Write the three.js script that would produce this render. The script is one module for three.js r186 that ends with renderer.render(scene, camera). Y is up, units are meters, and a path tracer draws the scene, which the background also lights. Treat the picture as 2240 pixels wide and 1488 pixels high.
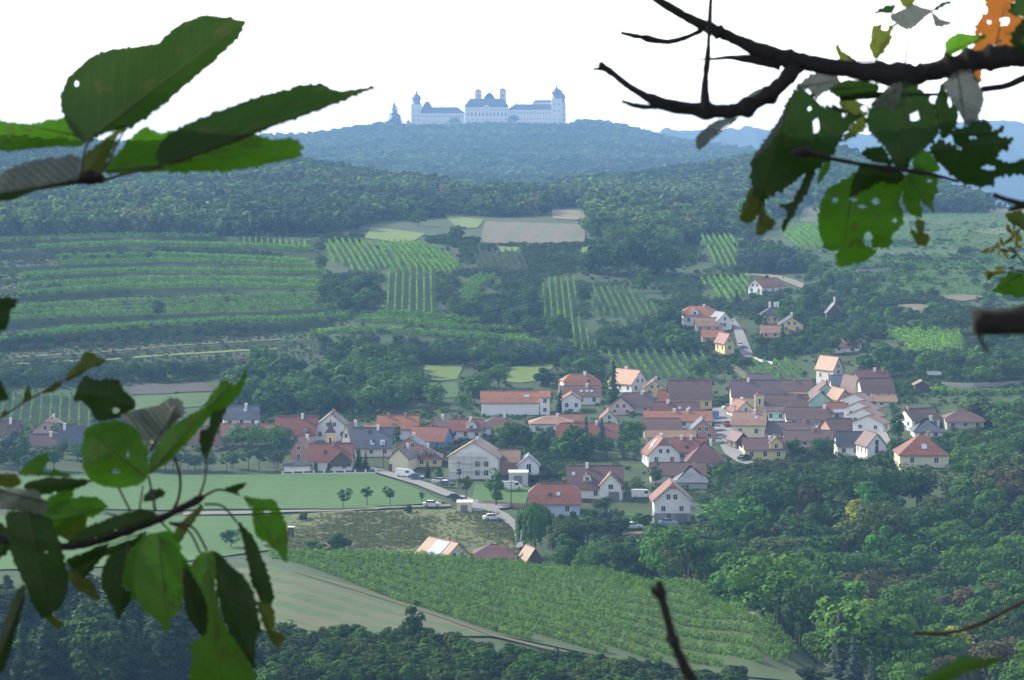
import * as THREE from 'three';
import { mergeGeometries, mergeVertices } from 'three/addons/utils/BufferGeometryUtils.js';
import { TessellateModifier } from 'three/addons/modifiers/TessellateModifier.js';
import { MarchingCubes } from 'three/addons/objects/MarchingCubes.js';

// ---------------------------------------------------------------- camera, sky, sun, exposure
const F = 6800, U0 = 1120, V0 = 300, CY = 90;      // focal length, image centre and horizon in photo pixels; eye height in metres
const scene = new THREE.Scene();
const camera = new THREE.PerspectiveCamera(2 * Math.atan(744 / F) * 180 / Math.PI, 2240 / 1488, 0.05, 40000);
camera.position.set(0, CY, 0);
camera.lookAt(0, CY, -100);
camera.setViewOffset(2240, 1488, 0, 744 - V0, 2240, 1488);
camera.focus = 900;
camera.userData.fStop = 54;
const renderer = new THREE.WebGLRenderer({ antialias: true });
renderer.setSize(1024, 680);
renderer.toneMapping = THREE.LinearToneMapping;
renderer.toneMappingExposure = 1.5;
renderer.shadowMap.enabled = true;

const SUN = new THREE.Vector3(-0.80, 0.62, -0.42).normalize();
{
  const w = 512, h = 256, a = new Float32Array(w * h * 4), v = new THREE.Vector3();
  for (let j = 0; j < h; j++) for (let i = 0; i < w; i++) {
    const el = ((j + 0.5) / h - 0.5) * Math.PI, az = ((i + 0.5) / w - 0.5) * 2 * Math.PI;
    v.set(Math.cos(el) * Math.cos(az), Math.sin(el), Math.cos(el) * Math.sin(az));
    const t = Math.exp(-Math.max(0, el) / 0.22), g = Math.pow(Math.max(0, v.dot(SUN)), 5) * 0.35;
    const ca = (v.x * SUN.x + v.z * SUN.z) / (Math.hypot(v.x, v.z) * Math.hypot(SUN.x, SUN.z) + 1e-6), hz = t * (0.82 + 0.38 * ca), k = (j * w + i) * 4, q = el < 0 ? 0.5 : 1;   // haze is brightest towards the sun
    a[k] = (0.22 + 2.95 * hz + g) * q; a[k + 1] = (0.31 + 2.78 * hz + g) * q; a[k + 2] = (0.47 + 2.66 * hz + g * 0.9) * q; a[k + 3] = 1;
  }
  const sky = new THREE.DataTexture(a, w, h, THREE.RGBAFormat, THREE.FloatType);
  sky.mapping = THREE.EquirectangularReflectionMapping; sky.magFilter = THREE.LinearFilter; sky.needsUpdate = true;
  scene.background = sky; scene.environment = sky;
}
const sun = new THREE.DirectionalLight(new THREE.Color(1.0, 0.93, 0.79), 5);
sun.position.copy(SUN).multiplyScalar(1500).add(new THREE.Vector3(0, 0, -900));
sun.target.position.set(0, 0, -900);
sun.castShadow = true; sun.shadow.mapSize.set(4096, 4096); sun.shadow.radius = 1.5;
Object.assign(sun.shadow.camera, { left: -900, right: 900, top: 900, bottom: -900, near: 10, far: 4000 });
scene.add(sun, sun.target);
scene.fog = new THREE.FogExp2(new THREE.Color(0.33, 0.60, 1.0), 0.000148);

// ---------------------------------------------------------------- helpers
let seed = 1;
const srand = (s) => { seed = s >>> 0; };
const rnd = () => { seed = (seed + 0x6D2B79F5) >>> 0; let t = seed; t = Math.imul(t ^ (t >>> 15), t | 1); t ^= t + Math.imul(t ^ (t >>> 7), t | 61); return ((t ^ (t >>> 14)) >>> 0) / 4294967296; };
const rr = (a, b) => a + (b - a) * rnd();
const pick = (a) => a[Math.floor(rnd() * a.length)];
const lerp = (a, b, t) => a + (b - a) * t;
const clamp = (x, a, b) => Math.min(b, Math.max(a, x));
const sstep = (a, b, x) => { const t = clamp((x - a) / (b - a), 0, 1); return t * t * (3 - 2 * t); };
const V = (x, y, z) => new THREE.Vector3(x, y, z);
const C = (r, g, b) => new THREE.Color().setRGB(r, g, b);
const used = {};
const numbered = (n) => { used[n] = (used[n] ?? -1) + 1; return used[n] ? `${n}_${String(used[n]).padStart(3, '0')}` : n; };
function tag(o, label, category, group, kind) { o.userData = {}; if (label) o.userData.label = label; if (category) o.userData.category = category; if (group) o.userData.group = group; if (kind) o.userData.kind = kind; return o; }
function top(name, o, label, category, group, kind) { o.name = numbered(name); tag(o, label, category, group, kind); scene.add(o); return o; }
function part(name, geo, mat, parent) { const m = new THREE.Mesh(geo, mat); m.name = name; parent.add(m); return m; }
const hash = (x, y) => { let h = Math.imul(x | 0, 374761393) + Math.imul(y | 0, 668265263); h = Math.imul(h ^ (h >>> 13), 1274126177); return ((h ^ (h >>> 16)) >>> 0) / 4294967296; };
function vnoise(x, y, per = 1 << 20) {
  const xi = Math.floor(x), yi = Math.floor(y), fx = x - xi, fy = y - yi, m = (n) => ((n % per) + per) % per;
  const a = fx * fx * (3 - 2 * fx), b = fy * fy * (3 - 2 * fy);
  return lerp(lerp(hash(m(xi), m(yi)), hash(m(xi + 1), m(yi)), a), lerp(hash(m(xi), m(yi + 1)), hash(m(xi + 1), m(yi + 1)), a), b);
}
const fbm = (x, y, o = 4, per) => { let s = 0, k = 0.5, n = 0; for (let i = 0; i < o; i++) { s += k * vnoise(x, y, per); n += k; k *= 0.5; x *= 2; y *= 2; if (per) per *= 2; } return s / n; };
function tex(n, fn, srgb = true, m = n) {
  const a = new Uint8Array(n * m * 4);
  for (let j = 0; j < m; j++) for (let i = 0; i < n; i++) { const c = fn(i / n, j / m), k = (j * n + i) * 4; for (let q = 0; q < 3; q++) a[k + q] = clamp(Math.round((srgb ? Math.pow(clamp(c[q], 0, 1), 1 / 2.2) : c[q]) * 255), 0, 255); a[k + 3] = 255; }
  const t = new THREE.DataTexture(a, n, m, THREE.RGBAFormat); t.wrapS = t.wrapT = THREE.RepeatWrapping; t.magFilter = THREE.LinearFilter; t.minFilter = THREE.LinearFilter; t.generateMipmaps = false;
  if (srgb) t.colorSpace = THREE.SRGBColorSpace; t.needsUpdate = true; return t;
}
const G1 = (f) => (x, y) => { const v = f(x, y); return [v, v, v]; };
const MAT = (o) => new THREE.MeshStandardMaterial({ roughness: 0.9, side: THREE.DoubleSide, ...o });
// mottled map around 1.0-ish, multiplied with the material colour; p = cells per tile
const mottle = (lo, hi, p = 8, hueA = [1, 1, 1], hueB = [1, 1, 1]) => tex(256, (x, y) => { const a = fbm(x * p, y * p, 5, p), b = fbm(x * p * 2 + 7.3, y * p * 2, 3, p * 2), v = lo + (hi - lo) * a; return [0, 1, 2].map((q) => v * lerp(hueA[q], hueB[q], b)); });

// ---------------------------------------------------------------- terrain: drop below the eye at distance d, along bearings u
const NEAR = [[-300, -6], [-40, 0.6], [0, 1.8], [12, 4], [40, 11], [120, 30], [250, 56], [380, 74]], FAR = [[7600, 130], [12000, 134]];
const L0 = [[450, 84], [520, 87], [620, 87], [700, 89.5], [760, 88.5], [850, 85], [930, 81], [960, 78], [1080, 63], [1180, 52], [1290, 42], [1420, 38], [1700, 34], [2000, 27], [2300, 14], [2700, 16], [3300, 16], [3700, 18], [4200, 30], [6000, 110]];
const R0 = [[430, 84], [470, 88], [560, 94], [650, 91], [720, 85], [770, 81], [830, 77], [900, 73], [960, 70], [1060, 62], [1180, 52], [1300, 45], [1430, 40.5], [1550, 38.7], [1700, 39.5], [1900, 45], [2200, 65], [3200, 100], [5000, 122]];
const farther = (d) => d > 2400 ? 2400 + (d - 2400) * 2.1 : d;       // the monastery hill stands 5 km off
const COLS = [
  [-2500, L0], [-300, L0], [0, L0],
  [300, [[450, 83], [500, 85.3], [600, 86.5], [680, 90], [735, 89.2], [800, 87.6], [860, 84.6], [930, 81.5], [960, 78.5], [1080, 63.3], [1180, 52.2], [1290, 41.6], [1420, 38], [1700, 33], [2000, 26.5], [2300, 18], [2700, 22], [3100, 20], [3500, 15], [3700, 16], [4200, 40], [6000, 110]]],
  [640, [[450, 79.5], [500, 80.6], [620, 84.8], [680, 91], [735, 89.2], [800, 87.6], [860, 84.6], [930, 81.6], [1000, 74], [1080, 63.5], [1180, 52.5], [1290, 42.5], [1420, 39], [1700, 33], [1950, 22], [2200, 30], [2600, 42], [3000, 28], [3400, 10], [3600, 7], [3800, 12], [4400, 60], [6000, 110]]],
  [900, [[450, 79], [500, 80.6], [560, 84.2], [640, 87.5], [680, 91.5], [735, 89.2], [800, 87.6], [840, 85.8], [930, 81.6], [1010, 75], [1080, 64.5], [1180, 52], [1300, 43], [1420, 40], [1700, 37], [1950, 32], [2250, 45], [2600, 46], [3000, 28], [3300, 9], [3600, -10], [3700, -11], [3900, 0], [4400, 60], [6000, 110]]],
  [1100, [[450, 79.5], [480, 81], [560, 85], [640, 88.7], [672, 94], [695, 92.3], [735, 89.2], [800, 87], [860, 84], [930, 81.6], [1010, 76], [1090, 67], [1180, 53], [1290, 45.5], [1450, 39.9], [1600, 38.8], [1750, 36], [2000, 45], [2400, 50], [2700, 43.7], [3000, 28.7], [3300, 10.7], [3600, -11.5], [3700, -12], [3900, 0], [4400, 60], [6000, 110]]],
  [1300, [[450, 80], [480, 81.5], [560, 84.5], [610, 86.3], [660, 94], [700, 92.5], [735, 89.2], [800, 86.5], [860, 83.5], [930, 80.5], [1010, 76], [1090, 66], [1180, 54], [1290, 45.5], [1450, 40], [1600, 38.5], [1800, 38], [2100, 35], [2400, 48], [2700, 43], [3000, 28], [3300, 11], [3600, -10], [3700, -11], [3900, 0], [4400, 60], [6000, 110]]],
  [1500, [[450, 80], [480, 82.6], [570, 83], [620, 92], [670, 94.5], [720, 89.2], [780, 87], [860, 83], [930, 80], [1010, 76], [1080, 65], [1180, 54], [1290, 46], [1450, 41], [1600, 39], [1900, 37], [2200, 29], [2500, 40], [2800, 38], [3100, 26], [3400, 15], [3600, 13], [3900, 22], [4400, 60], [6000, 110]]],
  [1650, [[440, 79], [470, 80.9], [520, 80.3], [580, 91], [650, 95], [720, 90.5], [810, 84], [880, 81], [930, 78.5], [1010, 75], [1060, 66], [1110, 60], [1180, 54], [1290, 46], [1450, 41.5], [1600, 40], [1900, 34], [2200, 22], [2500, 34], [2800, 34], [3100, 28], [3300, 22], [3600, 28], [4000, 56], [5000, 90]]],
  [1800, [[430, 78.5], [465, 81.4], [500, 86], [580, 95], [670, 93], [740, 88], [820, 83.5], [880, 80], [930, 76.5], [980, 73], [1060, 64], [1120, 57.5], [1180, 52.5], [1290, 45.5], [1450, 41.5], [1600, 40], [1900, 30], [2200, 14], [2400, 14], [2800, 45], [3600, 70], [5000, 100]]],
  [2000, [[430, 82], [470, 87], [560, 94], [650, 92], [720, 86], [770, 81.8], [830, 78], [900, 73.5], [960, 70.6], [1060, 62], [1180, 52], [1300, 45], [1430, 40.5], [1550, 38.7], [1700, 38], [1950, 32], [2200, 30], [2500, 50], [3200, 85], [5000, 120]]],
  [2150, R0], [2400, R0], [4800, R0],
].map(([u, a]) => {
  const p = [...NEAR, ...a.map(([d, y]) => [farther(d), y * farther(d) / d]).filter((q) => q[0] < 7000), ...FAR], n = p.length, h = [], s = [], m = [];
  for (let i = 0; i < n - 1; i++) { h[i] = p[i + 1][0] - p[i][0]; s[i] = (p[i + 1][1] - p[i][1]) / h[i]; }
  m[0] = s[0]; m[n - 1] = s[n - 2];
  for (let i = 1; i < n - 1; i++) m[i] = s[i - 1] * s[i] <= 0 ? 0 : 2 * s[i - 1] * s[i] / (s[i - 1] + s[i]);
  return { u, f: (d) => {
    if (d <= p[0][0]) return p[0][1]; if (d >= p[n - 1][0]) return p[n - 1][1];
    let i = 0; while (d > p[i + 1][0]) i++;
    const t = (d - p[i][0]) / h[i], t2 = t * t, t3 = t2 * t;
    return (2 * t3 - 3 * t2 + 1) * p[i][1] + (t3 - 2 * t2 + t) * h[i] * m[i] + (-2 * t3 + 3 * t2) * p[i + 1][1] + (t3 - t2) * h[i] * m[i + 1];
  } };
});
function baseDrop(u, d) {
  const n = COLS.length;
  if (u <= COLS[0].u) return COLS[0].f(d); if (u >= COLS[n - 1].u) return COLS[n - 1].f(d);
  let i = 0; while (u > COLS[i + 1].u) i++;
  const t = (u - COLS[i].u) / (COLS[i + 1].u - COLS[i].u);
  return lerp(COLS[i].f(d), COLS[i + 1].f(d), t * t * (3 - 2 * t) * 0.6 + t * 0.4);
}
function solve(drop, u, v, lo, hi, st = 2) {   // distance at which the ground is seen at (u, v)
  let prev = null;
  for (let d = lo; d <= hi; d += st) { const g = V0 + F * drop(u, d) / d - v; if (g <= 0) { if (prev === null) return d; let a = d - st, b = d; for (let k = 0; k < 12; k++) { const m = (a + b) / 2; if (V0 + F * drop(u, m) / m - v <= 0) b = m; else a = m; } return b; } prev = g; }
  return hi;
}
// vineyard terraces on the left slope: the outer edges of the steps, as polylines in the photograph
const TERR = [
  [[-120, 815], [0, 802], [237, 789], [492, 773], [621, 765], [760, 760]],
  [[-120, 800], [0, 787], [204, 775], [373, 760], [621, 745], [760, 742]],
  [[-120, 766], [0, 750], [136, 730], [339, 716], [543, 706], [760, 699]],
  [[-120, 706], [34, 699], [271, 691], [577, 682], [760, 675]],
  [[-120, 694], [27, 686], [200, 684], [400, 676], [577, 668], [760, 662]],
  [[-120, 680], [58, 674], [339, 664], [543, 656], [760, 646]],
  [[-120, 662], [51, 648], [271, 631], [509, 630], [760, 636]],
  [[-120, 636], [51, 628], [305, 616], [509, 616], [760, 624]],
  [[-120, 615], [54, 607], [271, 597], [509, 599], [760, 602]],
  [[-120, 590], [136, 579], [339, 574], [543, 579], [760, 592]],
  [[-120, 577], [129, 568], [339, 563], [543, 570], [760, 582]],
  [[-120, 556], [85, 545], [271, 537], [509, 542], [760, 552]],
  [[-120, 535], [0, 530], [254, 518], [472, 518], [760, 526]],
];
const along = (pl, x) => { if (x <= pl[0][0]) return pl[0][1]; for (let i = 0; i < pl.length - 1; i++) if (x <= pl[i + 1][0]) return lerp(pl[i][1], pl[i + 1][1], (x - pl[i][0]) / (pl[i + 1][0] - pl[i][0])); return pl[pl.length - 1][1]; };
const TU0 = -120, TUS = 20, TUN = 45, TD = [];
for (let i = 0; i < TUN; i++) { const u = TU0 + i * TUS; TD.push(TERR.map((pl) => solve(baseDrop, u, along(pl, u), 860, 1400, 4))); }
function drop(u, d) {
  const b = baseDrop(u, d);
  const k = sstep(-115, -60, u) * (1 - sstep(690, 750, u)) * (d > 930 && d < 1300 ? 1 : 0);
  if (k <= 0) return b;
  const fi = clamp((u - TU0) / TUS, 0, TUN - 1.001), i = Math.floor(fi), e = TERR.map((_, q) => lerp(TD[i][q], TD[i + 1][q], fi - i));
  if (d < e[0] - 3 || d > e[e.length - 1]) return b;
  if (d < e[0]) return lerp(b, lerp(baseDrop(u, e[0] - 3), baseDrop(u, e[0]), sstep(e[0] - 3, e[0], d)), k);
  let q = 0; while (q < e.length - 2 && d >= e[q + 1]) q++;
  const a = baseDrop(u, e[q]), z = baseDrop(u, e[q + 1]), w = Math.min(3, (e[q + 1] - e[q]) * 0.4), mid = lerp(a, z, 0.22);
  const s = d < e[q + 1] - w ? lerp(a, mid, (d - e[q]) / (e[q + 1] - w - e[q])) : lerp(mid, z, (d - e[q + 1] + w) / w);
  return lerp(b, s, k);
}
const uOf = (x, d) => U0 + x * F / Math.max(d, 80);
const groundY = (x, z) => { const d = -z, u = uOf(x, d); return CY - drop(u, d) + (d > 420 ? (fbm(x * 0.06 + 31, z * 0.06, 3) - 0.5) * (d < 720 ? 0.2 : 0.6) : 0); };
const proj = (x, y, z) => [U0 + F * x / -z, V0 + F * (CY - y) / -z];
function hit(u, v, lo = 440, hi = 4000) { const d = solve(drop, u, v, lo, hi, 1.5), x = (u - U0) / F * d; return V(x, groundY(x, -d), -d); }
const scaleAt = (p) => F / -p.z;      // photo pixels to the metre at that distance
// ---------------------------------------------------------------- ground
{
  const us = [], ds = [];
  for (let u = -9000; u < -260; u += 400) us.push(u);
  for (let u = -260; u <= 2500; u += 12) us.push(u);
  for (let u = 2600; u <= 12000; u += 400) us.push(u);
  for (let d = -300; d < 0; d += 30) ds.push(d);
  for (let d = 0; d < 430; d += 6) ds.push(d);
  for (let d = 430; d < 930; d += 4) ds.push(d);
  for (let d = 930; d < 1310; d += 1.6) ds.push(d);
  for (let d = 1310; d < 2200; d += 12) ds.push(d);
  for (let d = 2200; d < 6200; d += 40) ds.push(d);
  for (let d = 6200; d <= 8800; d += 400) ds.push(d);
  const P = [], T = [], K = [], I = [], n = us.length;
  for (const d of ds) for (const u of us) {
    const x = (u - U0) / F * Math.max(d, 80), z = -d, y = groundY(x, z);
    P.push(x, y, z); T.push(x / 24, z / 24);
    const a = fbm(x * 0.02, z * 0.02, 3), b = fbm(x * 0.11 + 9, z * 0.11, 3);
    K.push(lerp(0.02, 0.036, a) + 0.01 * b, lerp(0.052, 0.064, a) + 0.012 * b, lerp(0.008, 0.011, b));
  }
  for (let j = 0; j < ds.length - 1; j++) for (let i = 0; i < n - 1; i++) { const a = j * n + i; I.push(a, a + 1, a + n + 1, a, a + n + 1, a + n); }
  const g = new THREE.BufferGeometry();
  g.setAttribute('position', new THREE.Float32BufferAttribute(P, 3)); g.setAttribute('uv', new THREE.Float32BufferAttribute(T, 2)); g.setAttribute('color', new THREE.Float32BufferAttribute(K, 3)); g.setIndex(I); g.computeVertexNormals();
  top('terrain', new THREE.Mesh(g, MAT({ vertexColors: true, map: mottle(0.55, 1.4, 6, [1, 1, 1], [1.1, 0.95, 0.9]), roughness: 1 })), null, null, null, 'structure');
}
// a sheet draped on the ground between a far and a near line of the photograph
const OPEN = [];
function sheet(name, far, near, mat, { lift = 0.3, uv = 10, nx = 40, nv = 16, turn = 0 } = {}) {
  if (name !== 'vineyard_grass') OPEN.push([...far, ...[...near].reverse()]);
  const P = [], T = [], I = [], res = (pl, t) => { const L = pl.length - 1, f = t * L, i = Math.min(L - 1, Math.floor(f)); return [lerp(pl[i][0], pl[i + 1][0], f - i), lerp(pl[i][1], pl[i + 1][1], f - i)]; };
  for (let j = 0; j <= nv; j++) for (let i = 0; i <= nx; i++) {
    const a = res(far, i / nx), b = res(near, i / nx), p = hit(lerp(a[0], b[0], j / nv), lerp(a[1], b[1], j / nv));
    P.push(p.x, p.y + lift, p.z); const c = Math.cos(turn), s = Math.sin(turn); T.push((p.x * c - p.z * s) / uv, (p.x * s + p.z * c) / uv);
  }
  for (let j = 0; j < nv; j++) for (let i = 0; i < nx; i++) { const a = j * (nx + 1) + i; I.push(a, a + nx + 1, a + nx + 2, a, a + nx + 2, a + 1); }
  const g = new THREE.BufferGeometry(); g.setAttribute('position', new THREE.Float32BufferAttribute(P, 3)); g.setAttribute('uv', new THREE.Float32BufferAttribute(T, 2)); g.setIndex(I); g.computeVertexNormals();
  return top(name, new THREE.Mesh(g, mat), null, null, null, 'structure');
}
const grassMap = mottle(0.7, 1.25, 8, [1, 1, 1], [1.12, 0.97, 0.9]);
const mownMap = tex(512, (x, y) => { const n = fbm(x * 24, y * 24, 4, 24), a = fbm(x * 2, y * 12, 4, 2), b = sstep(0.42, 0.62, a + 0.35 * (fbm(x * 5 + 3, y * 5, 3, 5) - 0.5)), k = 0.65 + 0.7 * n; return [k * lerp(0.55, 1.6, b), k * lerp(0.95, 1.12, b), k * lerp(0.5, 1.25, b)]; });
const stripeMap = tex(256, (x, y) => { const s = fbm(x * 4, y * 40, 3, 4), n = fbm(x * 12, y * 12, 4, 12); const k = 0.6 + 0.5 * n + 0.35 * s; const b = sstep(0.45, 0.75, vnoise(x * 3 + 1.1, y * 14, 3)); return [k * lerp(0.75, 1.35, b), k * lerp(1.0, 0.95, b), k * lerp(0.8, 1.0, b)]; });
const weedMap = tex(256, (x, y) => { const a = fbm(x * 6, y * 10, 4, 6), b = fbm(x * 20, y * 36, 3, 20); const k = 0.5 + 0.9 * b; return [k * lerp(0.9, 1.35, a), k * lerp(1.15, 0.9, a), k * lerp(0.7, 1.1, a)]; });
const mGrass = MAT({ color: C(0.045, 0.125, 0.011), map: grassMap }), mGrass2 = MAT({ color: C(0.05, 0.115, 0.014), map: grassMap }), mDry = MAT({ color: C(0.116, 0.112, 0.048), map: grassMap }), mMown = MAT({ color: C(0.078, 0.09, 0.03), map: mownMap }), mWeed = MAT({ color: C(0.105, 0.13, 0.04), map: weedMap });
const mSoil = MAT({ color: C(0.13, 0.11, 0.07), map: stripeMap }), mHay = MAT({ color: C(0.115, 0.18, 0.022), map: grassMap }), mDarkSoil = MAT({ color: C(0.068, 0.058, 0.051), map: weedMap });
const asphalt = MAT({ color: C(0.22, 0.21, 0.2), map: mottle(0.8, 1.15, 8) }), track = MAT({ color: C(0.20, 0.175, 0.13), map: mottle(0.8, 1.15, 8) });
sheet('meadow', [[-40, 1046], [330, 1040], [640, 1040], [820, 1040], [885, 1062]], [[-40, 1112], [330, 1118], [640, 1116], [800, 1115], [975, 1100]], mGrass, { nx: 80 });
sheet('meadow', [[-40, 1132], [330, 1132], [640, 1132]], [[-40, 1250], [330, 1240], [640, 1200]], mGrass, { nx: 60 });
sheet('weedy_meadow', [[640, 1130], [740, 1122], [980, 1118], [1080, 1118]], [[560, 1205], [760, 1212], [960, 1216], [1135, 1212]], mWeed, { nx: 60, nv: 24, uv: 22 });
sheet('mown_field', [[380, 1250], [600, 1244], [800, 1292], [960, 1345], [1070, 1386]], [[380, 1400], [600, 1394], [760, 1392], [960, 1394], [1075, 1396]], mMown, { nx: 70, nv: 30, uv: 45, turn: -1.07 });
sheet('vineyard_grass', [[560, 1214], [900, 1222], [1200, 1230], [1450, 1272], [1660, 1345], [1800, 1445], [1880, 1500]], [[560, 1238], [800, 1292], [1070, 1388], [1300, 1436], [1560, 1478], [1700, 1490], [1860, 1510]], MAT({ color: C(0.038, 0.072, 0.016), map: weedMap }), { nx: 80, nv: 30, lift: 0.25 });
sheet('farm_track', [[1500, 1292], [1660, 1350], [1720, 1392], [1800, 1448], [1870, 1500]], [[1498, 1297], [1657, 1355], [1715, 1398], [1792, 1450], [1856, 1500]], mDry, { nx: 40, nv: 3, lift: 0.42 });
sheet('farm_track', [[640, 1252], [800, 1300], [960, 1350], [1080, 1392], [1180, 1418], [1330, 1446]], [[640, 1255], [800, 1304], [960, 1354], [1077, 1397], [1180, 1423], [1330, 1450]], MAT({ color: C(0.09, 0.08, 0.035), map: weedMap }), { nx: 50, nv: 3, lift: 0.42 });
sheet('path', [[400, 1124], [560, 1122], [660, 1120], [745, 1119], [900, 1110], [985, 1106]], [[400, 1131], [560, 1128], [660, 1125], [745, 1122], [900, 1113], [985, 1110]], track, { nx: 50, nv: 3, lift: 0.42 });
sheet('road', [[812, 1024], [870, 1040], [925, 1057], [1000, 1083], [1080, 1108]], [[806, 1033], [850, 1046], [905, 1063], [980, 1090], [1060, 1120]], asphalt, { nx: 40, nv: 6, lift: 0.42 });
sheet('road', [[1022, 1100], [1068, 1104], [1118, 1107]], [[1030, 1116], [1076, 1118], [1118, 1112]], asphalt, { nx: 16, nv: 4, lift: 0.46 });
sheet('road', [[1072, 1108], [1112, 1128], [1140, 1155], [1145, 1200]], [[1050, 1114], [1088, 1132], [1122, 1160], [1130, 1204]], asphalt, { nx: 30, nv: 6, lift: 0.5 });
sheet('village_street', [[1558, 893], [1561, 925], [1568, 965], [1585, 995], [1625, 1022]], [[1600, 893], [1600, 925], [1605, 965], [1622, 990], [1652, 1015]], asphalt, { nx: 30, nv: 8, lift: 0.42 });
sheet('village_street', [[1865, 872], [1882, 905], [1900, 930], [1925, 955], [1940, 975]], [[1884, 870], [1900, 902], [1922, 928], [1940, 950], [1950, 970]], asphalt, { nx: 30, nv: 6, lift: 0.42 });
sheet('village_street', [[1597, 700], [1604, 720], [1612, 750], [1622, 785]], [[1606, 698], [1624, 720], [1637, 750], [1650, 783]], asphalt, { nx: 30, nv: 6, lift: 0.42 });
sheet('hill_road', [[1622, 600], [1660, 600], [1710, 605], [1760, 622]], [[1622, 603], [1660, 605], [1705, 613], [1755, 634]], track, { nx: 30, nv: 4, lift: 0.3 });
sheet('path', [[1575, 790], [1590, 802], [1610, 815], [1625, 830]], [[1590, 786], [1606, 800], [1626, 812], [1640, 828]], mDry, { nx: 16, nv: 4, lift: 0.3 });
sheet('hay_field', [[812, 500], [870, 505], [930, 512]], [[797, 522], [860, 530], [905, 529]], mHay, { nx: 20, nv: 8, lift: 0.3 });
sheet('hay_field', [[970, 473], [1010, 476], [1058, 481]], [[1000, 497], [1020, 500], [1045, 500]], mHay, { nx: 20, nv: 8, lift: 0.3 });
sheet('ploughed_field', [[1062, 486], [1160, 488], [1280, 492]], [[1048, 533], [1160, 534], [1280, 530]], mSoil, { nx: 30, nv: 14, uv: 60, lift: 0.3, turn: 1.5 });
sheet('hay_field', [[1205, 458], [1245, 460], [1280, 462]], [[1210, 480], [1245, 482], [1280, 482]], MAT({ color: C(0.170, 0.160, 0.082), map: grassMap }), { nx: 16, nv: 8, lift: 0.3 });
sheet('hay_field', [[1085, 540], [1110, 541], [1140, 543]], [[1085, 552], [1110, 553], [1140, 554]], mHay, { nx: 10, nv: 5, lift: 0.3 });
sheet('hay_field', [[1272, 541], [1300, 541], [1340, 542]], [[1272, 553], [1300, 554], [1338, 554]], mHay, { nx: 10, nv: 5, lift: 0.3 });
sheet('hay_field', [[1755, 452], [1780, 453], [1800, 455]], [[1750, 486], [1780, 488], [1800, 488]], mSoil, { nx: 10, nv: 6, lift: 0.5 });
sheet('hay_field', [[2165, 457], [2200, 456], [2300, 455]], [[2165, 469], [2200, 468], [2300, 468]], mSoil, { nx: 10, nv: 5, lift: 0.3 });
sheet('orchard_meadow', [[930, 800], [970, 798], [1015, 798]], [[925, 832], [960, 834], [1000, 830]], mHay, { nx: 16, nv: 8, lift: 0.2 });
sheet('orchard_meadow', [[1120, 805], [1160, 800], [1215, 797]], [[1105, 835], [1140, 838], [1185, 832]], mHay, { nx: 16, nv: 8, lift: 0.2 });
sheet('orchard_meadow', [[920, 838], [960, 840], [1010, 838]], [[915, 868], [960, 872], [1000, 868]], mGrass2, { nx: 16, nv: 8, lift: 0.2 });
sheet('orchard_meadow', [[285, 868], [350, 866], [480, 858]], [[285, 900], [350, 898], [440, 890]], mGrass2, { nx: 20, nv: 8, lift: 0.2 });
sheet('bare_field', [[285, 843], [360, 842], [440, 836]], [[285, 863], [360, 862], [470, 856]], mDarkSoil, { nx: 20, nv: 6, lift: 0.2 });
sheet('grass_strip', [[-30, 800], [237, 786], [492, 769], [610, 763]], [[-30, 803], [237, 789], [492, 773], [610, 765]], mHay, { nx: 50, nv: 4, lift: 0.25 });
sheet('grass_strip', [[-30, 786], [204, 772], [373, 757], [615, 743]], [[-30, 788], [204, 774], [373, 759], [615, 745]], mDry, { nx: 50, nv: 4, lift: 0.25 });
sheet('farm_track', [[20, 626], [60, 605], [100, 580], [122, 566]], [[0, 640], [48, 612], [92, 586], [114, 570]], mDry, { nx: 20, nv: 3, lift: 0.3 });
sheet('garden_lawn', [[1240, 1128], [1380, 1125], [1440, 1140]], [[1240, 1150], [1380, 1152], [1440, 1160]], mGrass, { nx: 20, nv: 6, lift: 0.2 });
sheet('garden_lawn', [[1420, 1150], [1500, 1150], [1575, 1150]], [[1430, 1172], [1500, 1178], [1590, 1185]], mGrass, { nx: 20, nv: 6, lift: 0.2 });
sheet('garden_lawn', [[1040, 1062], [1120, 1062], [1160, 1066]], [[1030, 1096], [1110, 1100], [1150, 1102]], mGrass, { nx: 20, nv: 6, lift: 0.2 });
sheet('garden_bed', [[1355, 1163], [1430, 1166], [1530, 1172]], [[1360, 1185], [1430, 1188], [1540, 1190]], MAT({ color: C(0.136, 0.102, 0.068), map: weedMap }), { nx: 20, nv: 5, lift: 0.26 });
const mSlope = MAT({ color: C(0.032, 0.078, 0.012), map: weedMap });
sheet('vineyard_grass', [[1700, 492], [1850, 478], [2050, 468], [2300, 466]], [[1720, 545], [1850, 560], [2050, 565], [2300, 560]], mSlope, { nx: 50, nv: 24, uv: 26, lift: 0.3 });
sheet('vineyard_grass', [[1740, 560], [1900, 565], [2050, 570], [2300, 566]], [[1780, 625], [1900, 640], [2050, 650], [2300, 650]], mSlope, { nx: 50, nv: 24, uv: 26, lift: 0.3 });
for (const [a, b, c, d, e] of [[1965, 2045, 668, 682, 688], [2130, 2240, 503, 510, 514], [2060, 2150, 648, 654, 660]]) sheet('bare_field', [[a, c], [(a + b) / 2, c - 2], [b, c + 2]], [[a, d], [(a + b) / 2, e], [b, d]], MAT({ color: C(0.163, 0.136, 0.095), map: weedMap }), { nx: 16, nv: 6, uv: 22, lift: 0.36 });

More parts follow.
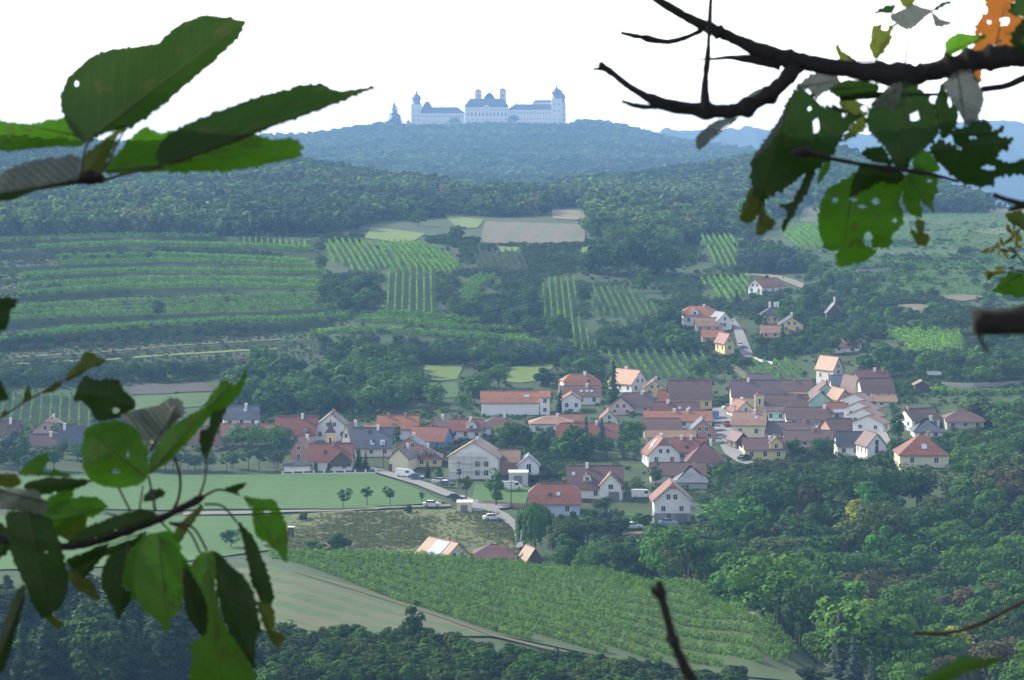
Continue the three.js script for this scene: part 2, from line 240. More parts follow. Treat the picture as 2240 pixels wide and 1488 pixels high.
// distant hills on the plain
for (const [d, us, vs, n] of [[7000, 1400, [[1300, 300], [1450, 286], [1520, 283], [1600, 282], [1680, 290], [1800, 310], [1950, 322], [2100, 300], [2300, 280]], 5], [8000, 1900, [[1200, 320], [1700, 318], [1850, 300], [2000, 285], [2130, 262], [2190, 262], [2260, 272], [2400, 268], [2700, 300]], 11]]) {
  const P = [], I = [], NU = 140, ND = 12;
  for (let j = 0; j <= ND; j++) for (let i = 0; i <= NU; i++) {
    const u = lerp(vs[0][0], vs[vs.length - 1][0], i / NU), dd = d + (j / ND - 0.5) * 1500, top_ = CY - (along(vs, u) - V0) / F * d + (fbm(u * 0.03 + n, 3, 4) - 0.5) * 26;
    const s = Math.pow(Math.sin(Math.PI * j / ND), 0.8); P.push((u - U0) / F * d, lerp(CY - 150, top_, s) + (fbm(u * 0.05, j * 0.7 + n, 3) - 0.5) * 20 * s, -dd);
  }
  for (let j = 0; j < ND; j++) for (let i = 0; i < NU; i++) { const a = j * (NU + 1) + i; I.push(a, a + 1, a + NU + 2, a, a + NU + 2, a + NU + 1); }
  const g = new THREE.BufferGeometry(); g.setAttribute('position', new THREE.Float32BufferAttribute(P, 3)); g.setIndex(I); g.computeVertexNormals();
  top('hills', new THREE.Mesh(g, MAT({ color: C(0.041, 0.061, 0.034), roughness: 1 })), null, null, null, 'structure');
}
// ---------------------------------------------------------------- plants
const TINT = {};
const leafy = (r, g, b) => new THREE.MeshPhysicalMaterial({ color: C(r, g, b), vertexColors: true, roughness: 0.85, specularIntensity: 0.2, transmission: 0.28, thickness: 0, side: THREE.DoubleSide });
for (const [k, r, g, b] of [['dark', 0.034, 0.093, 0.012], ['mid', 0.055, 0.146, 0.016], ['light', 0.082, 0.196, 0.019], ['fresh', 0.058, 0.201, 0.018], ['lime', 0.2, 0.26, 0.03], ['yellow', 0.28, 0.32, 0.035], ['rust', 0.092, 0.082, 0.028], ['blue', 0.062, 0.1, 0.075], ['olive', 0.066, 0.108, 0.019], ['pine', 0.017, 0.046, 0.010], ['plum', 0.04, 0.026, 0.036]]) TINT[k] = leafy(r, g, b);
const BARK = MAT({ color: C(0.09, 0.07, 0.055), map: mottle(0.6, 1.3, 16) });
class Leaves {
  constructor() { this.p = []; this.c = []; this.i = []; }
  quad(o, n, size, col, asp = 1) {       // a folded leafy spray at o facing n
    const a = V(rnd() - 0.5, rnd() - 0.5, rnd() - 0.5).cross(n).normalize(), b = a.clone().cross(n).normalize(), s = size * 0.5, f = size * rr(-0.22, 0.22), k = this.p.length / 3;
    for (const [x, y, z] of [[-1, 0, 0], [0, -asp, f], [1, 0, 0], [0, asp, f]]) { this.p.push(o.x + a.x * x * s + b.x * y * s + n.x * z, o.y + a.y * x * s + b.y * y * s + n.y * z, o.z + a.z * x * s + b.z * y * s + n.z * z); this.c.push(col[0], col[1], col[2]); }
    this.i.push(k, k + 1, k + 2, k, k + 2, k + 3);
  }
  geo() { const g = new THREE.BufferGeometry(); g.setAttribute('position', new THREE.Float32BufferAttribute(this.p, 3)); g.setAttribute('color', new THREE.Float32BufferAttribute(this.c, 3)); g.setIndex(this.i); g.computeVertexNormals(); return g; }
}
const shade = (k, w = 0.25) => { const v = rr(1 - w, 1 + w) * k, h = rr(-0.12, 0.12); return [v * (1 + h), v, v * (1 - h * 0.5)]; };
function unit() { const z = rr(-1, 1), a = rr(0, 6.2832), r = Math.sqrt(1 - z * z); return V(r * Math.cos(a), z, r * Math.sin(a)); }
// crown 1 m high unit space: base at y=0 (ground), top at y=1; trunk up to y=t0
function broadleaf(s, { lobes = 24, per = 60, wide = 0.42, low = 0.2, leaf = 0.055, lobe = 0.15, sky = 0.35, up = 0.5 } = {}) {
  srand(s); const L = new Leaves(), cy = (1 + low) / 2, ry = (1 - low) / 2 - lobe * 0.55, off = V(rr(-0.05, 0.05), 0, rr(-0.05, 0.05));
  for (let q = 0; q < lobes; q++) {
    const d = unit(), r = Math.pow(rnd(), 0.4), sq = d.y < 0 ? 0.92 : 1, c = V(d.x * (wide - lobe * 0.5) * r * sq, cy + d.y * ry * r, d.z * (wide - lobe * 0.5) * r * sq).add(off), R = lobe * rr(0.65, 1.25), k = rr(0.82, 1.2), flat = rr(0.6, 0.9);
    for (let i = 0; i < per; i++) { const n = unit(); if (n.y < -0.55 && rnd() < 0.7) { n.y *= -1; } const rad = R * (1 - 0.35 * rnd() * rnd()); const o = V(c.x + n.x * rad, c.y + n.y * rad * flat, c.z + n.z * rad); n.y += up * rnd(); n.x += rr(-sky, sky); n.z += rr(-sky, sky); n.normalize(); L.quad(o, n, leaf * rr(0.6, 1.35), shade(k)); }
  }
  return L.geo();
}
function conifer(s, { tiers = 26, per = 18, wide = 0.2, leaf = 0.06 } = {}) {
  srand(s); const L = new Leaves();
  for (let t = 0; t < tiers; t++) { const h = 0.06 + 0.92 * t / tiers, R = wide * Math.pow(1 - h, 0.8) * rr(0.8, 1.15) + 0.012, n = Math.max(5, Math.round(per * (1 - h * 0.6)));
    for (let b = 0; b < n; b++) { const a = rr(0, 6.2832), len = R * rr(0.65, 1.1), m = Math.max(2, Math.round(len / 0.028)), k = rr(0.8, 1.2); for (let j = 0; j < m; j++) { const r = len * (j + 0.5) / m; L.quad(V(Math.cos(a) * r, h - r * 0.35 + rr(-0.008, 0.008), Math.sin(a) * r), V(Math.cos(a) * 0.5 + rr(-0.3, 0.3), 0.8, Math.sin(a) * 0.5 + rr(-0.3, 0.3)).normalize(), leaf * rr(0.7, 1.2), shade(k), 0.7); } } }
  return L.geo();
}
function willow(s) {
  srand(s); const L = new Leaves();
  for (let q = 0; q < 130; q++) { const a = rr(0, 6.28), r = 0.36 * Math.sqrt(rnd()), y0 = 0.97 - r * r * 1.6, len = rr(0.25, 0.6) * (0.5 + r * 1.6), k = rr(0.8, 1.2); for (let j = 0; j < 18; j++) { const y = y0 - len * j / 18; if (y < 0.06) break; L.quad(V(Math.cos(a) * (r + 0.03 * j / 18) + rr(-0.012, 0.012), y, Math.sin(a) * (r + 0.03 * j / 18) + rr(-0.012, 0.012)), V(Math.cos(a), 0.5, Math.sin(a)).add(unit().multiplyScalar(0.5)).normalize(), 0.045 * rr(0.7, 1.3), shade(k), 1.5); } }
  return L.geo();
}
function trunkGeo(s, low, wide, h = 0.75) {
  srand(s); const parts = []; const g = new THREE.CylinderGeometry(0.011, 0.024, h, 7, 3); g.translate(0, h / 2 - 0.03, 0); parts.push(g);
  for (let i = 0; i < 5; i++) { const a = i * 1.3 + rnd(), y = lerp(low, h * 0.8, rnd()), l = wide * rr(0.5, 0.85), b = new THREE.CylinderGeometry(0.004, 0.01, l, 5, 1); b.translate(0, l / 2, 0); b.rotateZ(-rr(0.6, 1.0)); b.rotateY(a); b.translate(0, y, 0); parts.push(b); }
  return mergeGeometries(parts);
}
const KINDS = {};
for (let i = 0; i < 6; i++) KINDS['round' + i] = { crown: broadleaf(11 + i, { lobes: 32, per: 76, leaf: 0.043, wide: [0.42, 0.5, 0.38, 0.45, 0.36, 0.48][i], low: [0.2, 0.12, 0.16, 0.22, 0.1, 0.15][i], lobe: [0.15, 0.14, 0.13, 0.16, 0.12, 0.13][i] }), trunk: trunkGeo(40 + i, 0.3, 0.4) };
for (let i = 0; i < 6; i++) KINDS['plain' + i] = { crown: broadleaf(211 + i, { lobes: 24, per: 42, wide: [0.42, 0.5, 0.38, 0.45, 0.36, 0.48][i], low: [0.14, 0.1, 0.12, 0.16, 0.08, 0.1][i], lobe: [0.15, 0.15, 0.14, 0.16, 0.13, 0.14][i], leaf: 0.062 }), trunk: KINDS['round' + i].trunk };
for (let i = 0; i < 2; i++) KINDS['open' + i] = { crown: broadleaf(61 + i, { lobes: 15, per: 46, wide: 0.4, low: 0.3, lobe: 0.11, leaf: 0.06 }), trunk: trunkGeo(70 + i, 0.3, 0.42) };
for (let i = 0; i < 2; i++) KINDS['slim' + i] = { crown: broadleaf(81 + i, { lobes: 24, per: 50, wide: 0.22, low: 0.1, lobe: 0.1, leaf: 0.045 }), trunk: trunkGeo(90 + i, 0.2, 0.2) };
for (let i = 0; i < 3; i++) KINDS['bush' + i] = { crown: broadleaf(101 + i, { lobes: 20, per: 48, wide: [0.62, 0.75, 0.9][i], low: -0.1, lobe: 0.26, leaf: 0.12 }), trunk: null };
for (let i = 0; i < 2; i++) KINDS['fir' + i] = { crown: conifer(121 + i, { wide: [0.21, 0.26][i] }), trunk: trunkGeo(130 + i, 0.1, 0.08, 0.9) };
KINDS.willow = { crown: willow(141), trunk: trunkGeo(142, 0.3, 0.3) };
KINDS.far0 = { crown: broadleaf(151, { lobes: 16, per: 16, wide: 0.46, low: 0.0, lobe: 0.19, leaf: 0.14 }) };
KINDS.far1 = { crown: broadleaf(152, { lobes: 14, per: 18, wide: 0.4, low: 0.0, lobe: 0.17, leaf: 0.13 }) };
KINDS.far2 = { crown: broadleaf(153, { lobes: 13, per: 16, wide: 0.54, low: 0.05, lobe: 0.22, leaf: 0.15 }) };
const firstOf = {};
function plant(kind, tint, p, h, w = 1, name, label, category, group) {
  const K = KINDS[kind], g = new THREE.Group();
  if (K.trunk) part('trunk', K.trunk, BARK, g);
  part(K.trunk ? 'crown' : 'foliage', K.crown, TINT[tint], g);
  g.position.set(p.x, p.y - 0.02 * h, p.z); g.rotation.y = rr(0, 6.28); g.scale.set(h * w, h, h * w);
  return top(name, g, label, category, group);
}
const inPoly = (x, y, a) => { let r = false; for (let i = 0, j = a.length - 1; i < a.length; j = i++) if ((a[i][1] > y) !== (a[j][1] > y) && x < (a[j][0] - a[i][0]) * (y - a[i][1]) / (a[j][1] - a[i][1]) + a[i][0]) r = !r; return r; };
const HP = [];       // footprints of buildings: x, z, radius
const blocked = (x, z, u, v) => -z < 1320 && (OPEN.some((k) => inPoly(u, v, k)) || HP.some((h) => Math.hypot(h[0] - x, h[1] - z) < h[2]));
const VR = [];       // what the photograph shows free of trees: u0, u1, v0, v1, distance
const hides = (p, u, v, h, w, q = 0.9) => { const s = scaleAt(p), t = v - h * s, e = h * w * 0.38 * s; return VR.some((r) => r[4] > -p.z + 2 && u + e > r[0] && u - e < r[1] && t < r[3] && v > r[2]) && rnd() < q; };
const KEEP = [];     // photo polygons of ground that stays open
function scatterUD(ctrl, s, cb, free) {       // ctrl: [bearing, near, far]
  const at = (u, k) => along(ctrl.map((c) => [c[0], c[k]]), u), u0 = ctrl[0][0], u1 = ctrl[ctrl.length - 1][0], dmin = Math.min(...ctrl.map((c) => c[1])), dmax = Math.max(...ctrl.map((c) => c[2]));
  for (let d = dmin, row = 0; d <= dmax; d += s * 0.9, row++) for (let x = (u0 - U0) / F * d; x <= (u1 - U0) / F * d; x += s) {
    const xx = x + rr(-0.38, 0.38) * s + (row % 2) * s * 0.5, dd = d + rr(-0.38, 0.38) * s, u = uOf(xx, dd);
    if (u < u0 || u > u1 || dd < at(u, 1) || dd > at(u, 2)) continue;
    const y = groundY(xx, -dd), v = proj(xx, y, -dd)[1];
    if (KEEP.some((k) => inPoly(u, v, k)) || (free ? HP.some((h) => Math.hypot(h[0] - xx, h[1] + dd) < h[2]) : blocked(xx, -dd, u, v))) continue;
    cb(V(xx, y, -dd), u, v);
  }
}
function scatterPx(poly, sx, sy, cb, max = 400) {
  const us = poly.map((p) => p[0]), vs = poly.map((p) => p[1]); let n = 0;
  for (let v = Math.min(...vs), row = 0; v <= Math.max(...vs); v += sy, row++) for (let u = Math.min(...us); u <= Math.max(...us); u += sx) {
    const a = u + rr(-0.4, 0.4) * sx + (row % 2) * sx * 0.5, b = v + rr(-0.4, 0.4) * sy;
    if (!inPoly(a, b, poly) || KEEP.some((k) => inPoly(a, b, k)) || n >= max) continue; const p = hit(a, b); if (blocked(p.x, p.z, a, b)) continue; n++;
    cb(p, a, b);
  }
}
KEEP.push([[797, 493], [935, 500], [930, 534], [795, 532]], [[962, 468], [1062, 476], [1062, 503], [995, 504]], [[1046, 482], [1283, 486], [1285, 538], [1044, 540]], [[1200, 455], [1285, 456], [1285, 484], [1205, 484]], [[1745, 448], [1802, 450], [1802, 492], [1745, 492]], [[2160, 454], [2400, 454], [2400, 472], [2160, 472]], [[880, 240], [1250, 240], [1250, 276], [880, 276]]);
// woods that read as one mass
function forest(name, label, ctrl, s, h0, h1, sd, tints) {
  srand(sd); const lists = [[], [], []];
  scatterUD(ctrl, s, (p, u, v) => {
    if (u > 1690 && u < 2400 && v > 474 && -p.z < 1560) return;
    lists[Math.floor(rnd() * 3)].push([p, rr(h0, h1) * (-p.z > farther(3450) && u > 860 && u < 1260 ? 0.55 : 1) * (0.75 + 0.5 * fbm(p.x * 0.02, p.z * 0.02, 2)), rr(0.85, 1.25), rr(0, 6.28), fbm(p.x * 0.012 + 5, p.z * 0.012, 3), rnd()]);
  });
  const G = new THREE.Group();
  lists.forEach((a, q) => {
    const m = new THREE.InstancedMesh(KINDS['far' + q].crown, leafy(1, 1, 1), a.length), o = new THREE.Object3D(), c = new THREE.Color();
    a.forEach(([p, h, w, r, n, k], i) => { o.position.set(p.x, p.y - h * 0.05, p.z); o.scale.set(h * w, h, h * w); o.rotation.y = r; o.updateMatrix(); m.setMatrixAt(i, o.matrix); const t = tints(n, k); c.setRGB(...t); m.setColorAt(i, c); });
    m.name = 'crowns'; m.userData.kind = 'stuff'; G.add(m);
  });
  top(name, G, label, 'forest', null, 'stuff');
}
const wood = (n, k) => { const b = lerp(0.55, 1.7, k * k) * lerp(0.85, 1.25, n); return k > 0.965 ? [0.1 * b, 0.1 * b, 0.032 * b] : n > 0.55 ? [0.092 * b, 0.175 * b, 0.026 * b] : n < 0.42 ? [0.038 * b, 0.09 * b, 0.02 * b] : [0.062 * b, 0.138 * b, 0.022 * b]; };
forest('forest', 'dense green wood above the terraced vineyards on the left', [[-200, 1298, 2450], [500, 1300, 2450], [700, 1310, 2450], [820, 1400, 2450]], 7.6, 8, 12, 301, wood);
forest('forest', 'wood in the dip beyond the ploughed field below the monastery hill', [[820, 1440, 2400], [960, 1500, 2400], [1060, 1520, 2400], [1290, 1560, 2400]], 7.6, 8, 12, 302, wood);
forest('forest', 'wooded hill carrying the white monastery', [[-200, 2480, 5170], [450, 2430, 5170], [1300, 2430, 5170], [1750, 2480, 5020], [1900, 2480, 3660]], 12, 11, 17.5, 303, wood);
forest('forest', 'wooded ridge rising to the right behind the vineyards', [[1290, 1330, 2450], [1660, 1360, 2450], [1700, 1560, 2450], [2050, 1560, 2450], [2400, 1570, 2100]], 7.6, 8, 12, 304, wood);

const at = (u, d) => { const x = (u - U0) / F * d; return V(x, groundY(x, -d), -d); };
// ---- vines
const vineLeaf = (r, g, b) => { const m = leafy(r, g, b); m.transmission = 0.1; return m; };
const vineMat = vineLeaf(0.145, 0.32, 0.026), vineMat2 = vineLeaf(0.1, 0.225, 0.036), vineTrunk = C(0.1, 0.08, 0.06);
function vineRow(pts, o, name, label, group) {      // pts: ground points about a metre apart
  const L = new Leaves(), { h = 2, w = 0.75, per = 9, leaf = 0.5, low = 0.5 } = o;
  const st = o.step ?? 1; pts.forEach((p, q) => { const a = pts[Math.max(0, q - 1)], b = pts[Math.min(pts.length - 1, q + 1)], tx = b.x - a.x, tz = b.z - a.z, tl = Math.hypot(tx, tz) || 1, k = rr(0.68, 1.3), hh = h * rr(0.78, 1.18); for (let i = 0; i < per; i++) { const y = low + (hh - low) * Math.pow(rnd(), 0.8); const wd = o.clump ? Math.sqrt(Math.max(0.08, 1 - Math.pow((y - low) / (hh - low) * 1.5 - 0.5, 2))) : 1, e = (o.clump && rnd() < 0.75 ? rr(-0.55, 0.55) * o.clump : rr(-0.7, 0.7) * st) , f = rr(-0.5, 0.5) * w * wd; const hy = (y - low) / (hh - low), n = V(-tz / tl * f * 2.2 / w, Math.pow(hy, 3) * 1.6, tx / tl * f * 2.2 / w).addScaledVector(unit(), 0.45).normalize(); L.quad(V(p.x + (tx * e - tz * f) / tl, p.y + y, p.z + (tz * e + tx * f) / tl), n, leaf * rr(0.6, 1.3), shade(k)); } });
  return top(name, new THREE.Mesh(L.geo(), o.mat ?? vineMat), label, 'vine row', group);
}
function vineyard(poly, dir, spacing, o, label, group, sd) {
  OPEN.push(poly);
  srand(sd); const a = hit(...dir[0]), b = hit(...dir[1]), t = V(b.x - a.x, 0, b.z - a.z).normalize(), s = V(t.z, 0, -t.x), ps = poly.map((q) => hit(...q));
  const S = ps.map((p) => p.clone().sub(a).dot(s)), T = ps.map((p) => p.clone().sub(a).dot(t)), st = o.step ?? 1;
  const poly2 = ps.map((p, i) => [S[i], T[i]]);
  for (let q = Math.min(...S) + spacing / 2; q < Math.max(...S); q += spacing) { let run = []; const flush = () => { if (run.length > 4) vineRow(run, o, 'vine_hedge', label, group); run = []; };
    const e = rr(-1.5, 1.5);
    for (let r = Math.min(...T); r < Math.max(...T); r += st) { if (!inPoly(q, r + e, poly2)) { flush(); continue; } if (rnd() < 0.015) continue; const x = a.x + s.x * q + t.x * r, z = a.z + s.z * q + t.z * r; run.push(V(x, groundY(x, z), z)); }
    flush(); }
}
vineyard([[590, 1230], [620, 1213], [900, 1224], [1200, 1232], [1450, 1274], [1645, 1350], [1765, 1440], [1700, 1466], [1560, 1466], [1300, 1432], [1110, 1399], [1000, 1364], [800, 1297]], [[800, 1290], [1110, 1392]], 5.2, { per: 96, leaf: 0.27, step: 1.2, h: 2.0, w: 0.95, low: 0.2, clump: 1.0, mat: vineLeaf(0.08, 0.185, 0.016) }, 'trellised vine row of the large near vineyard below the village', 'vine rows of the near vineyard', 601);
const far = { per: 22, leaf: 0.45, step: 1, h: 2.0, w: 0.7, low: 0.05 };
vineyard([[838, 692], [842, 596], [885, 592], [950, 600], [950, 690]], [[890, 690], [892, 600]], 2.6, far, 'vertical vine row of the central mid-slope vineyard', 'central mid-slope vine rows', 602);
vineyard([[712, 570], [712, 532], [800, 532], [850, 560], [885, 592], [830, 590], [800, 605]], [[770, 590], [738, 536]], 2.6, far, 'vine row of the upper left mid-slope vineyard block', 'upper mid-slope vine rows', 603);
vineyard([[850, 560], [815, 534], [900, 532], [960, 545], [1008, 585], [985, 602], [940, 596], [890, 590]], [[960, 596], [905, 536]], 2.4, far, 'curving vine row above the central mid-slope vineyard', 'curving mid-slope vine rows', 604);
vineyard([[1180, 650], [1195, 614], [1262, 612], [1258, 690], [1312, 768], [1255, 768], [1250, 715], [1182, 690]], [[1240, 690], [1232, 618]], 2.3, far, 'steep pale vine row right of the mid-slope thicket', 'steep vine rows', 605);
vineyard([[1296, 688], [1290, 630], [1400, 640], [1445, 690], [1400, 702]], [[1370, 695], [1340, 634]], 2.5, { ...far, mat: vineMat2 }, 'bluish vine row below the dark tree row', 'vine rows below the dark trees', 606);
vineyard([[1003, 640], [1045, 604], [1098, 604], [1050, 636], [1035, 682], [1012, 682]], [[1018, 640], [1068, 606]], 2.4, far, 'short slanting vine row beside the mid-slope thicket', 'slanting vine rows', 607);
vineyard([[1520, 518], [1600, 516], [1622, 560], [1610, 590], [1565, 585]], [[1590, 584], [1555, 520]], 2.5, far, 'vine row of the small block in front of the upper wood', 'upper right vine rows', 608);
vineyard([[1530, 612], [1640, 606], [1640, 640], [1600, 665], [1560, 650]], [[1580, 656], [1550, 612]], 2.6, far, 'sparse vine row left of the highest house', 'vine rows by the highest house', 609);
vineyard([[-20, 935], [-20, 866], [150, 862], [205, 870], [205, 935]], [[95, 930], [100, 866]], 2.8, { ...far, mat: vineMat2 }, 'vine row above the houses at the left edge', 'left edge vine rows', 610);
vineyard([[1310, 776], [1540, 770], [1560, 830], [1360, 826]], [[1450, 828], [1415, 776]], 3, { ...far, mat: vineMat2 }, 'vine row on the slope directly above the village', 'vine rows above the village', 611);
vineyard([[1640, 786], [1730, 792], [1760, 830], [1640, 832]], [[1715, 830], [1675, 788]], 3, { ...far, mat: vineMat2 }, 'vine row between the lane and the brown roofs', 'vine rows by the lane', 612);
vineyard([[1930, 726], [2100, 730], [2110, 768], [2000, 778]], [[2060, 770], [1950, 730]], 2.8, far, 'vine row on the lower right hillside', 'lower right vine rows', 613);
vineyard([[528, 536], [530, 521], [672, 528], [672, 548]], [[600, 546], [598, 524]], 2.5, { ...far, h: 2.4 }, 'short bright vine row at the top of the terraces', 'top terrace vine rows', 614);
vineyard([[1700, 500], [1830, 492], [1860, 540], [1740, 552]], [[1790, 546], [1730, 500]], 3, far, 'vine row on the right hillside behind the chewed leaves', 'hillside vine rows behind leaves', 615);
vineyard([[1035, 590], [1040, 550], [1140, 556], [1155, 598]], [[1100, 596], [1080, 552]], 2.6, { ...far, mat: leafy(0.072, 0.115, 0.05), h: 2.6 }, 'grey-green orchard row above the mid-slope thicket', 'orchard rows', 616);
// rows that follow the terraces
function lineRow(pl, o, label, group, back = 0) {
  const pts = []; let last = null;
  for (let u = pl[0][0]; u <= pl[pl.length - 1][0]; u += 2) { const p = hit(u, along(pl, u)); p.z -= back; p.y = groundY(p.x, p.z); if (!last || last.distanceTo(p) > 0.7) { pts.push(p); last = p; } }
  vineRow(pts, o, 'vine_hedge', label, group);
}
srand(651);
const cut = (k, a, b) => { const pl = TERR[k]; return [[a, along(pl, a)], ...pl.filter((p) => p[0] > a && p[0] < b), [b, along(pl, b)]]; };
const tr = { per: 26, leaf: 0.42, h: 1.9, w: 0.8, low: 0.0, step: 0.9 };
for (const [k, a, b, most] of [[2, -60, 760, 4], [3, 20, 750, 2], [4, 20, 745, 2], [5, 40, 720, 2], [6, 40, 730, 5], [7, 40, 705, 3], [8, 45, 705, 4], [9, 130, 690, 2], [10, 125, 665, 4], [11, 80, 680, 4], [12, -60, 475, 2]]) { const m = Math.floor(((a + b) / 2 - TU0) / TUS), wide = k < 12 ? TD[m][k + 1] - TD[m][k] : 9, n = clamp(Math.floor((wide - 4) / 2.6), 1, most); for (let q = 0; q < n; q++) lineRow(cut(k, a, b), tr, 'vine row running along a terrace edge of the left slope', 'terrace vine rows', 0.9 + q * 2.6); }
for (const pl of [[[829, 688], [929, 694], [1050, 710]], [[779, 706], [861, 708], [964, 717], [1146, 728]], [[682, 731], [821, 728], [964, 735], [1157, 746]], [[790, 700], [900, 704], [1000, 714]], [[1000, 742], [1100, 746], [1180, 756]]]) for (let q = 0; q < 2; q++) lineRow(pl, tr, 'vine row on the gentle terrace right of the left slope', 'terrace vine rows right of the left slope', q * 2.4);
for (let v = 474, q = 0; v < 650; v += 5 + (q % 3) * 2, q++) { const a = 1700 + (v - 470) * 0.9 + rr(-20, 40), b = 2290; if (v > 545 && v < 560) continue; lineRow([[a, v + 6], [(a + b) / 2, v], [b, v + rr(-3, 3)]], { ...tr, per: 14 }, 'vine row crossing the right hillside', 'right hillside vine rows'); }
for (const pl of [[[2090, 1012], [2160, 1010], [2280, 1016]], [[2110, 1020], [2180, 1018], [2290, 1024]], [[2040, 860], [2130, 868], [2240, 862]], [[2100, 892], [2180, 890], [2280, 886]]]) lineRow(pl, tr, 'bright vine row in the gardens right of the village', 'garden vine rows');
// ---------------------------------------------------------------- buildings
function solid(polys) {            // polys: [points (planar, convex), thickness vector]; one geometry with uv in metres
  const P = [], T = [], N = [];
  const face = (pts) => {
    const n = pts[1].clone().sub(pts[0]).cross(pts[2].clone().sub(pts[0])).normalize();
    const ax = Math.abs(n.y) > 0.95 ? V(1, 0, 0) : V(0, 1, 0).cross(n).normalize(), ay = n.clone().cross(ax);
    for (let i = 1; i < pts.length - 1; i++) for (const p of [pts[0], pts[i], pts[i + 1]]) { P.push(p.x, p.y, p.z); N.push(n.x, n.y, n.z); T.push(p.dot(ax), p.dot(ay)); }
  };
  for (const [a, t] of polys) {
    const n = a[1].clone().sub(a[0]).cross(a[2].clone().sub(a[0])); const pts = n.dot(t) > 0 ? [...a].reverse() : a, b = pts.map((p) => p.clone().add(t));
    face(pts); face([...b].reverse());
    for (let i = 0; i < pts.length; i++) { const j = (i + 1) % pts.length; face([pts[j], pts[i], b[i], b[j]]); }
  }
  const g = new THREE.BufferGeometry(); g.setAttribute('position', new THREE.Float32BufferAttribute(P, 3)); g.setAttribute('normal', new THREE.Float32BufferAttribute(N, 3)); g.setAttribute('uv', new THREE.Float32BufferAttribute(T, 2)); return g;
}
const box = (x0, x1, y0, y1, z0, z1) => solid([[[V(x0, y0, z0), V(x1, y0, z0), V(x1, y0, z1), V(x0, y0, z1)], V(0, y1 - y0, 0)]]);
const tileMap = tex(256, (x, y) => { const row = y * 24, f = row - Math.floor(row), cx = x * 32 + (Math.floor(row) % 2) * 0.5, h = hash(Math.floor(cx) % 32, Math.floor(row)); const st = fbm(x * 5, y * 5, 4, 5); const k = (0.8 + 0.3 * h) * (0.72 + 0.55 * st); return [k, k * lerp(0.96, 1.04, h), k * lerp(0.92, 1.12, st)]; });
const tileBump = tex(256, G1((x, y) => { const r = y * 24, f = r - Math.floor(r), c = x * 32; return 0.25 + 0.6 * (1 - f) * 0.7 + 0.2 * Math.abs(Math.sin(Math.PI * c)); }), false);
const wallMap = mottle(0.86, 1.08, 6, [1, 1, 1], [1.02, 0.99, 0.95]);
for (const t of [tileMap, tileBump]) t.repeat.set(1 / 8, 1 / 8); wallMap.repeat.set(1 / 6, 1 / 6);
const roofMat = {}, wallMat = {};
for (const [k, r, g, b, q] of [['red', 0.215, 0.070, 0.038], ['orange', 0.315, 0.122, 0.050], ['brown', 0.135, 0.072, 0.054], ['maroon', 0.130, 0.050, 0.040], ['dark', 0.044, 0.041, 0.048], ['slate', 0.096, 0.100, 0.118], ['grey', 0.222, 0.222, 0.229], ['pink', 0.310, 0.178, 0.115], ['tan', 0.275, 0.165, 0.090], ['rust', 0.220, 0.100, 0.050], ['purple', 0.122, 0.074, 0.070]]) roofMat[k] = MAT({ color: C(r, g, b), map: tileMap, bumpMap: tileBump, bumpScale: 0.04, roughness: k === 'slate' || k === 'grey' ? 0.45 : 0.55 });
for (const [k, r, g, b] of [['white', 0.74, 0.73, 0.71], ['cream', 0.70, 0.63, 0.44], ['yellow', 0.66, 0.52, 0.24], ['mint', 0.36, 0.60, 0.50], ['blue', 0.17, 0.30, 0.55], ['greyblue', 0.40, 0.46, 0.58], ['pinkish', 0.58, 0.44, 0.39], ['brick', 0.42, 0.25, 0.17], ['wood', 0.085, 0.058, 0.042], ['grey', 0.5, 0.49, 0.47], ['stone', 0.27, 0.26, 0.25], ['palegreen', 0.5, 0.62, 0.5]]) wallMat[k] = MAT({ color: C(r, g, b), map: wallMap });
const mPane = new THREE.MeshPhysicalMaterial({ color: C(0.03, 0.035, 0.045), roughness: 0.08, specularIntensity: 1 }), mSash = MAT({ color: C(0.7, 0.69, 0.66), roughness: 0.6 }), mDoor = MAT({ color: C(0.10, 0.065, 0.045), roughness: 0.6 }), mGate = MAT({ color: C(0.16, 0.15, 0.15), roughness: 0.5 }), mBrickCh = MAT({ color: C(0.4, 0.22, 0.16) });
const mSolar = new THREE.MeshPhysicalMaterial({ color: C(0.6, 0.63, 0.68), roughness: 0.12, metalness: 0.6 }), mGutter = MAT({ color: C(0.3, 0.25, 0.22), roughness: 0.4, metalness: 0.6 });
const geoCache = {};
const winGeo = (w, h) => geoCache[`${w},${h}`] ??= [solid([[[V(-w / 2 - 0.09, -h / 2 - 0.09, 0), V(w / 2 + 0.09, -h / 2 - 0.09, 0), V(w / 2 + 0.09, -h / 2, 0), V(-w / 2 - 0.09, -h / 2, 0)], V(0, 0, 0.12)], [[V(-w / 2 - 0.09, h / 2, 0), V(w / 2 + 0.09, h / 2, 0), V(w / 2 + 0.09, h / 2 + 0.09, 0), V(-w / 2 - 0.09, h / 2 + 0.09, 0)], V(0, 0, 0.07)], [[V(-w / 2 - 0.09, -h / 2, 0), V(-w / 2, -h / 2, 0), V(-w / 2, h / 2, 0), V(-w / 2 - 0.09, h / 2, 0)], V(0, 0, 0.07)], [[V(w / 2, -h / 2, 0), V(w / 2 + 0.09, -h / 2, 0), V(w / 2 + 0.09, h / 2, 0), V(w / 2, h / 2, 0)], V(0, 0, 0.07)], [[V(-0.035, -h / 2, 0), V(0.035, -h / 2, 0), V(0.035, h / 2, 0), V(-0.035, h / 2, 0)], V(0, 0, 0.05)]]), box(-w / 2, w / 2, -h / 2, h / 2, -0.05, 0.02)];
function windowAt(g, x, y, z, turn, w = 1, h = 1.3) { const [f, p] = winGeo(w, h), m = part('window', f, mSash, g); part('pane', p, mPane, m); m.position.set(x, y, z); m.rotation.y = turn; return m; }
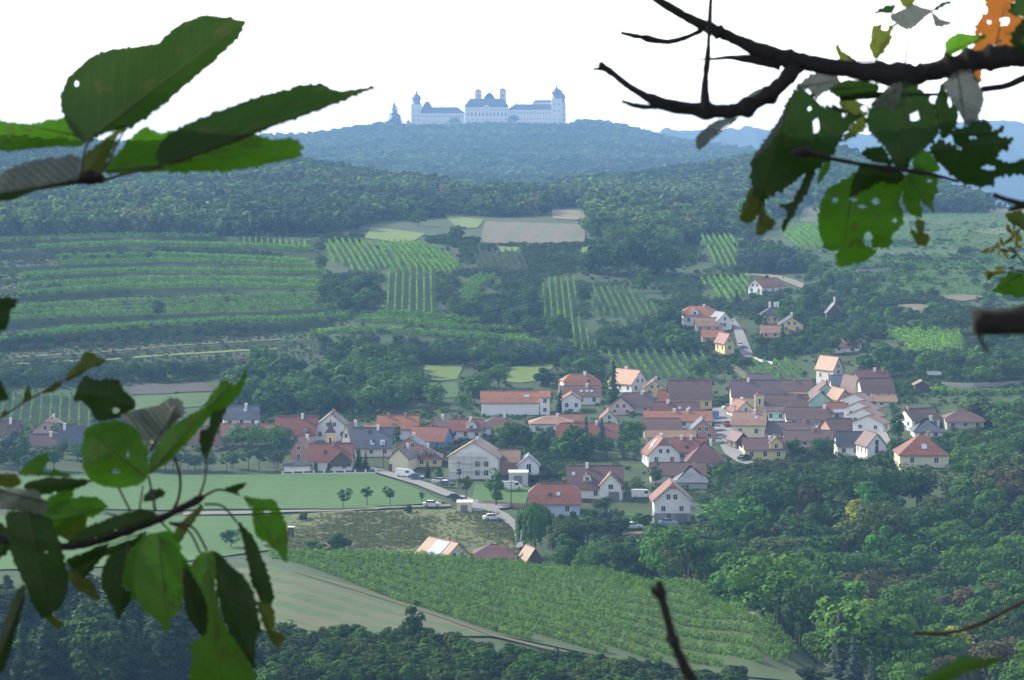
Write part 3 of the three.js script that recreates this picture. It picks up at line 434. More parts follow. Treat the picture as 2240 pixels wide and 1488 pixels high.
function roofPolys(L, S, R, c, ov, th) {      // ridge along x; c = height share where the hipped end starts
  const W = L / 2 + ov * (c < 1 ? 1 : 0.8), D = S / 2 + ov, r = R * D / (S / 2), y0 = -(r - R), ins = (1 - c) * D * 0.95, out = [], t = V(0, th, 0);
  for (const s of [1, -1]) { const E = [V(-W, y0, s * D), V(W, y0, s * D)]; if (c > 0 && c < 1) E.push(V(W, y0 + c * r, s * D * (1 - c))); E.push(V(W - ins, y0 + r, 0)); if (ins > 0.01 || c === 1) E.push(V(-W + ins, y0 + r, 0)); if (c > 0 && c < 1) E.push(V(-W, y0 + c * r, s * D * (1 - c))); out.push([E, t]);
    if (c < 1) out.push([c > 0 ? [V(s * W, y0 + c * r, D * (1 - c)), V(s * W, y0 + c * r, -D * (1 - c)), V(s * (W - ins), y0 + r, 0)] : [V(s * W, y0, D), V(s * W, y0, -D), V(s * (W - ins), y0 + r, 0)], t]); }
  return out;
}
function house(label, type, u, vb, wpx, ve, vr, o = {}) {
  const p = o.d ? at(u, o.d) : hit(u, vb), s = scaleAt(p), w = wpx / s, name = o.name ?? 'house', G = new THREE.Group(), c = o.clip ?? 1, ov = o.ov ?? 0.45;
  const span = type === 'L' ? (o.dep ?? Math.min(9, Math.max(5, w * 0.6))) : Math.max(2, w - 2 * ov), L = type === 'L' ? Math.max(2, w - 2 * ov * (c < 1 ? 1 : 0.8)) : (o.dep ?? span * 1.25);
  const h = Math.max(1.2, ((o.d ? proj(p.x, p.y, p.z)[1] : vb) - ve) / s), R = Math.max(0.7, (ve - vr) / s - (type === 'L' ? span * 0.03 : 0)), wm = wallMat[o.wall ?? 'white'], rm = roofMat[o.roof ?? 'red'];
  const put = (g) => { if (type === 'G') g.rotateY(Math.PI / 2); return g; };
  const prof = [V(-L / 2, -1.5, -span / 2), V(-L / 2, -1.5, span / 2), V(-L / 2, h, span / 2)]; const cy = h + R * c - 0.02, cz = span / 2 * (1 - c);
  if (c === 1) prof.push(V(-L / 2, h + R - 0.02, 0)); else if (c > 0) prof.push(V(-L / 2, cy, cz), V(-L / 2, cy, -cz)); prof.push(V(-L / 2, h, -span / 2));
  part('wall', put(solid([[prof, V(L, 0, 0)]])), wm, G);
  const rp = roofPolys(L, span, R, c, ov, 0.2).map(([a, t]) => [a.map((q) => V(q.x, q.y + h + 0.03, q.z)), t]);
  const roof = part('roof', put(solid(rp)), rm, G);
  if (!o.noridge) part('ridge_cap', put(box(-L / 2 + (1 - c) * span * 0.48, L / 2 - (1 - c) * span * 0.48, h + R + 0.2, h + R + 0.32, -0.14, 0.14)), rm, roof);
  for (const [fx, col, ch] of o.ch ?? [[0.3, 'white']]) { const x = fx * L / 2 * (type === 'G' ? 1 : 1), y = h + R; part('chimney', put(solid([[[V(x - 0.35, y - 1, 0.25), V(x + 0.35, y - 1, 0.25), V(x + 0.35, y - 1, 0.85), V(x - 0.35, y - 1, 0.85)], V(0, 1.75 + (ch ?? 0), 0)], [[V(x - 0.43, y + 0.76 + (ch ?? 0), 0.17), V(x + 0.43, y + 0.76 + (ch ?? 0), 0.17), V(x + 0.43, y + 0.76 + (ch ?? 0), 0.93), V(x - 0.43, y + 0.76 + (ch ?? 0), 0.93)], V(0, 0.12, 0)]])), col === 'white' ? wallMat.white : mBrickCh, roof); }
  const sl = Math.atan2(R, span / 2);
  const onRoof = (fx, fy, wdt, len, mat, nm, sd = 1, lift = 0.24) => { const g = box(-wdt / 2, wdt / 2, -len / 2, len / 2, 0, 0.07); g.rotateX(-Math.PI / 2 + sl); g.translate(fx * L / 2, h + R * fy + lift + 0.03, (span / 2) * (1 - fy) + 0.02); if (sd < 0) g.rotateY(Math.PI); return part(nm, put(g), mat, roof); };
  for (const [fx, fy, sd, sc, bright] of o.sky ?? []) onRoof(fx, fy, 0.8 * (sc ?? 1), 1.15 * (sc ?? 1), bright ? mSolar : mPane, 'skylight', sd ?? 1);
  for (const [fx, fy, a, b, sd] of o.solar ?? []) onRoof(fx, fy, a, b, mSolar, 'solar_panel', sd ?? 1);
  for (const [fx, fy, dw, dh, dr] of o.dorm ?? []) {       // gabled dormers on the front slope
    const z0 = span / 2 * (1 - fy), yb = h + R * fy, D = new THREE.Group(); D.name = 'dormer'; G.add(D);
    const k = dh + dw * 0.45, dl = Math.min(z0 + 0.5, span * 0.5 * (k / R) + 0.3);
    part('wall', put(solid([[[V(fx * L / 2 - dw / 2, yb, z0), V(fx * L / 2 + dw / 2, yb, z0), V(fx * L / 2 + dw / 2, yb + dh, z0), V(fx * L / 2, yb + k, z0), V(fx * L / 2 - dw / 2, yb + dh, z0)], V(0, 0, -dl)]])), wallMat[o.dwall ?? o.wall ?? 'white'], D);
    const q = dw / 2 + 0.25; part('dormer_roof', put(solid([1, -1].map((e) => [[V(fx * L / 2, yb + k + 0.02, z0 + 0.3), V(fx * L / 2 + e * q, yb + k - q * (dw * 0.45) / (dw / 2), z0 + 0.3), V(fx * L / 2 + e * q, yb + k - q * 0.9, z0 - dl), V(fx * L / 2, yb + k + 0.02, z0 - dl)], V(0, 0.13, 0)]))), roofMat[dr ?? o.roof ?? 'red'], D);
    if (type === 'L') windowAt(D, fx * L / 2, yb + dh * 0.55, z0, 0, Math.min(0.9, dw * 0.5), Math.min(1.1, dh * 0.75));
  }
  const hd = (type === 'L' ? span : L) / 2, hw = (type === 'L' ? L : span) / 2;
  if (o.win !== 0) {
    const nfl = Math.max(1, Math.min(3, Math.round(h / 3))), cols = o.cols ?? Math.max(1, Math.round(hw * 2 / 3.4));
    for (let f = 0; f < nfl; f++) for (let i = 0; i < cols; i++) windowAt(G, (i + 0.5) / cols * hw * 2 - hw, (f + 0.58) * h / nfl, hd, 0, 0.95, Math.min(1.3, h / nfl * 0.45));
    if (type === 'G' && R > 2.2) for (const e of hw > 3.2 ? [-1, 1] : [0]) windowAt(G, e * 0.95, h + R * 0.22, hd, 0, 0.85, 1.1);
    const ns = Math.max(1, Math.round(hd * 2 / 4)); for (const sd of [-1, 1]) for (let i = 0; i < ns; i++) windowAt(G, sd * hw, h * 0.55, (i + 0.5) / ns * hd * 2 - hd, sd * Math.PI / 2, 0.95, Math.min(1.3, h * 0.4));
  }
  if (o.stone) part('plinth', box(-hw - 0.06, hw + 0.06, -1.5, o.stone, -hd - 0.06, hd + 0.06), wallMat.stone, G);
  if (o.door !== undefined) part('door', box(o.door * hw - 0.5, o.door * hw + 0.5, 0, 2.1, hd, hd + 0.09), mDoor, G);
  if (o.gate !== undefined) part('garage_door', box(o.gate * hw - 1.3, o.gate * hw + 1.3, 0, 2.2, hd, hd + 0.1), mGate, G);
  if (type === 'L' && c < 1 === false || type === 'L') part('gutter', put(box(-L / 2, L / 2, h - 0.12 - ov * R / (span / 2) + 0.02, h - ov * R / (span / 2) + 0.12, span / 2 + ov, span / 2 + ov + 0.12)), mGutter, roof);
  const a = (o.yaw ?? 0) * Math.PI / 180; G.rotation.y = a; G.position.set(p.x - Math.sin(a) * hd, p.y, p.z - Math.cos(a) * hd);
  VR.push([u - wpx / 2, u + wpx / 2, vr, lerp(ve, vb, 0.45), -p.z]);
  HP.push([G.position.x, G.position.z, Math.max(hw, hd) + 1.6]);
  o.extra?.(G, { L, span, h, R, hd, hw });
  return top(name, G, label, o.cat ?? 'house');
}
srand(701);
const HS = [
  // left end of the village
  ['pink house with brown roof at the left picture edge', 'L', 12, 985, 60, 948, 922, { roof: 'brown', wall: 'pinkish' }],
  ['house with orange gable roof behind the trees at left', 'G', 106, 968, 76, 941, 917, { roof: 'tan', wall: 'pinkish', dep: 9, clip: 0.7 }],
  ['low purple-brown roofed house below the orange gable at left', 'L', 98, 990, 74, 974, 951, { roof: 'purple', wall: 'cream' }],
  ['grey-roofed house with yellow wall right of the orange gable at left', 'L', 156, 993, 64, 968, 933, { roof: 'slate', wall: 'yellow', ch: [[-0.6, 'white']] }],
  ['white house with steep dark grey roof and bright skylight above the red roofs', 'L', 528, 936, 82, 915, 889, { roof: 'slate', dep: 8, sky: [[0.25, 0.6, 1, 1.2, 1]], yaw: 8 }],
  ['long red-roofed house with cream walls left of the chapel', 'L', 540, 975, 118, 957, 930, { roof: 'red', wall: 'cream', dep: 9, dorm: [[-0.55, 0.1, 5, 1.2]] }],
  ['brown hip-roofed yellow house behind the leaves on the left', 'L', 448, 985, 84, 970, 934, { roof: 'maroon', wall: 'yellow', clip: 0, dep: 9 }],
  ['long red roof left of the white chalet', 'L', 646, 972, 94, 950, 912, { roof: 'red', dep: 9, dorm: [[0.5, 0.1, 1.3, 0.8]] }],
  ['white chalet with wide brown gable behind the chapel spire', 'G', 724, 968, 80, 934, 905, { roof: 'brown', wall: 'white', dep: 12, ch: [[-0.2, 'brick']] }],
  ['brick-orange gabled house left of the chapel house', 'G', 653, 1016, 44, 985, 961, { roof: 'tan', wall: 'brick', yaw: -16, dep: 8 }],
  ['red-roofed house with dark wooden gable below the chapel spire', 'L', 722, 1034, 100, 1008, 972, { roof: 'red', dep: 9, sky: [[-0.25, 0.45]], ch: [[0.1, 'brick']], extra: (G, q) => { part('wooden_gable', solid([[[V(q.hw * 0.0, q.h * 0.55, q.hd + 0.7), V(q.hw * 0.98, q.h * 0.55, q.hd + 0.7), V(q.hw * 0.98, q.h, q.hd + 0.7), V(q.hw * 0.49, q.h + q.R * 0.62, q.hd + 0.7), V(q.hw * 0.0, q.h, q.hd + 0.7)], V(0, 0, -2.4)]]), wallMat.wood, G); } }],
  ['flat-roofed white garage left of the chapel house', 'L', 650, 1036, 64, 1018, 1008, { roof: 'dark', dep: 6, win: 0, ch: [], clip: 0, name: 'garage', cat: 'garage' }],
  ['house with long dark slate roof right of the chapel', 'L', 812, 1000, 94, 979, 938, { roof: 'slate', dep: 10, sky: [[-0.1, 0.75], [0.1, 0.25], [0.55, 0.2, 1, 1.6, 1], [0.05, 0.2, 1, 1.4, 1]] }],
  ['narrow white gabled house between chalet and slate roof', 'G', 757, 990, 28, 960, 929, { roof: 'tan', yaw: -20, dep: 8 }],
  ['orange-roofed house behind the birch', 'L', 870, 962, 94, 938, 911, { roof: 'orange', dep: 9, ch: [[0.35, 'brick'], [-0.5, 'brick']] }],
  ['small orange lean roof left of the orange house', 'L', 812, 958, 34, 940, 931, { roof: 'orange', dep: 6, ch: [], win: 0 }],
  ['red-roofed house with blue gable end', 'L', 932, 982, 86, 964, 936, { roof: 'red', wall: 'blue', dep: 8.5, yaw: -17, ch: [] }],
  ['small gabled roof with pale left slope behind the blue gable', 'G', 948, 955, 38, 937, 917, { roof: 'tan', wall: 'brick', dep: 8, yaw: -22 }],
  ['red-roofed house right of the blue gable', 'L', 1018, 962, 78, 942, 920, { roof: 'red', dep: 8, dorm: [[0.35, 0.1, 3, 1.1, 'tan']] }],
  ['brown hipped roof behind trees left of the pink-roofed villa', 'L', 1094, 958, 70, 936, 914, { roof: 'brown', clip: 0.4, dep: 9 }],
  ['cream gabled house at the roadside facing the van', 'G', 872, 1033, 50, 1003, 983, { roof: 'brown', wall: 'cream', yaw: -14, dep: 10, win: 0, door: -0.9 }],
  ['house with grey gable behind the cream roadside house', 'G', 895, 1012, 66, 978, 959, { roof: 'slate', wall: 'brick', dep: 8, yaw: -6 }],
  ['brown hip-roofed house with dormers behind the roadside conifers', 'L', 922, 1022, 94, 1003, 978, { roof: 'maroon', wall: 'yellow', clip: 0, dep: 10, dorm: [[-0.45, 0.25, 1.2, 0.9], [0.05, 0.25, 1.2, 0.9], [0.45, 0.25, 1.2, 0.9]] }],
  ['large white house under scaffolding with broad gable', 'G', 1034, 1048, 120, 1000, 967, { roof: 'tan', wall: 'white', dep: 13, yaw: -6, ov: 0.7, win: 0, ch: [[-0.3, 'white']], extra: (G, q) => { for (const [x, y] of [[0.2, 0.66], [0.55, 0.66], [0.2, 0.26], [0.55, 0.26], [-0.55, 0.3]]) windowAt(G, x * q.hw, y * q.h + 0.2, q.hd, 0, 1.1, 1.35); } }],
  ['tan-roofed annex right of the scaffolded house', 'L', 1110, 1040, 58, 1010, 986, { roof: 'tan', wall: 'brick', dep: 8, win: 0, ch: [] }],
  ['small white gabled house with tall dark window', 'G', 1156, 1042, 54, 1018, 998, { roof: 'grey', wall: 'white', dep: 8, ch: [], win: 0, extra: (G, q) => windowAt(G, 0.1, q.h * 0.75, q.hd, 0, 1.1, 2.2) }],
  ['long white building with orange roof and two bright skylights', 'L', 1116, 910, 132, 881, 858, { roof: 'orange', dep: 9, win: 0, ch: [], sky: [[0.52, 0.5, 1, 1.1, 1], [0.62, 0.5, 1, 1.1, 1]] }],
  ['low orange-roofed wing right of the long white building', 'L', 1192, 908, 26, 869, 856, { roof: 'orange', dep: 7, ch: [] }],
  ['orange half-hipped house on the slope left of the tall conifer', 'L', 1276, 866, 84, 846, 819, { roof: 'orange', clip: 0.45, dep: 10, yaw: 12, sky: [[0.4, 0.4]] }],
  ['brown-roofed house with three skylights below the orange half-hip', 'L', 1272, 885, 88, 865, 845, { roof: 'brown', dep: 9, sky: [[0, 0.4, 1, 1, 1], [0.3, 0.4, 1, 1, 1], [0.55, 0.4, 1, 1, 1]] }],
  ['small white gable with orange roof right of the long white building', 'G', 1250, 902, 48, 875, 862, { roof: 'orange', dep: 8, ch: [] }],
  ['villa with pale pink hipped roof in the village middle', 'L', 1206, 952, 100, 927, 911, { roof: 'pink', clip: 0, dep: 10 }],
  ['low rust-coloured roof right of the pink-roofed villa', 'L', 1248, 935, 68, 921, 909, { roof: 'rust', dep: 6, win: 0, ch: [] }],
  ['long orange-red house behind the two spruces', 'L', 1286, 980, 138, 958, 928, { roof: 'red', dep: 9, clip: 0.8, dorm: [[-0.45, 0.25, 3.2, 0.9]] }],
  ['brown-roofed house with pinkish gable in the dense village middle', 'G', 1358, 908, 62, 894, 870, { roof: 'purple', wall: 'pinkish', dep: 12 }],
  ['purple-brown long roof right of the pinkish gable', 'L', 1396, 905, 68, 890, 862, { roof: 'purple', wall: 'grey', dep: 10 }],
  ['mint gabled house with red roof behind the round tree', 'G', 1333, 938, 42, 917, 900, { roof: 'red', wall: 'palegreen', dep: 9, ch: [] }],
  ['house with bright orange-red roof on the slope right of the tall conifer', 'G', 1400, 860, 54, 838, 811, { roof: 'orange', wall: 'white', dep: 11, yaw: 38 }],
  ['yellow gabled house below the bright orange roof', 'G', 1433, 870, 54, 850, 833, { roof: 'brown', wall: 'yellow', dep: 9 }],
  ['large plain brown-red barn roof above the village street', 'L', 1511, 898, 98, 872, 833, { roof: 'brown', wall: 'yellow', dep: 11, ch: [] }],
  ['house with white gable in front of the large barn roof', 'G', 1510, 890, 42, 873, 855, { roof: 'maroon', wall: 'white', dep: 8, ch: [] }],
  ['red roof running left from the white gable', 'L', 1470, 892, 60, 876, 854, { roof: 'red', dep: 8, ch: [] }],
  ['long dark-red roof with skylights left of the street top', 'L', 1480, 915, 108, 904, 882, { roof: 'maroon', dep: 9, ch: [[-0.35, 'white']], sky: [[0.15, 0.4, 1, 1, 1], [0.55, 0.4, 1, 1, 1]] }],
  ['long orange roof with white end walls left of the street', 'L', 1484, 938, 152, 922, 902, { roof: 'orange', wall: 'white', dep: 9, ch: [[-0.1, 'white'], [0.3, 'white']] }],
  ['weathered brown roof below the long orange one', 'L', 1450, 962, 84, 941, 918, { roof: 'brown', wall: 'pinkish', dep: 9, ch: [] }],
  ['brown gabled house beside the parked cars', 'G', 1538, 964, 64, 945, 919, { roof: 'slate', wall: 'brick', dep: 9, ch: [[0.2, 'brick']] }],
  ['low tan roof above the bright-edged red house', 'L', 1468, 980, 110, 958, 944, { roof: 'tan', wall: 'pinkish', dep: 7, ch: [], win: 0 }],
  ['red-roofed house with pale half-hipped gable and sunlit skylight slope', 'G', 1453, 1020, 78, 994, 960, { roof: 'red', wall: 'white', clip: 0.62, dep: 10, yaw: 8, solar: [[-0.1, 0.6, 1.6, 2.2, -1], [0.25, 0.35, 1.2, 1.6, -1]] }],
  ['long red roof joined right of the pale half-hipped gable', 'L', 1510, 1008, 76, 988, 960, { roof: 'red', dep: 9, sky: [[-0.2, 0.3]], ch: [[0.1, 'white'], [-0.5, 'white']] }],
  ['dark red hipped roof at the lower end of the street', 'L', 1545, 1030, 92, 1012, 970, { roof: 'maroon', clip: 0, dep: 11 }],
  ['low brown roof above the grey hipped one', 'L', 1484, 1058, 126, 1040, 1016, { roof: 'brown', wall: 'white', dep: 8, ch: [] }],
  ['house with pale grey pyramid roof', 'L', 1514, 1072, 74, 1055, 1023, { roof: 'grey', wall: 'grey', clip: 0, dep: 9, ch: [[0.2, 'brick']], win: 0 }],
  ['white gabled house with red roof edges and stone ground floor', 'G', 1471, 1144, 94, 1093, 1058, { roof: 'red', wall: 'white', clip: 0.78, dep: 11, ov: 0.8, stone: 2.3, win: 0, door: -0.2, ch: [[-0.7, 'white']], extra: (G, q) => { for (const [x, y] of [[-0.22, 1.12], [0.16, 1.12], [-0.5, 0.62], [0.5, 0.62]]) windowAt(G, x * q.hw, y * q.h, q.hd, 0, 0.9, 1.15); part('garage_door', box(q.hw * 0.15, q.hw * 0.8, 0, 2.1, q.hd + 0.05, q.hd + 0.14), mGate, G); part('balcony', box(q.hw, q.hw + 1.3, q.h * 0.5, q.h * 0.5 + 0.9, -q.hd * 0.5, q.hd * 0.7), wallMat.grey, G); } }],
  ['brown-roofed house with white gable wing right of the green hedge', 'L', 1303, 1094, 126, 1068, 1022, { roof: 'brown', wall: 'white', dep: 11, cols: 3, ch: [[-0.3, 'white']], dorm: [[-0.3, 0.28, 1.9, 1.2]], sky: [[-0.8, 0.6, 1, 1, 1]] }],
  ['white gable wing with dark garage door', 'G', 1336, 1096, 54, 1062, 1038, { roof: 'tan', wall: 'white', dep: 5, ch: [], win: 0, gate: 0.3, extra: (G, q) => windowAt(G, 0, q.h * 0.9, q.hd, 0, 1.1, 1.1) }],
  ['grey-blue house with clipped red roof beside the road', 'L', 1214, 1130, 116, 1101, 1061, { roof: 'red', wall: 'greyblue', clip: 0.55, dep: 10, cols: 2, ch: [], sky: [[-0.2, 0.4], [0.15, 0.42, 1, 1, 1]] }],
  ['brown house with big white solar panels at the edge of the near vineyard', 'G', 1002, 1256, 80, 1222, 1190, { d: 668, roof: 'tan', dep: 12, yaw: 32, wall: 'cream', ch: [[-0.2, 'brick']], solar: [[0.1, 0.45, 5.2, 4.4, -1]] }],
  ['long brown roof with hipped end behind the vineyard crest', 'L', 1080, 1256, 92, 1222, 1197, { d: 672, roof: 'maroon', wall: 'cream', dep: 10, clip: 0.3, ch: [[0.7, 'brick']] }],
  ['small brown wooden gable at the vineyard crest beside the willow', 'G', 1170, 1256, 42, 1224, 1201, { d: 671, roof: 'tan', wall: 'wood', dep: 6, yaw: 18, ch: [], win: 0, name: 'shed', cat: 'shed' }],
  // right part
  ['yellow-walled brown-roofed building at the top of the street', 'L', 1656, 896, 114, 868, 834, { roof: 'purple', wall: 'cream', dep: 11, ch: [[-0.3, 'white']], cols: 3 }],
  ['brown roof with white left gable above the yellow building', 'L', 1662, 858, 52, 842, 820, { roof: 'purple', wall: 'white', dep: 9, ch: [] }],
  ['long low brown roof with pale wall right of the yellow building', 'L', 1732, 866, 96, 855, 834, { roof: 'brown', wall: 'grey', dep: 9, ch: [[0.2, 'brick']] }],
  ['second long brown roof in front of the mint gables', 'L', 1742, 885, 76, 876, 858, { roof: 'tan', wall: 'pinkish', dep: 8, ch: [] }],
  ['long brown courtyard roof above the mint front', 'L', 1722, 905, 102, 893, 866, { roof: 'brown', wall: 'pinkish', dep: 10, ch: [[0.5, 'brick']] }],
  ['small red gable roof at the street below the yellow turret', 'G', 1632, 915, 54, 902, 880, { roof: 'red', wall: 'cream', dep: 9, yaw: 12 }],
  ['cream house with pink-orange roof on the street corner', 'L', 1637, 962, 76, 930, 904, { roof: 'pink', wall: 'cream', dep: 9, cols: 2, sky: [[0.45, 0.5, 1, 1, 1]], yaw: -10 }],
  ['mint green front with white awning', 'L', 1697, 925, 48, 900, 892, { roof: 'brown', wall: 'mint', dep: 6, ch: [], cols: 2, extra: (G, q) => part('awning', box(-q.hw, q.hw, 0.6, 1.0, q.hd, q.hd + 1.4), wallMat.white, G) }],
  ['brown-roofed house with white arcade right of the mint front', 'L', 1768, 930, 98, 918, 894, { roof: 'brown', wall: 'white', dep: 9, ch: [[0.85, 'white']] }],
  ['tall mint green gable with two windows', 'G', 1808, 892, 66, 866, 840, { roof: 'brown', wall: 'mint', dep: 12, ch: [[-0.3, 'brick']] }],
  ['lower plain mint green gable', 'G', 1796, 900, 56, 879, 859, { roof: 'brown', wall: 'mint', dep: 6, ch: [], win: 0 }],
  ['long brown roof left of the cream half-hip', 'L', 1755, 958, 176, 946, 927, { roof: 'purple', wall: 'pinkish', dep: 10, ch: [[0.1, 'brick'], [0.7, 'brick']], sky: [[0.4, 0.5, 1, 1, 1]] }],
  ['second long brown roof nearer the wood', 'L', 1790, 978, 150, 964, 944, { roof: 'brown', wall: 'pinkish', dep: 9, ch: [[-0.1, 'brick']] }],
  ['cream house with half-hipped gable above the wood', 'L', 1674, 1008, 94, 984, 962, { roof: 'brown', wall: 'yellow', dep: 9, dorm: [[0.55, 0, 3.4, 1.6]] }],
  ['small brown gable on the street below the cream corner house', 'G', 1626, 984, 38, 964, 948, { roof: 'brown', wall: 'wood', dep: 8, ch: [], yaw: 14 }],
  ['tall narrow white house with orange roof above the mint gables', 'G', 1834, 842, 32, 806, 782, { roof: 'orange', wall: 'grey', dep: 9, yaw: 30, ch: [] }],
  ['grey slate roof in front of the tall white house', 'L', 1846, 862, 56, 843, 823, { roof: 'slate', wall: 'pinkish', dep: 8, ch: [] }],
  ['brown roof on the right at the top of the stepped row', 'L', 1910, 846, 74, 830, 812, { roof: 'maroon', wall: 'white', dep: 8, ch: [[0.2, 'white'], [0.7, 'brick']] }],
  ['house with plain brown roof and white gable heading the stepped row', 'L', 1922, 880, 76, 858, 829, { roof: 'brown', wall: 'white', dep: 9, ch: [], yaw: 6 }],
  ['narrow sunlit white gable left of the lane', 'G', 1877, 884, 20, 850, 824, { roof: 'brown', wall: 'white', dep: 9, yaw: 20, ch: [], win: 0 }],
  ['topmost house of the stepped row along the lane', 'L', 1908, 898, 40, 878, 861, { roof: 'pink', wall: 'white', dep: 9, yaw: 58, ch: [] }],
  ['wide tan roof behind the stepped row', 'L', 1940, 890, 50, 880, 867, { roof: 'tan', wall: 'white', dep: 8, ch: [] }],
  ['second house of the stepped row along the lane', 'L', 1918, 915, 40, 896, 878, { roof: 'pink', wall: 'white', dep: 9, yaw: 58, ch: [] }],
  ['third house of the stepped row along the lane', 'L', 1928, 930, 40, 911, 893, { roof: 'pink', wall: 'white', dep: 9, yaw: 58, ch: [] }],
  ['lowest house of the stepped row along the lane', 'L', 1939, 945, 38, 926, 908, { roof: 'pink', wall: 'white', dep: 9, yaw: 58, ch: [] }],
  ['brick-walled gable house left of the lane', 'G', 1848, 898, 38, 873, 853, { roof: 'tan', wall: 'brick', dep: 9, yaw: 16, ch: [] }],
  ['orange roof with pale glazed lean-to left of the lane', 'L', 1842, 918, 54, 905, 884, { roof: 'orange', wall: 'white', dep: 9, yaw: 20, ch: [], solar: [[-0.2, 0.1, 3.5, 1.6]] }],
  ['brown roof left of the lower lane', 'L', 1848, 955, 66, 942, 918, { roof: 'brown', wall: 'brick', dep: 9, ch: [], yaw: 18 }],
  ['dark-roofed long part of the white half-timbered house', 'L', 1872, 998, 84, 976, 947, { roof: 'dark', wall: 'white', dep: 10, ch: [] }],
  ['white half-timbered gable with brown roof at the lane end', 'G', 1918, 1002, 50, 974, 949, { roof: 'brown', wall: 'white', dep: 10, yaw: 10, ch: [], extra: (G, q) => part('timber_frame', box(-q.hw * 0.15, q.hw * 0.2, 0.2, q.h + q.R * 0.5, q.hd, q.hd + 0.08), wallMat.wood, G) }],
  ['white gabled house with brown roof right of the lane', 'L', 2026, 940, 76, 918, 896, { roof: 'brown', wall: 'white', dep: 8, yaw: 24, ch: [[-0.8, 'brick']] }],
  ['wide dark-brown roof among trees at far right', 'L', 2112, 940, 88, 924, 903, { roof: 'brown', wall: 'grey', clip: 0.3, dep: 10, ch: [] }],
  ['white bungalow with grey hipped roof', 'L', 2032, 960, 68, 944, 918, { roof: 'slate', wall: 'white', clip: 0, dep: 9, ch: [[0.3, 'white']] }],
  ['large cream house with broad orange hipped roof at right above the wood', 'L', 2022, 1026, 114, 996, 955, { roof: 'red', wall: 'cream', clip: 0, dep: 12, cols: 2, sky: [[0.05, 0.35, 1, 1.6, 1]], ch: [[0.3, 'brick']] }],
  ['dark wooden shed on the right garden slope', 'G', 2018, 858, 38, 843, 835, { roof: 'tan', wall: 'wood', dep: 5, ch: [], win: 0, name: 'shed', cat: 'shed' }],
  ['small shed with white roof edge higher on the right slope', 'L', 2045, 830, 30, 820, 815, { roof: 'grey', wall: 'wood', dep: 4, ch: [], win: 0, name: 'shed', cat: 'shed' }],
  // upper hamlet
  ['highest white gabled house with long orange roof below the hill road', 'G', 1652, 646, 44, 628, 612, { roof: 'orange', wall: 'white', dep: 13, yaw: -42, ch: [] }],
  ['orange half-hipped house at the top of the lane', 'L', 1531, 712, 78, 690, 670, { roof: 'orange', wall: 'white', clip: 0.4, dep: 10, dorm: [[-0.3, 0.05, 2.6, 1.2]] }],
  ['long tan roof below the orange half-hip', 'L', 1551, 728, 60, 712, 695, { roof: 'tan', wall: 'pinkish', dep: 8, ch: [] }],
  ['white gabled house at the head of the lane', 'G', 1586, 722, 38, 700, 684, { roof: 'grey', wall: 'white', dep: 9, yaw: 16, ch: [] }],
  ['orange roof beside the lane above the yellow wall', 'L', 1560, 752, 50, 737, 722, { roof: 'orange', wall: 'pinkish', dep: 8, ch: [] }],
  ['narrow house with tan-yellow wall beside the parked car on the lane', 'G', 1596, 776, 28, 750, 732, { roof: 'red', wall: 'yellow', dep: 8, yaw: 20, ch: [] }],
  ['yellow house with black hipped roof and white chimneys', 'L', 1695, 710, 64, 690, 669, { roof: 'dark', wall: 'yellow', clip: 0.0, dep: 9, ch: [[-0.3, 'white', 0.5], [0.3, 'white', 0.4], [0.1, 'white', 0.3]] }],
  ['yellow gabled house with pinkish lower gable', 'G', 1732, 730, 56, 710, 694, { roof: 'slate', wall: 'yellow', dep: 10, ch: [[0.2, 'white', 0.6]] }],
  ['low yellow house with pink roof below the black roof', 'L', 1686, 740, 44, 728, 713, { roof: 'pink', wall: 'yellow', dep: 7, ch: [] }],
  ['dark steep grey-edged gable with tall white chimney', 'G', 1826, 702, 38, 684, 666, { roof: 'grey', wall: 'wood', dep: 8, ch: [[0.5, 'white', 1.3]], win: 0 }],
  ['small orange and brown roofed house half hidden on the right slope', 'L', 1850, 772, 62, 760, 743, { roof: 'rust', wall: 'white', dep: 8, yaw: -14, ch: [[0.8, 'brick']] }],
];
for (const a of HS) house(...a);

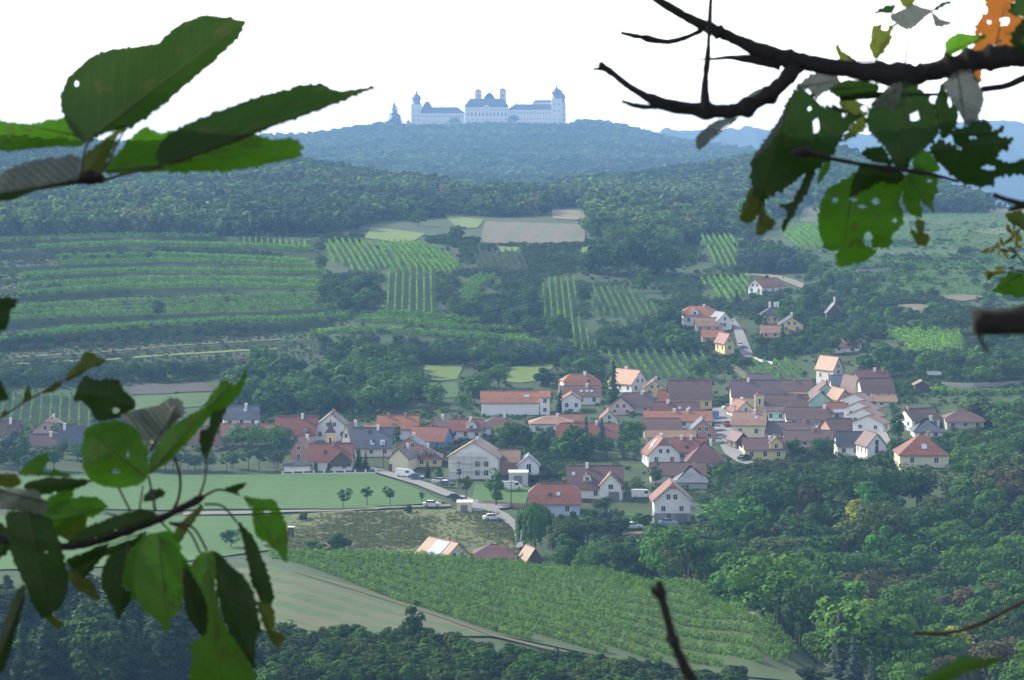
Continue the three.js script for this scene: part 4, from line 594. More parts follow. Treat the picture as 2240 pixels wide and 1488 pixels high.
// chapel tower with pointed red spire, and the yellow turret by the street
function tower(label, u, vb, wpx, ve, vr, wall, roofk, square) {
  const p = hit(u, vb), s = scaleAt(p), w = wpx / s, h = (vb - ve) / s, r = (ve - vr) / s, G = new THREE.Group();
  part('wall', box(-w / 2, w / 2, -1, h, -w / 2, w / 2), wallMat[wall], G);
  part('cornice', box(-w / 2 - 0.12, w / 2 + 0.12, h - 0.2, h + 0.02, -w / 2 - 0.12, w / 2 + 0.12), wallMat.white, G);
  const e = w / 2 + 0.2, q = [V(-e, h + 0.02, e), V(e, h + 0.02, e), V(e, h + 0.02, -e), V(-e, h + 0.02, -e)], k = V(0, h + r, 0), m = q.map((x) => V(x.x * 0.5, h + r * 0.3, x.z * 0.5)), P = [];
  for (let i = 0; i < 4; i++) { const j = (i + 1) % 4; P.push([[q[i], q[j], m[j], m[i]], V(0, 0.08, 0)], [[m[i], m[j], k], V(0, 0.08, 0)]); }
  const roof = part('spire', solid(P), roofMat[roofk], G);
  const f = new THREE.SphereGeometry(0.14, 8, 6); f.translate(0, h + r + 0.1, 0); part('finial', f, mGutter, roof);
  for (const t of [0, 1, 2, 3]) { const b = new THREE.Group(); b.name = 'belfry_window'; G.add(b); b.rotation.y = t * Math.PI / 2; part('pane', box(-w * 0.13, w * 0.13, h * 0.55, h * 0.85, w / 2, w / 2 + 0.03), mPane, b); part('surround', solid([[[V(-w * 0.2, h * 0.5, 0), V(w * 0.2, h * 0.5, 0), V(w * 0.2, h * 0.55, 0), V(-w * 0.2, h * 0.55, 0)], V(0, 0, 0.06)], [[V(-w * 0.2, h * 0.85, 0), V(w * 0.2, h * 0.85, 0), V(0, h * 0.93, 0)], V(0, 0, 0.06)], [[V(-w * 0.2, h * 0.55, 0), V(-w * 0.13, h * 0.55, 0), V(-w * 0.13, h * 0.85, 0), V(-w * 0.2, h * 0.85, 0)], V(0, 0, 0.06)], [[V(w * 0.13, h * 0.55, 0), V(w * 0.2, h * 0.55, 0), V(w * 0.2, h * 0.85, 0), V(w * 0.13, h * 0.85, 0)], V(0, 0, 0.06)]]).translate(0, 0, w / 2), wallMat.white, b); }
  G.position.copy(p); return top(square ? 'turret' : 'chapel_tower', G, label, 'tower');
}
tower('small yellow chapel tower with pointed dark red spire', 723, 1014, 20, 946, 916, 'yellow', 'maroon');
tower('little yellow turret with hipped red cap at the street top', 1661, 908, 19, 866, 854, 'yellow', 'red', true);
// scaffolding in front of the white house
{
  const p = hit(1030, 1048), s = scaleAt(p), G = new THREE.Group(), steel = MAT({ color: C(0.45, 0.46, 0.48), metalness: 0.8, roughness: 0.4 }), plank = MAT({ color: C(0.36, 0.3, 0.22) });
  for (let i = 0; i < 6; i++) part('standard', box(-5.6 + i * 1.9 - 0.06, -5.6 + i * 1.9 + 0.06, 0, 6.4 - Math.abs(i - 3) * 0.3, 0, 0.1), steel, G);
  for (const y of [2, 4.1, 5.8]) { part('plank', box(-5.7, 4, y - 0.07, y, -0.7, 0.05), plank, G); part('rail', box(-5.7, 4, y + 0.95, y + 1.03, 0.05, 0.12), steel, G); }
  G.position.set(p.x, p.y, p.z + 1.3); G.rotation.y = -0.105; top('scaffold', G, 'metal scaffolding in front of the large white house', 'scaffold');
}
// low white gateposts and wall along the meadow
{
  const G = new THREE.Group(), a = hit(618, 1040), b = hit(822, 1037); G.position.copy(a);
  for (let i = 0; i <= 9; i++) { const t = i / 9, x = (b.x - a.x) * t, z = (b.z - a.z) * t, y = groundY(a.x + x, a.z + z) - a.y; part('post', box(x - 0.22, x + 0.22, y - 0.3, y + 1.15, z - 0.2, z + 0.2), wallMat.white, G); if (i < 9) { const dx = (b.x - a.x) / 9; part('low_wall', box(x + 0.22, x + dx - 0.22, y - 0.4, y + 0.45, z - 0.1, z + 0.1), wallMat.white, G); part('fence_panel', box(x + 0.24, x + dx - 0.24, y + 0.5, y + 0.95, z - 0.04, z + 0.04), wallMat.wood, G); } }
  top('garden_fence', G, 'low white garden wall with white posts along the back of the meadow', 'fence');
}
// roadside garage box, grey yard box, small hut
for (const [l, u, vb, w, vt, wl, dep, n] of [['flat white garage box at the road junction', 1016, 1124, 33, 1101, 'cream', 5, 'garage'], ['plain grey box building right of the scaffolded house', 1134, 1064, 42, 1034, 'grey', 6, 'outbuilding'], ['tiny brown hut with white lid at the left end of the weedy meadow', 636, 1178, 12, 1155, 'wood', 1.6, 'hut']]) {
  const p = hit(u, vb), s = scaleAt(p), W = w / s / 2, h = (vb - vt) / s, G = new THREE.Group(); G.position.copy(p);
  part('wall', box(-W, W, -0.5, h, -dep, 0), wallMat[wl], G); part('roof', box(-W - 0.12, W + 0.12, h, h + 0.16, -dep - 0.1, 0.14), wallMat.white, G); part('door', box(-W * 0.5, W * 0.4, 0, h * 0.8, 0, 0.05), n === 'hut' ? mDoor : mGate, G);
  top(n, G, l, n === 'hut' ? 'hut' : n);
}
// garden walls and hedges
function runAlong(name, label, category, pl, h, t, mat, leafyHedge) {
  const G = new THREE.Group(); let prev = null; srand(760); const L = new Leaves();
  for (let i = 0; i <= 24; i++) { const f = i / 24 * (pl.length - 1), k = Math.min(pl.length - 2, Math.floor(f)), p = hit(lerp(pl[k][0], pl[k + 1][0], f - k), lerp(pl[k][1], pl[k + 1][1], f - k)); if (!i) G.position.copy(p); const q = p.clone().sub(G.position); if (prev) { if (leafyHedge) for (let j = 0; j < 60; j++) { const m = rnd(); L.quad(V(lerp(prev.x, q.x, m), lerp(prev.y, q.y, m) + rnd() * h, lerp(prev.z, q.z, m) + rr(-t, t)), unit(), 0.4, shade(1)); } else part('wall_section', solid([[[prev, q, q.clone().setY(q.y + h), prev.clone().setY(prev.y + h)], V(0, 0, -t)]]), mat, G); } prev = q; }
  if (leafyHedge) part('foliage', L.geo(), mat, G);
  top(name, G, label, category);
}
runAlong('hedge', 'clipped dark green hedge between the grey box building and the brown-roofed house', 'hedge', [[1158, 1056], [1228, 1054]], 1.9, 0.5, TINT.pine, true);
runAlong('garden_wall', 'brown garden wall along the road below the lawn', 'wall', [[1046, 1104], [1090, 1106], [1150, 1108]], 0.8, 0.25, wallMat.brick);
runAlong('retaining_wall', 'grey stone retaining wall high on the right hillside', 'wall', [[1874, 600], [1950, 598]], 2, 0.4, wallMat.stone);
runAlong('retaining_wall', 'long low stone wall on the right garden slope', 'wall', [[2060, 846], [2130, 850], [2250, 842]], 1.3, 0.4, wallMat.stone);
runAlong('hedge', 'garden hedge below the grey-blue house with clipped red roof', 'hedge', [[1276, 1138], [1330, 1142], [1378, 1146]], 1.3, 0.5, TINT.mid, true);
runAlong('hedge', 'low hedge in front of the lawn of the white gabled house', 'hedge', [[1500, 1152], [1545, 1156], [1580, 1160]], 1.1, 0.5, TINT.dark, true);
runAlong('hedge', 'hedge behind the scaffolded house towards the two spruces', 'hedge', [[1190, 1012], [1240, 1010], [1300, 1008]], 1.8, 0.6, TINT.mid, true);
runAlong('hedge', 'hedge right of the large orange-roofed house', 'hedge', [[2088, 1026], [2130, 1022], [2180, 1018]], 1.6, 0.6, TINT.light, true);
runAlong('garden_wall', 'pale garden wall along the right side of the village street', 'wall', [[1606, 968], [1616, 985], [1640, 1004]], 1.2, 0.25, wallMat.white);
runAlong('garden_wall', 'grey yard wall left of the garage box across the road', 'wall', [[1034, 1122], [1056, 1123]], 1.2, 0.2, wallMat.grey);
runAlong('wooden_fence', 'wooden garden fence in front of the brown-roofed house', 'fence', [[1240, 1100], [1280, 1101], [1312, 1102]], 1.0, 0.08, wallMat.wood);
runAlong('garden_wall', 'low pale wall along the upper lane', 'wall', [[1650, 786], [1662, 792], [1690, 798]], 0.9, 0.25, wallMat.white);
// utility poles
for (const [u, v, h, l] of [[838, 1022, 7, 'wooden utility pole beside the road left of the cream house'], [1004, 1068, 7, 'wooden utility pole beside the parked cars'], [1608, 935, 6.5, 'lamp-post-like pole on the village street'], [2096, 905, 7, 'utility pole among the rightmost houses'], [1585, 832, 7.5, 'wooden utility pole at the foot of the lane'], [1118, 1112, 7, 'wooden utility pole beside the road junction'], [1714, 612, 4, 'thin pole beside the pale hill road']]) { const p = hit(u, v), G = new THREE.Group(); G.position.copy(p); const g = new THREE.CylinderGeometry(0.09, 0.14, h, 8); g.translate(0, h / 2 - 0.2, 0); part('pole', g, BARK, G); part('crossarm', box(-0.7, 0.7, h - 0.7, h - 0.58, -0.06, 0.06), BARK, G); top('utility_pole', G, l, 'pole'); }

// ---- vehicles
const mTyre = MAT({ color: C(0.02, 0.02, 0.02) }), mRim = MAT({ color: C(0.5, 0.5, 0.52), metalness: 0.8, roughness: 0.3 }), mLamp = new THREE.MeshPhysicalMaterial({ color: C(0.8, 0.8, 0.8), roughness: 0.1 });
function vehicle(label, u, v, yaw, col, van, n = 'parked_car') {
  const G = new THREE.Group(), paint = new THREE.MeshPhysicalMaterial({ color: C(...col), roughness: 0.3, clearcoat: 1, clearcoatRoughness: 0.05, metalness: 0.1 }), L = van ? 4.9 : 4.2, ex = (pts, w, b = 0.08) => { const g = new THREE.ExtrudeGeometry(new THREE.Shape(pts.map((q) => new THREE.Vector2(...q))), { depth: w - 2 * b, bevelEnabled: true, bevelSize: b, bevelThickness: b, bevelSegments: 2 }); g.translate(0, 0, -w / 2 + b); return g; };
  const H = L / 2;
  part('body', ex(van ? [[-H, 0.35], [H, 0.35], [H, 0.95], [H - 0.25, 1.1], [H - 1.15, 1.95], [-H + 0.1, 2.05], [-H, 1.9]] : [[-H, 0.35], [H, 0.35], [H, 0.72], [H - 0.9, 0.92], [-H + 0.35, 0.98], [-H, 0.85]], 1.75), paint, G);
  if (!van) { part('glasshouse', ex([[-H + 0.5, 0.95], [H - 1.05, 0.9], [H - 1.75, 1.38], [-H + 0.95, 1.4]], 1.55), mPane, G); part('roof_panel', ex([[-H + 0.98, 1.38], [H - 1.75, 1.36], [H - 1.85, 1.44], [-H + 1.1, 1.46]], 1.5, 0.03), paint, G); }
  else for (const z of [0.86, -0.9]) part('side_window', box(0.5, 1.5, 1.15, 1.7, z, z + 0.05), mPane, G), part('windscreen', solid([[[V(H - 0.3, 1.15, -0.7), V(H - 0.3, 1.15, 0.7), V(H - 1.1, 1.9, 0.65), V(H - 1.1, 1.9, -0.65)], V(0.04, 0.06, 0)]]), mPane, G);
  for (const x of [-H + 0.8, H - 0.8]) for (const z of [-0.78, 0.78]) { const t = new THREE.CylinderGeometry(0.32, 0.32, 0.22, 14); t.rotateX(Math.PI / 2); const w = part('wheel', t, mTyre, G); w.position.set(x, 0.32, z); const r = new THREE.CylinderGeometry(0.19, 0.19, 0.24, 10); r.rotateX(Math.PI / 2); part('rim', r, mRim, w); }
  for (const z of [-0.6, 0.6]) part('headlight', box(H - 0.02, H + 0.07, 0.6, 0.75, z - 0.16, z + 0.16), mLamp, G);
  const p = hit(u, v); G.position.set(p.x, p.y + 0.42, p.z); G.rotation.y = yaw; top(n, G, label, van ? 'van' : 'car');
}
vehicle('white delivery van parked on the road in front of the cream house', 887, 1047, -0.5, [0.75, 0.75, 0.75], true, 'parked_van');
vehicle('dark blue car just ahead of the white van', 912, 1053, -0.55, [0.03, 0.04, 0.09]); vehicle('silver car beside the low round tree on the road', 964, 1063, -0.5, [0.5, 0.5, 0.52]); vehicle('dark car in front of the silver one on the road', 976, 1068, -0.5, [0.05, 0.06, 0.09]);
vehicle('black car beside the garage box at the junction', 998, 1096, -0.4, [0.02, 0.02, 0.025]); vehicle('silver estate car on the path beside the junction', 945, 1112, 0.05, [0.6, 0.6, 0.6]);
vehicle('blue van parked at the top of the village street', 1566, 918, 1.5, [0.06, 0.14, 0.4], true, 'parked_van'); vehicle('white car behind the blue van on the village street', 1568, 928, 1.5, [0.7, 0.7, 0.7]); vehicle('white car halfway down the village street', 1570, 945, 1.5, [0.72, 0.72, 0.72]); vehicle('silver car lowest of those parked on the village street', 1574, 973, 1.4, [0.5, 0.5, 0.53]);
vehicle('white car parked on the upper lane', 1620, 762, 1.45, [0.72, 0.72, 0.72]); vehicle('white car in the garden left of the white gabled house', 1385, 1160, 0.1, [0.75, 0.75, 0.75]); vehicle('blue car in front of the stone ground floor', 1462, 1152, 0.05, [0.3, 0.4, 0.6]); vehicle('white camper beside the carport', 1404, 1092, 0.1, [0.75, 0.74, 0.7], true, 'parked_van');
vehicle('pale car in the courtyard at the head of the village street', 1596, 899, 0.3, [0.5, 0.5, 0.5]); vehicle('small white car in the weeds beside the road bend', 1077, 1141, 0.2, [0.75, 0.75, 0.75]);

vehicle('dark red car on the upper part of the village street', 1590, 936, 1.6, [0.25, 0.03, 0.03]); vehicle('grey car beside the stepped row on the right lane', 1912, 938, 1.0, [0.3, 0.31, 0.33]); vehicle('white van in the yard right of the scaffolded house', 1120, 1074, 0.2, [0.7, 0.7, 0.7], true, 'parked_van'); vehicle('dark green car by the house at the end of the village street', 1630, 1010, 0.8, [0.03, 0.08, 0.05]);
// ---- two people in the grass
function person(label, u, v, top_, lean, yaw) {
  const p = hit(u, v), J = [[V(-0.1, 0.05, 0.02), V(-0.1, 0.48, 0.03), 0.06, 0.075], [V(-0.1, 0.48, 0.03), V(-0.09, 0.92, 0), 0.075, 0.1], [V(0.1, 0.05, -0.05), V(0.1, 0.48, 0.02), 0.06, 0.075], [V(0.1, 0.48, 0.02), V(0.09, 0.92, 0), 0.075, 0.1], [V(-0.1, 0.05, 0.02), V(-0.11, 0.04, 0.16), 0.05, 0.04], [V(0.1, 0.05, -0.05), V(0.11, 0.04, 0.1), 0.05, 0.04]];
  const B = [[V(0, 0.95, 0), V(0, 1.2, lean * 0.4), 0.15, 0.16], [V(-0.15, 1.36, lean * 0.75), V(0.15, 1.36, lean * 0.75), 0.1, 0.1], [V(0, 1.2, lean * 0.4), V(0, 1.38, lean * 0.75), 0.16, 0.13], [V(-0.2, 1.38, lean * 0.75), V(-0.27, 1.1, lean + 0.08), 0.055, 0.045], [V(-0.27, 1.1, lean + 0.08), V(-0.2, 0.88, lean + 0.26), 0.045, 0.035], [V(0.2, 1.38, lean * 0.75), V(0.27, 1.1, lean + 0.08), 0.055, 0.045], [V(0.27, 1.1, lean + 0.08), V(0.2, 0.88, lean + 0.26), 0.045, 0.035]];
  const Hd = [[V(0, 1.4, lean * 0.78), V(0, 1.5, lean * 0.9), 0.05, 0.05], [V(0, 1.56, lean), V(0, 1.64, lean), 0.08, 0.09], [V(-0.2, 0.86, lean + 0.27), V(-0.19, 0.76, lean + 0.3), 0.035, 0.02], [V(0.2, 0.86, lean + 0.27), V(0.19, 0.76, lean + 0.3), 0.035, 0.02]];
  const mesh = (bones) => { const N = 44, S = 0.95, mc = new MarchingCubes(N, MAT({}), false, false, 60000); mc.isolation = 0; const q = V(0, 0, 0), cap = ([a, b, r0, r1]) => { const ba = b.clone().sub(a), t = clamp(q.clone().sub(a).dot(ba) / ba.lengthSq(), 0, 1); return q.distanceTo(a.clone().addScaledVector(ba, t)) - lerp(r0, r1, t); };
    for (let k = 0; k < N; k++) for (let j = 0; j < N; j++) for (let i = 0; i < N; i++) { q.set((i / N * 2 - 1) * S, (j / N * 2 - 1) * S + 0.88, (k / N * 2 - 1) * S); let d = 9; for (const b of bones) { const e = cap(b), h = clamp(0.5 + 0.5 * (d - e) / 0.05, 0, 1); d = lerp(d, e, h) - 0.05 * h * (1 - h); } mc.field[i + j * N + k * N * N] = -d; }
    mc.update(); const g = new THREE.BufferGeometry(); g.setAttribute('position', new THREE.Float32BufferAttribute(mc.positionArray.slice(0, mc.count * 3).map((x, i) => x * S + (i % 3 === 1 ? 0.88 : 0)), 3)); g.computeVertexNormals(); return g; };
  const body = new THREE.Mesh(mesh([...J, ...B, ...Hd].map(([a, b, r, s]) => [a, b, r * 0.93, s * 0.93])), MAT({ color: C(0.5, 0.32, 0.24) }));
  part('trousers', mesh(J.slice(0, 4)), MAT({ color: C(0.03, 0.03, 0.035) }), body); part('jacket', mesh(B), MAT({ color: C(...top_) }), body);
  const hg = new THREE.SphereGeometry(0.105, 12, 8, 0, 6.3, 0, 1.7); hg.translate(0, 1.63, lean - 0.012); part('hair', hg, MAT({ color: C(0.06, 0.045, 0.035) }), body);
  body.position.copy(p); body.position.y += 0.28; body.rotation.y = yaw; top('person', body, label, 'person');
}
person('person in pale blue top and dark trousers standing left in the weedy meadow', 1068, 1181, [0.25, 0.33, 0.45], 0.12, 0.6);
person('person in dark blue top and dark trousers bending right in the weedy meadow', 1094, 1179, [0.05, 0.09, 0.35], 0.3, -0.7);
VR.push([1558, 1650, 893, 1015, 2000], [1868, 1945, 872, 965, 2000], [1597, 1650, 702, 780, 2000], [1625, 1758, 600, 630, 2000], [0, 690, 520, 780, 2000], [838, 950, 596, 688, 2000], [712, 1005, 534, 590, 2000], [1182, 1262, 618, 690, 2000], [1256, 1305, 700, 762, 2000], [1296, 1440, 634, 695, 2000], [1005, 1095, 606, 640, 2000], [1520, 1612, 520, 580, 2000], [1535, 1640, 612, 650, 2000], [800, 930, 502, 530, 2000], [1050, 1280, 490, 532, 2000], [920, 1010, 800, 865, 2000], [1110, 1210, 800, 834, 2000], [285, 480, 845, 895, 2000], [1320, 1550, 778, 822, 2000], [1648, 1740, 790, 826, 2000]);
// ---- the wood in the gully at lower right: each tree a thing
srand(401);
const GW = [[1215, 664, 712], [1300, 640, 708], [1400, 612, 662], [1500, 592, 655], [1590, 566, 668], [1640, 548, 735], [1700, 526, 768], [1790, 496, 782], [1900, 468, 768], [2050, 458, 742], [2300, 455, 748]];
scatterUD(GW, 10.3, (p, u, v) => {
  const d = -p.z, n = fbm(p.x * 0.035, p.z * 0.035, 2), h = rr(8, 16) * (u < 1420 ? 0.72 : 1) * (d > 730 ? 0.85 : 1), k = rnd();
  if (hides(p, u, v, h, 1)) return; const tint = k > 0.965 ? 'rust' : k > 0.9 ? 'fresh' : n > 0.6 ? 'light' : n > 0.5 ? 'mid' : n > 0.4 ? 'olive' : 'dark';
  plant(pick(['round0', 'round1', 'round2', 'round3', 'round4', 'round5', 'round0', 'round3', 'slim0', 'open0']), tint, p, h, rr(0.85, 1.4), 'broadleaf_tree', `${{ rust: 'brownish', fresh: 'bright green', light: 'light green', mid: 'mid-green', olive: 'olive', dark: 'dark green' }[tint]} broad-leaved tree in the dense wood at lower right`, 'tree', `${tint} trees of the gully wood`);
}, true);
// ones that stand out

for (const [k, t, u, d, h, w, l] of [
  ['round2', 'yellow', 1872, 672, 15.5, 0.85, 'tree with yellow autumn crown in the middle of the lower right wood'],
  ['round4', 'lime', 1885, 497, 14.5, 0.95, 'tall yellow-green tree beside the blue spruces at lower right'],
  ['slim0', 'yellow', 2088, 500, 14.5, 1.2, 'narrow yellow tree at the lower right behind the bare twig'],
  ['round1', 'rust', 1905, 588, 14.5, 1.1, 'tree with rust-brown crown amid the green lower right wood'],
  ['round0', 'fresh', 1610, 612, 13, 0.9, 'bright green tree at the corner of the wood beside the garden lawn'],
  ['round3', 'rust', 1500, 600, 11.5, 1.1, 'brownish oak on the upper edge of the near vineyard'],
  ['willow', 'mid', 1170, 688, 12.5, 0.95, 'weeping willow beside the road bend below the red-roofed house'],
]) plant(k, t, at(u, d), h, w, k === 'willow' ? 'willow_tree' : 'broadleaf_tree', l, 'tree');
for (const [u, d, h, l] of [[1838, 478, 11.5, 'largest blue spruce at the end of the grassy vineyard track'], [1868, 470, 9, 'small blue spruce right of the largest one beside the vineyard track'], [1910, 466, 8, 'rightmost low blue spruce below the yellow-green tree']]) plant('fir0', 'blue', at(u, d), h, 1.1, 'spruce_tree', l, 'spruce');
// dark pines at lower left behind the leaves
srand(411);
scatterUD([[-60, 470, 545], [300, 466, 540], [470, 470, 512], [560, 470, 492]], 7.5, (p) => plant(pick(['fir0', 'fir1', 'round2']), pick(['pine', 'pine', 'dark']), p, rr(10, 15.5) * (uOf(p.x, -p.z) > 470 ? 0.55 : 1), rr(1.1, 1.5), 'pine_tree', 'dark conifer in the shady stand at lower left', 'pine', 'dark conifers at lower left'), true);
// scrub below the near field and vineyard
srand(421);
scatterUD([[540, 448, 499], [800, 448, 500], [1000, 445, 494], [1200, 442, 484], [1400, 438, 471], [1620, 434, 455]], 3.6, (p) => plant(pick(['bush0', 'bush1', 'bush2']), pick(['dark', 'dark', 'mid', 'olive', 'pine']), p, rr(1.7, 3.4), rr(0.9, 1.2), 'scrub_bush', 'dark green scrub bush on the bank below the near field and vineyard', 'bush', 'scrub bushes along the bottom bank'), true);
plant('round4', 'dark', at(905, 494), 7.2, 0.8, 'hedge_tree', 'bushy dark tree standing up from the scrub in front of the mown field', 'tree');
plant('bush1', 'olive', at(1325, 452), 4, 1, 'scrub_bush', 'paler olive bush sticking out of the scrub below the vineyard', 'bush');
plant('bush2', 'pine', at(1780, 462), 2.6, 1.3, 'scrub_bush', 'low dark pine bush at the lower corner of the near vineyard', 'bush');

// ---- hedgerow and orchard trees on the slopes
const hedge = (poly, sx, sy, h0, h1, tints, label, group, sd, kinds = ['plain0', 'plain1', 'plain2', 'plain3', 'plain4', 'plain5', 'bush0'], name = 'hedgerow_tree') => { srand(sd); scatterPx(poly, sx, sy, (p, u, v) => { const h = rr(h0, h1), w = rr(0.9, 1.2); if (!hides(p, u, v, h, w, [516, 518, 519].includes(sd) ? 0.55 : /bank/.test(name) ? 0 : 0.9)) plant(pick(kinds), pick(tints), p, h, w, name, label, 'tree', group); }); };
const T1 = ['dark', 'mid', 'mid', 'dark', 'blue', 'light'], BU = ['bush0', 'bush1', 'bush2'];
hedge([[455, 905], [500, 840], [600, 790], [760, 800], [900, 810], [930, 870], [1040, 885], [1040, 905], [820, 908], [560, 908]], 34, 14, 7, 10.5, ['mid', 'mid', 'dark', 'light', 'mid'], 'dense tree of the copse on the slope behind the left part of the village', 'copse behind the village', 501, undefined, 'copse_tree');
hedge([[880, 770], [1000, 768], [1240, 780], [1240, 802], [1000, 800], [900, 796]], 21, 7, 4, 6, ['blue', 'dark', 'mid'], 'grey-green orchard tree in the strip above the village copse', 'orchard strip trees', 502, undefined, 'orchard_tree');
hedge([[1000, 640], [1060, 625], [1180, 622], [1190, 700], [1160, 735], [1050, 712], [995, 692]], 27, 12, 4.5, 7.5, T1, 'hedgerow tree between the two vertical-rowed vineyards in mid slope', 'mid-slope thicket', 503, undefined, 'thicket_tree');
hedge([[690, 605], [740, 585], [830, 605], [840, 692], [760, 692], [700, 650]], 29, 14, 4.5, 8, T1, 'bushy tree where the terraces meet the vertical vine rows', 'terrace end trees', 504, undefined, 'hedgerow_tree');
hedge([[1150, 612], [1200, 600], [1450, 612], [1550, 618], [1560, 600], [1300, 585], [1160, 585]], 35, 9, 12, 17, ['dark', 'dark', 'pine'], 'big dark round-crowned tree in the row above the steep vine rows', 'dark tree row', 505, undefined, 'row_tree');
hedge([[1280, 552], [1480, 548], [1660, 545], [1660, 528], [1480, 525], [1285, 535]], 30, 8, 7, 11, ['mid', 'light', 'dark', 'olive'], 'lighter tree in the band behind the dark tree row', 'upper tree band', 506, undefined, 'row_tree');
hedge([[1560, 602], [1760, 606], [1760, 590], [1620, 570], [1560, 575]], 29, 9, 7, 11, ['mid', 'dark', 'blue'], 'tree in the grove above the pale hill road', 'grove by the hill road', 507, undefined, 'grove_tree');
hedge([[1470, 760], [1500, 705], [1470, 690], [1440, 720], [1300, 745], [1300, 775], [1400, 790], [1560, 800], [1590, 775]], 29, 11, 5, 8.5, T1, 'garden tree on the slope left of the upper houses', 'upper garden trees', 508, undefined, 'garden_tree');
hedge([[1620, 660], [1700, 655], [1760, 660], [1800, 700], [1880, 690], [1900, 760], [1860, 800], [1800, 810], [1700, 800], [1660, 775], [1640, 720]], 32, 14, 5.5, 9.5, T1, 'garden tree among the upper houses right of the lane', 'trees among the upper houses', 509, undefined, 'garden_tree');
hedge([[1870, 800], [2240, 790], [2300, 760], [2300, 830], [2180, 850], [2060, 838], [1950, 822]], 34, 11, 4.5, 7.5, ['mid', 'light', 'dark', 'olive', 'mid'], 'bushy tree on the garden slope right of the village', 'right garden slope trees', 510, undefined, 'slope_tree');
hedge([[1960, 930], [2090, 945], [2160, 920], [2300, 900], [2300, 1010], [2100, 1010], [2090, 990], [1960, 975]], 37, 12, 4.5, 8, ['mid', 'light', 'dark', 'olive', 'fresh'], 'garden tree around the rightmost houses', 'trees round the rightmost houses', 511, undefined, 'garden_tree');
hedge([[1700, 560], [1780, 570], [1880, 640], [1900, 660], [1820, 660], [1760, 610]], 32, 16, 4, 7, T1, 'small tree on the slope beside the hill road bend', 'hill road bend trees', 512, undefined, 'slope_tree');
hedge([[1860, 610], [2000, 600], [2180, 590], [2300, 600], [2300, 720], [2150, 700], [1950, 650]], 56, 18, 2.4, 4.2, ['mid', 'dark', 'olive', 'light'], 'bush on the right hillside between vineyard strips', 'right hillside bushes', 513, BU, 'hillside_bush');
hedge([[1900, 660], [2100, 690], [2300, 720], [2300, 780], [2060, 770], [1910, 740]], 37, 14, 2.4, 4.4, ['mid', 'dark', 'olive', 'light'], 'bush on the overgrown lower right hillside', 'lower hillside bushes', 514, BU, 'hillside_bush');
hedge([[-30, 850], [120, 845], [460, 828], [460, 820], [120, 832], [-30, 836]], 21, 7, 4.5, 6.5, ['dark', 'mid', 'dark', 'blue'], 'fruit tree in the row below the lowest terrace', 'orchard row below the terraces', 515, undefined, 'orchard_tree');
hedge([[-30, 1038], [330, 1036], [330, 985], [100, 975], [-30, 985]], 32, 13, 5.5, 8.5, T1, 'tree in front of the houses at the left edge', 'trees at the left edge', 516, undefined, 'garden_tree');
hedge([[330, 1036], [620, 1036], [620, 1024], [330, 1024]], 29, 7, 4.8, 6.6, ['mid', 'dark', 'dark'], 'orchard tree with visible trunk along the back of the meadow', 'orchard trees along the meadow', 517, ['open0', 'open1', 'round0', 'round3'], 'orchard_tree');
hedge([[440, 1000], [560, 1000], [630, 985], [640, 975], [560, 972], [440, 985]], 29, 10, 6, 8.5, ['mid', 'light', 'dark'], 'leafy tree in front of the red-roofed houses on the left', 'trees before the left houses', 518, undefined, 'garden_tree');
hedge([[1020, 975], [1230, 975], [1400, 985], [1400, 1010], [1210, 1010], [1120, 985]], 32, 10, 6, 9, ['dark', 'mid', 'mid', 'light'], 'garden tree in the green middle of the village', 'garden trees in the village middle', 519, undefined, 'garden_tree');
hedge([[1060, 780], [1240, 800], [1560, 830], [1560, 845], [1440, 845], [1300, 820], [1200, 860], [1040, 870], [1050, 840]], 37, 11, 4.5, 8, ['mid', 'dark', 'light', 'mid'], 'orchard tree on the slope just above the village roofs', 'orchard trees above the village', 520, undefined, 'orchard_tree');
hedge([[140, 560], [260, 556], [480, 550], [640, 566], [640, 572], [480, 560], [260, 566], [140, 570]], 16, 5, 2, 3.2, ['dark', 'mid'], 'dark bush on the upper terrace bank', 'terrace bank bushes', 521, BU, 'bank_bush');
hedge([[0, 735], [200, 742], [420, 728], [640, 716], [640, 728], [420, 745], [200, 765], [0, 775]], 24, 9, 1.6, 3, ['dark', 'dark', 'mid', 'rust'], 'dark scrub on the steep bank of the lower terraces', 'lower terrace scrub', 522, BU, 'bank_bush');
hedge([[620, 760], [900, 760], [900, 790], [760, 795], [620, 785]], 27, 9, 4, 7, ['dark', 'mid', 'blue'], 'tree at the right end of the lowest terraces', 'lower terrace end trees', 523, undefined, 'hedgerow_tree');
hedge([[1290, 1160], [1380, 1150], [1380, 1175], [1300, 1185]], 24, 8, 4, 6, ['mid', 'dark', 'blue'], 'garden tree left of the white gabled house', 'trees left of the white gabled house', 524, undefined, 'garden_tree');
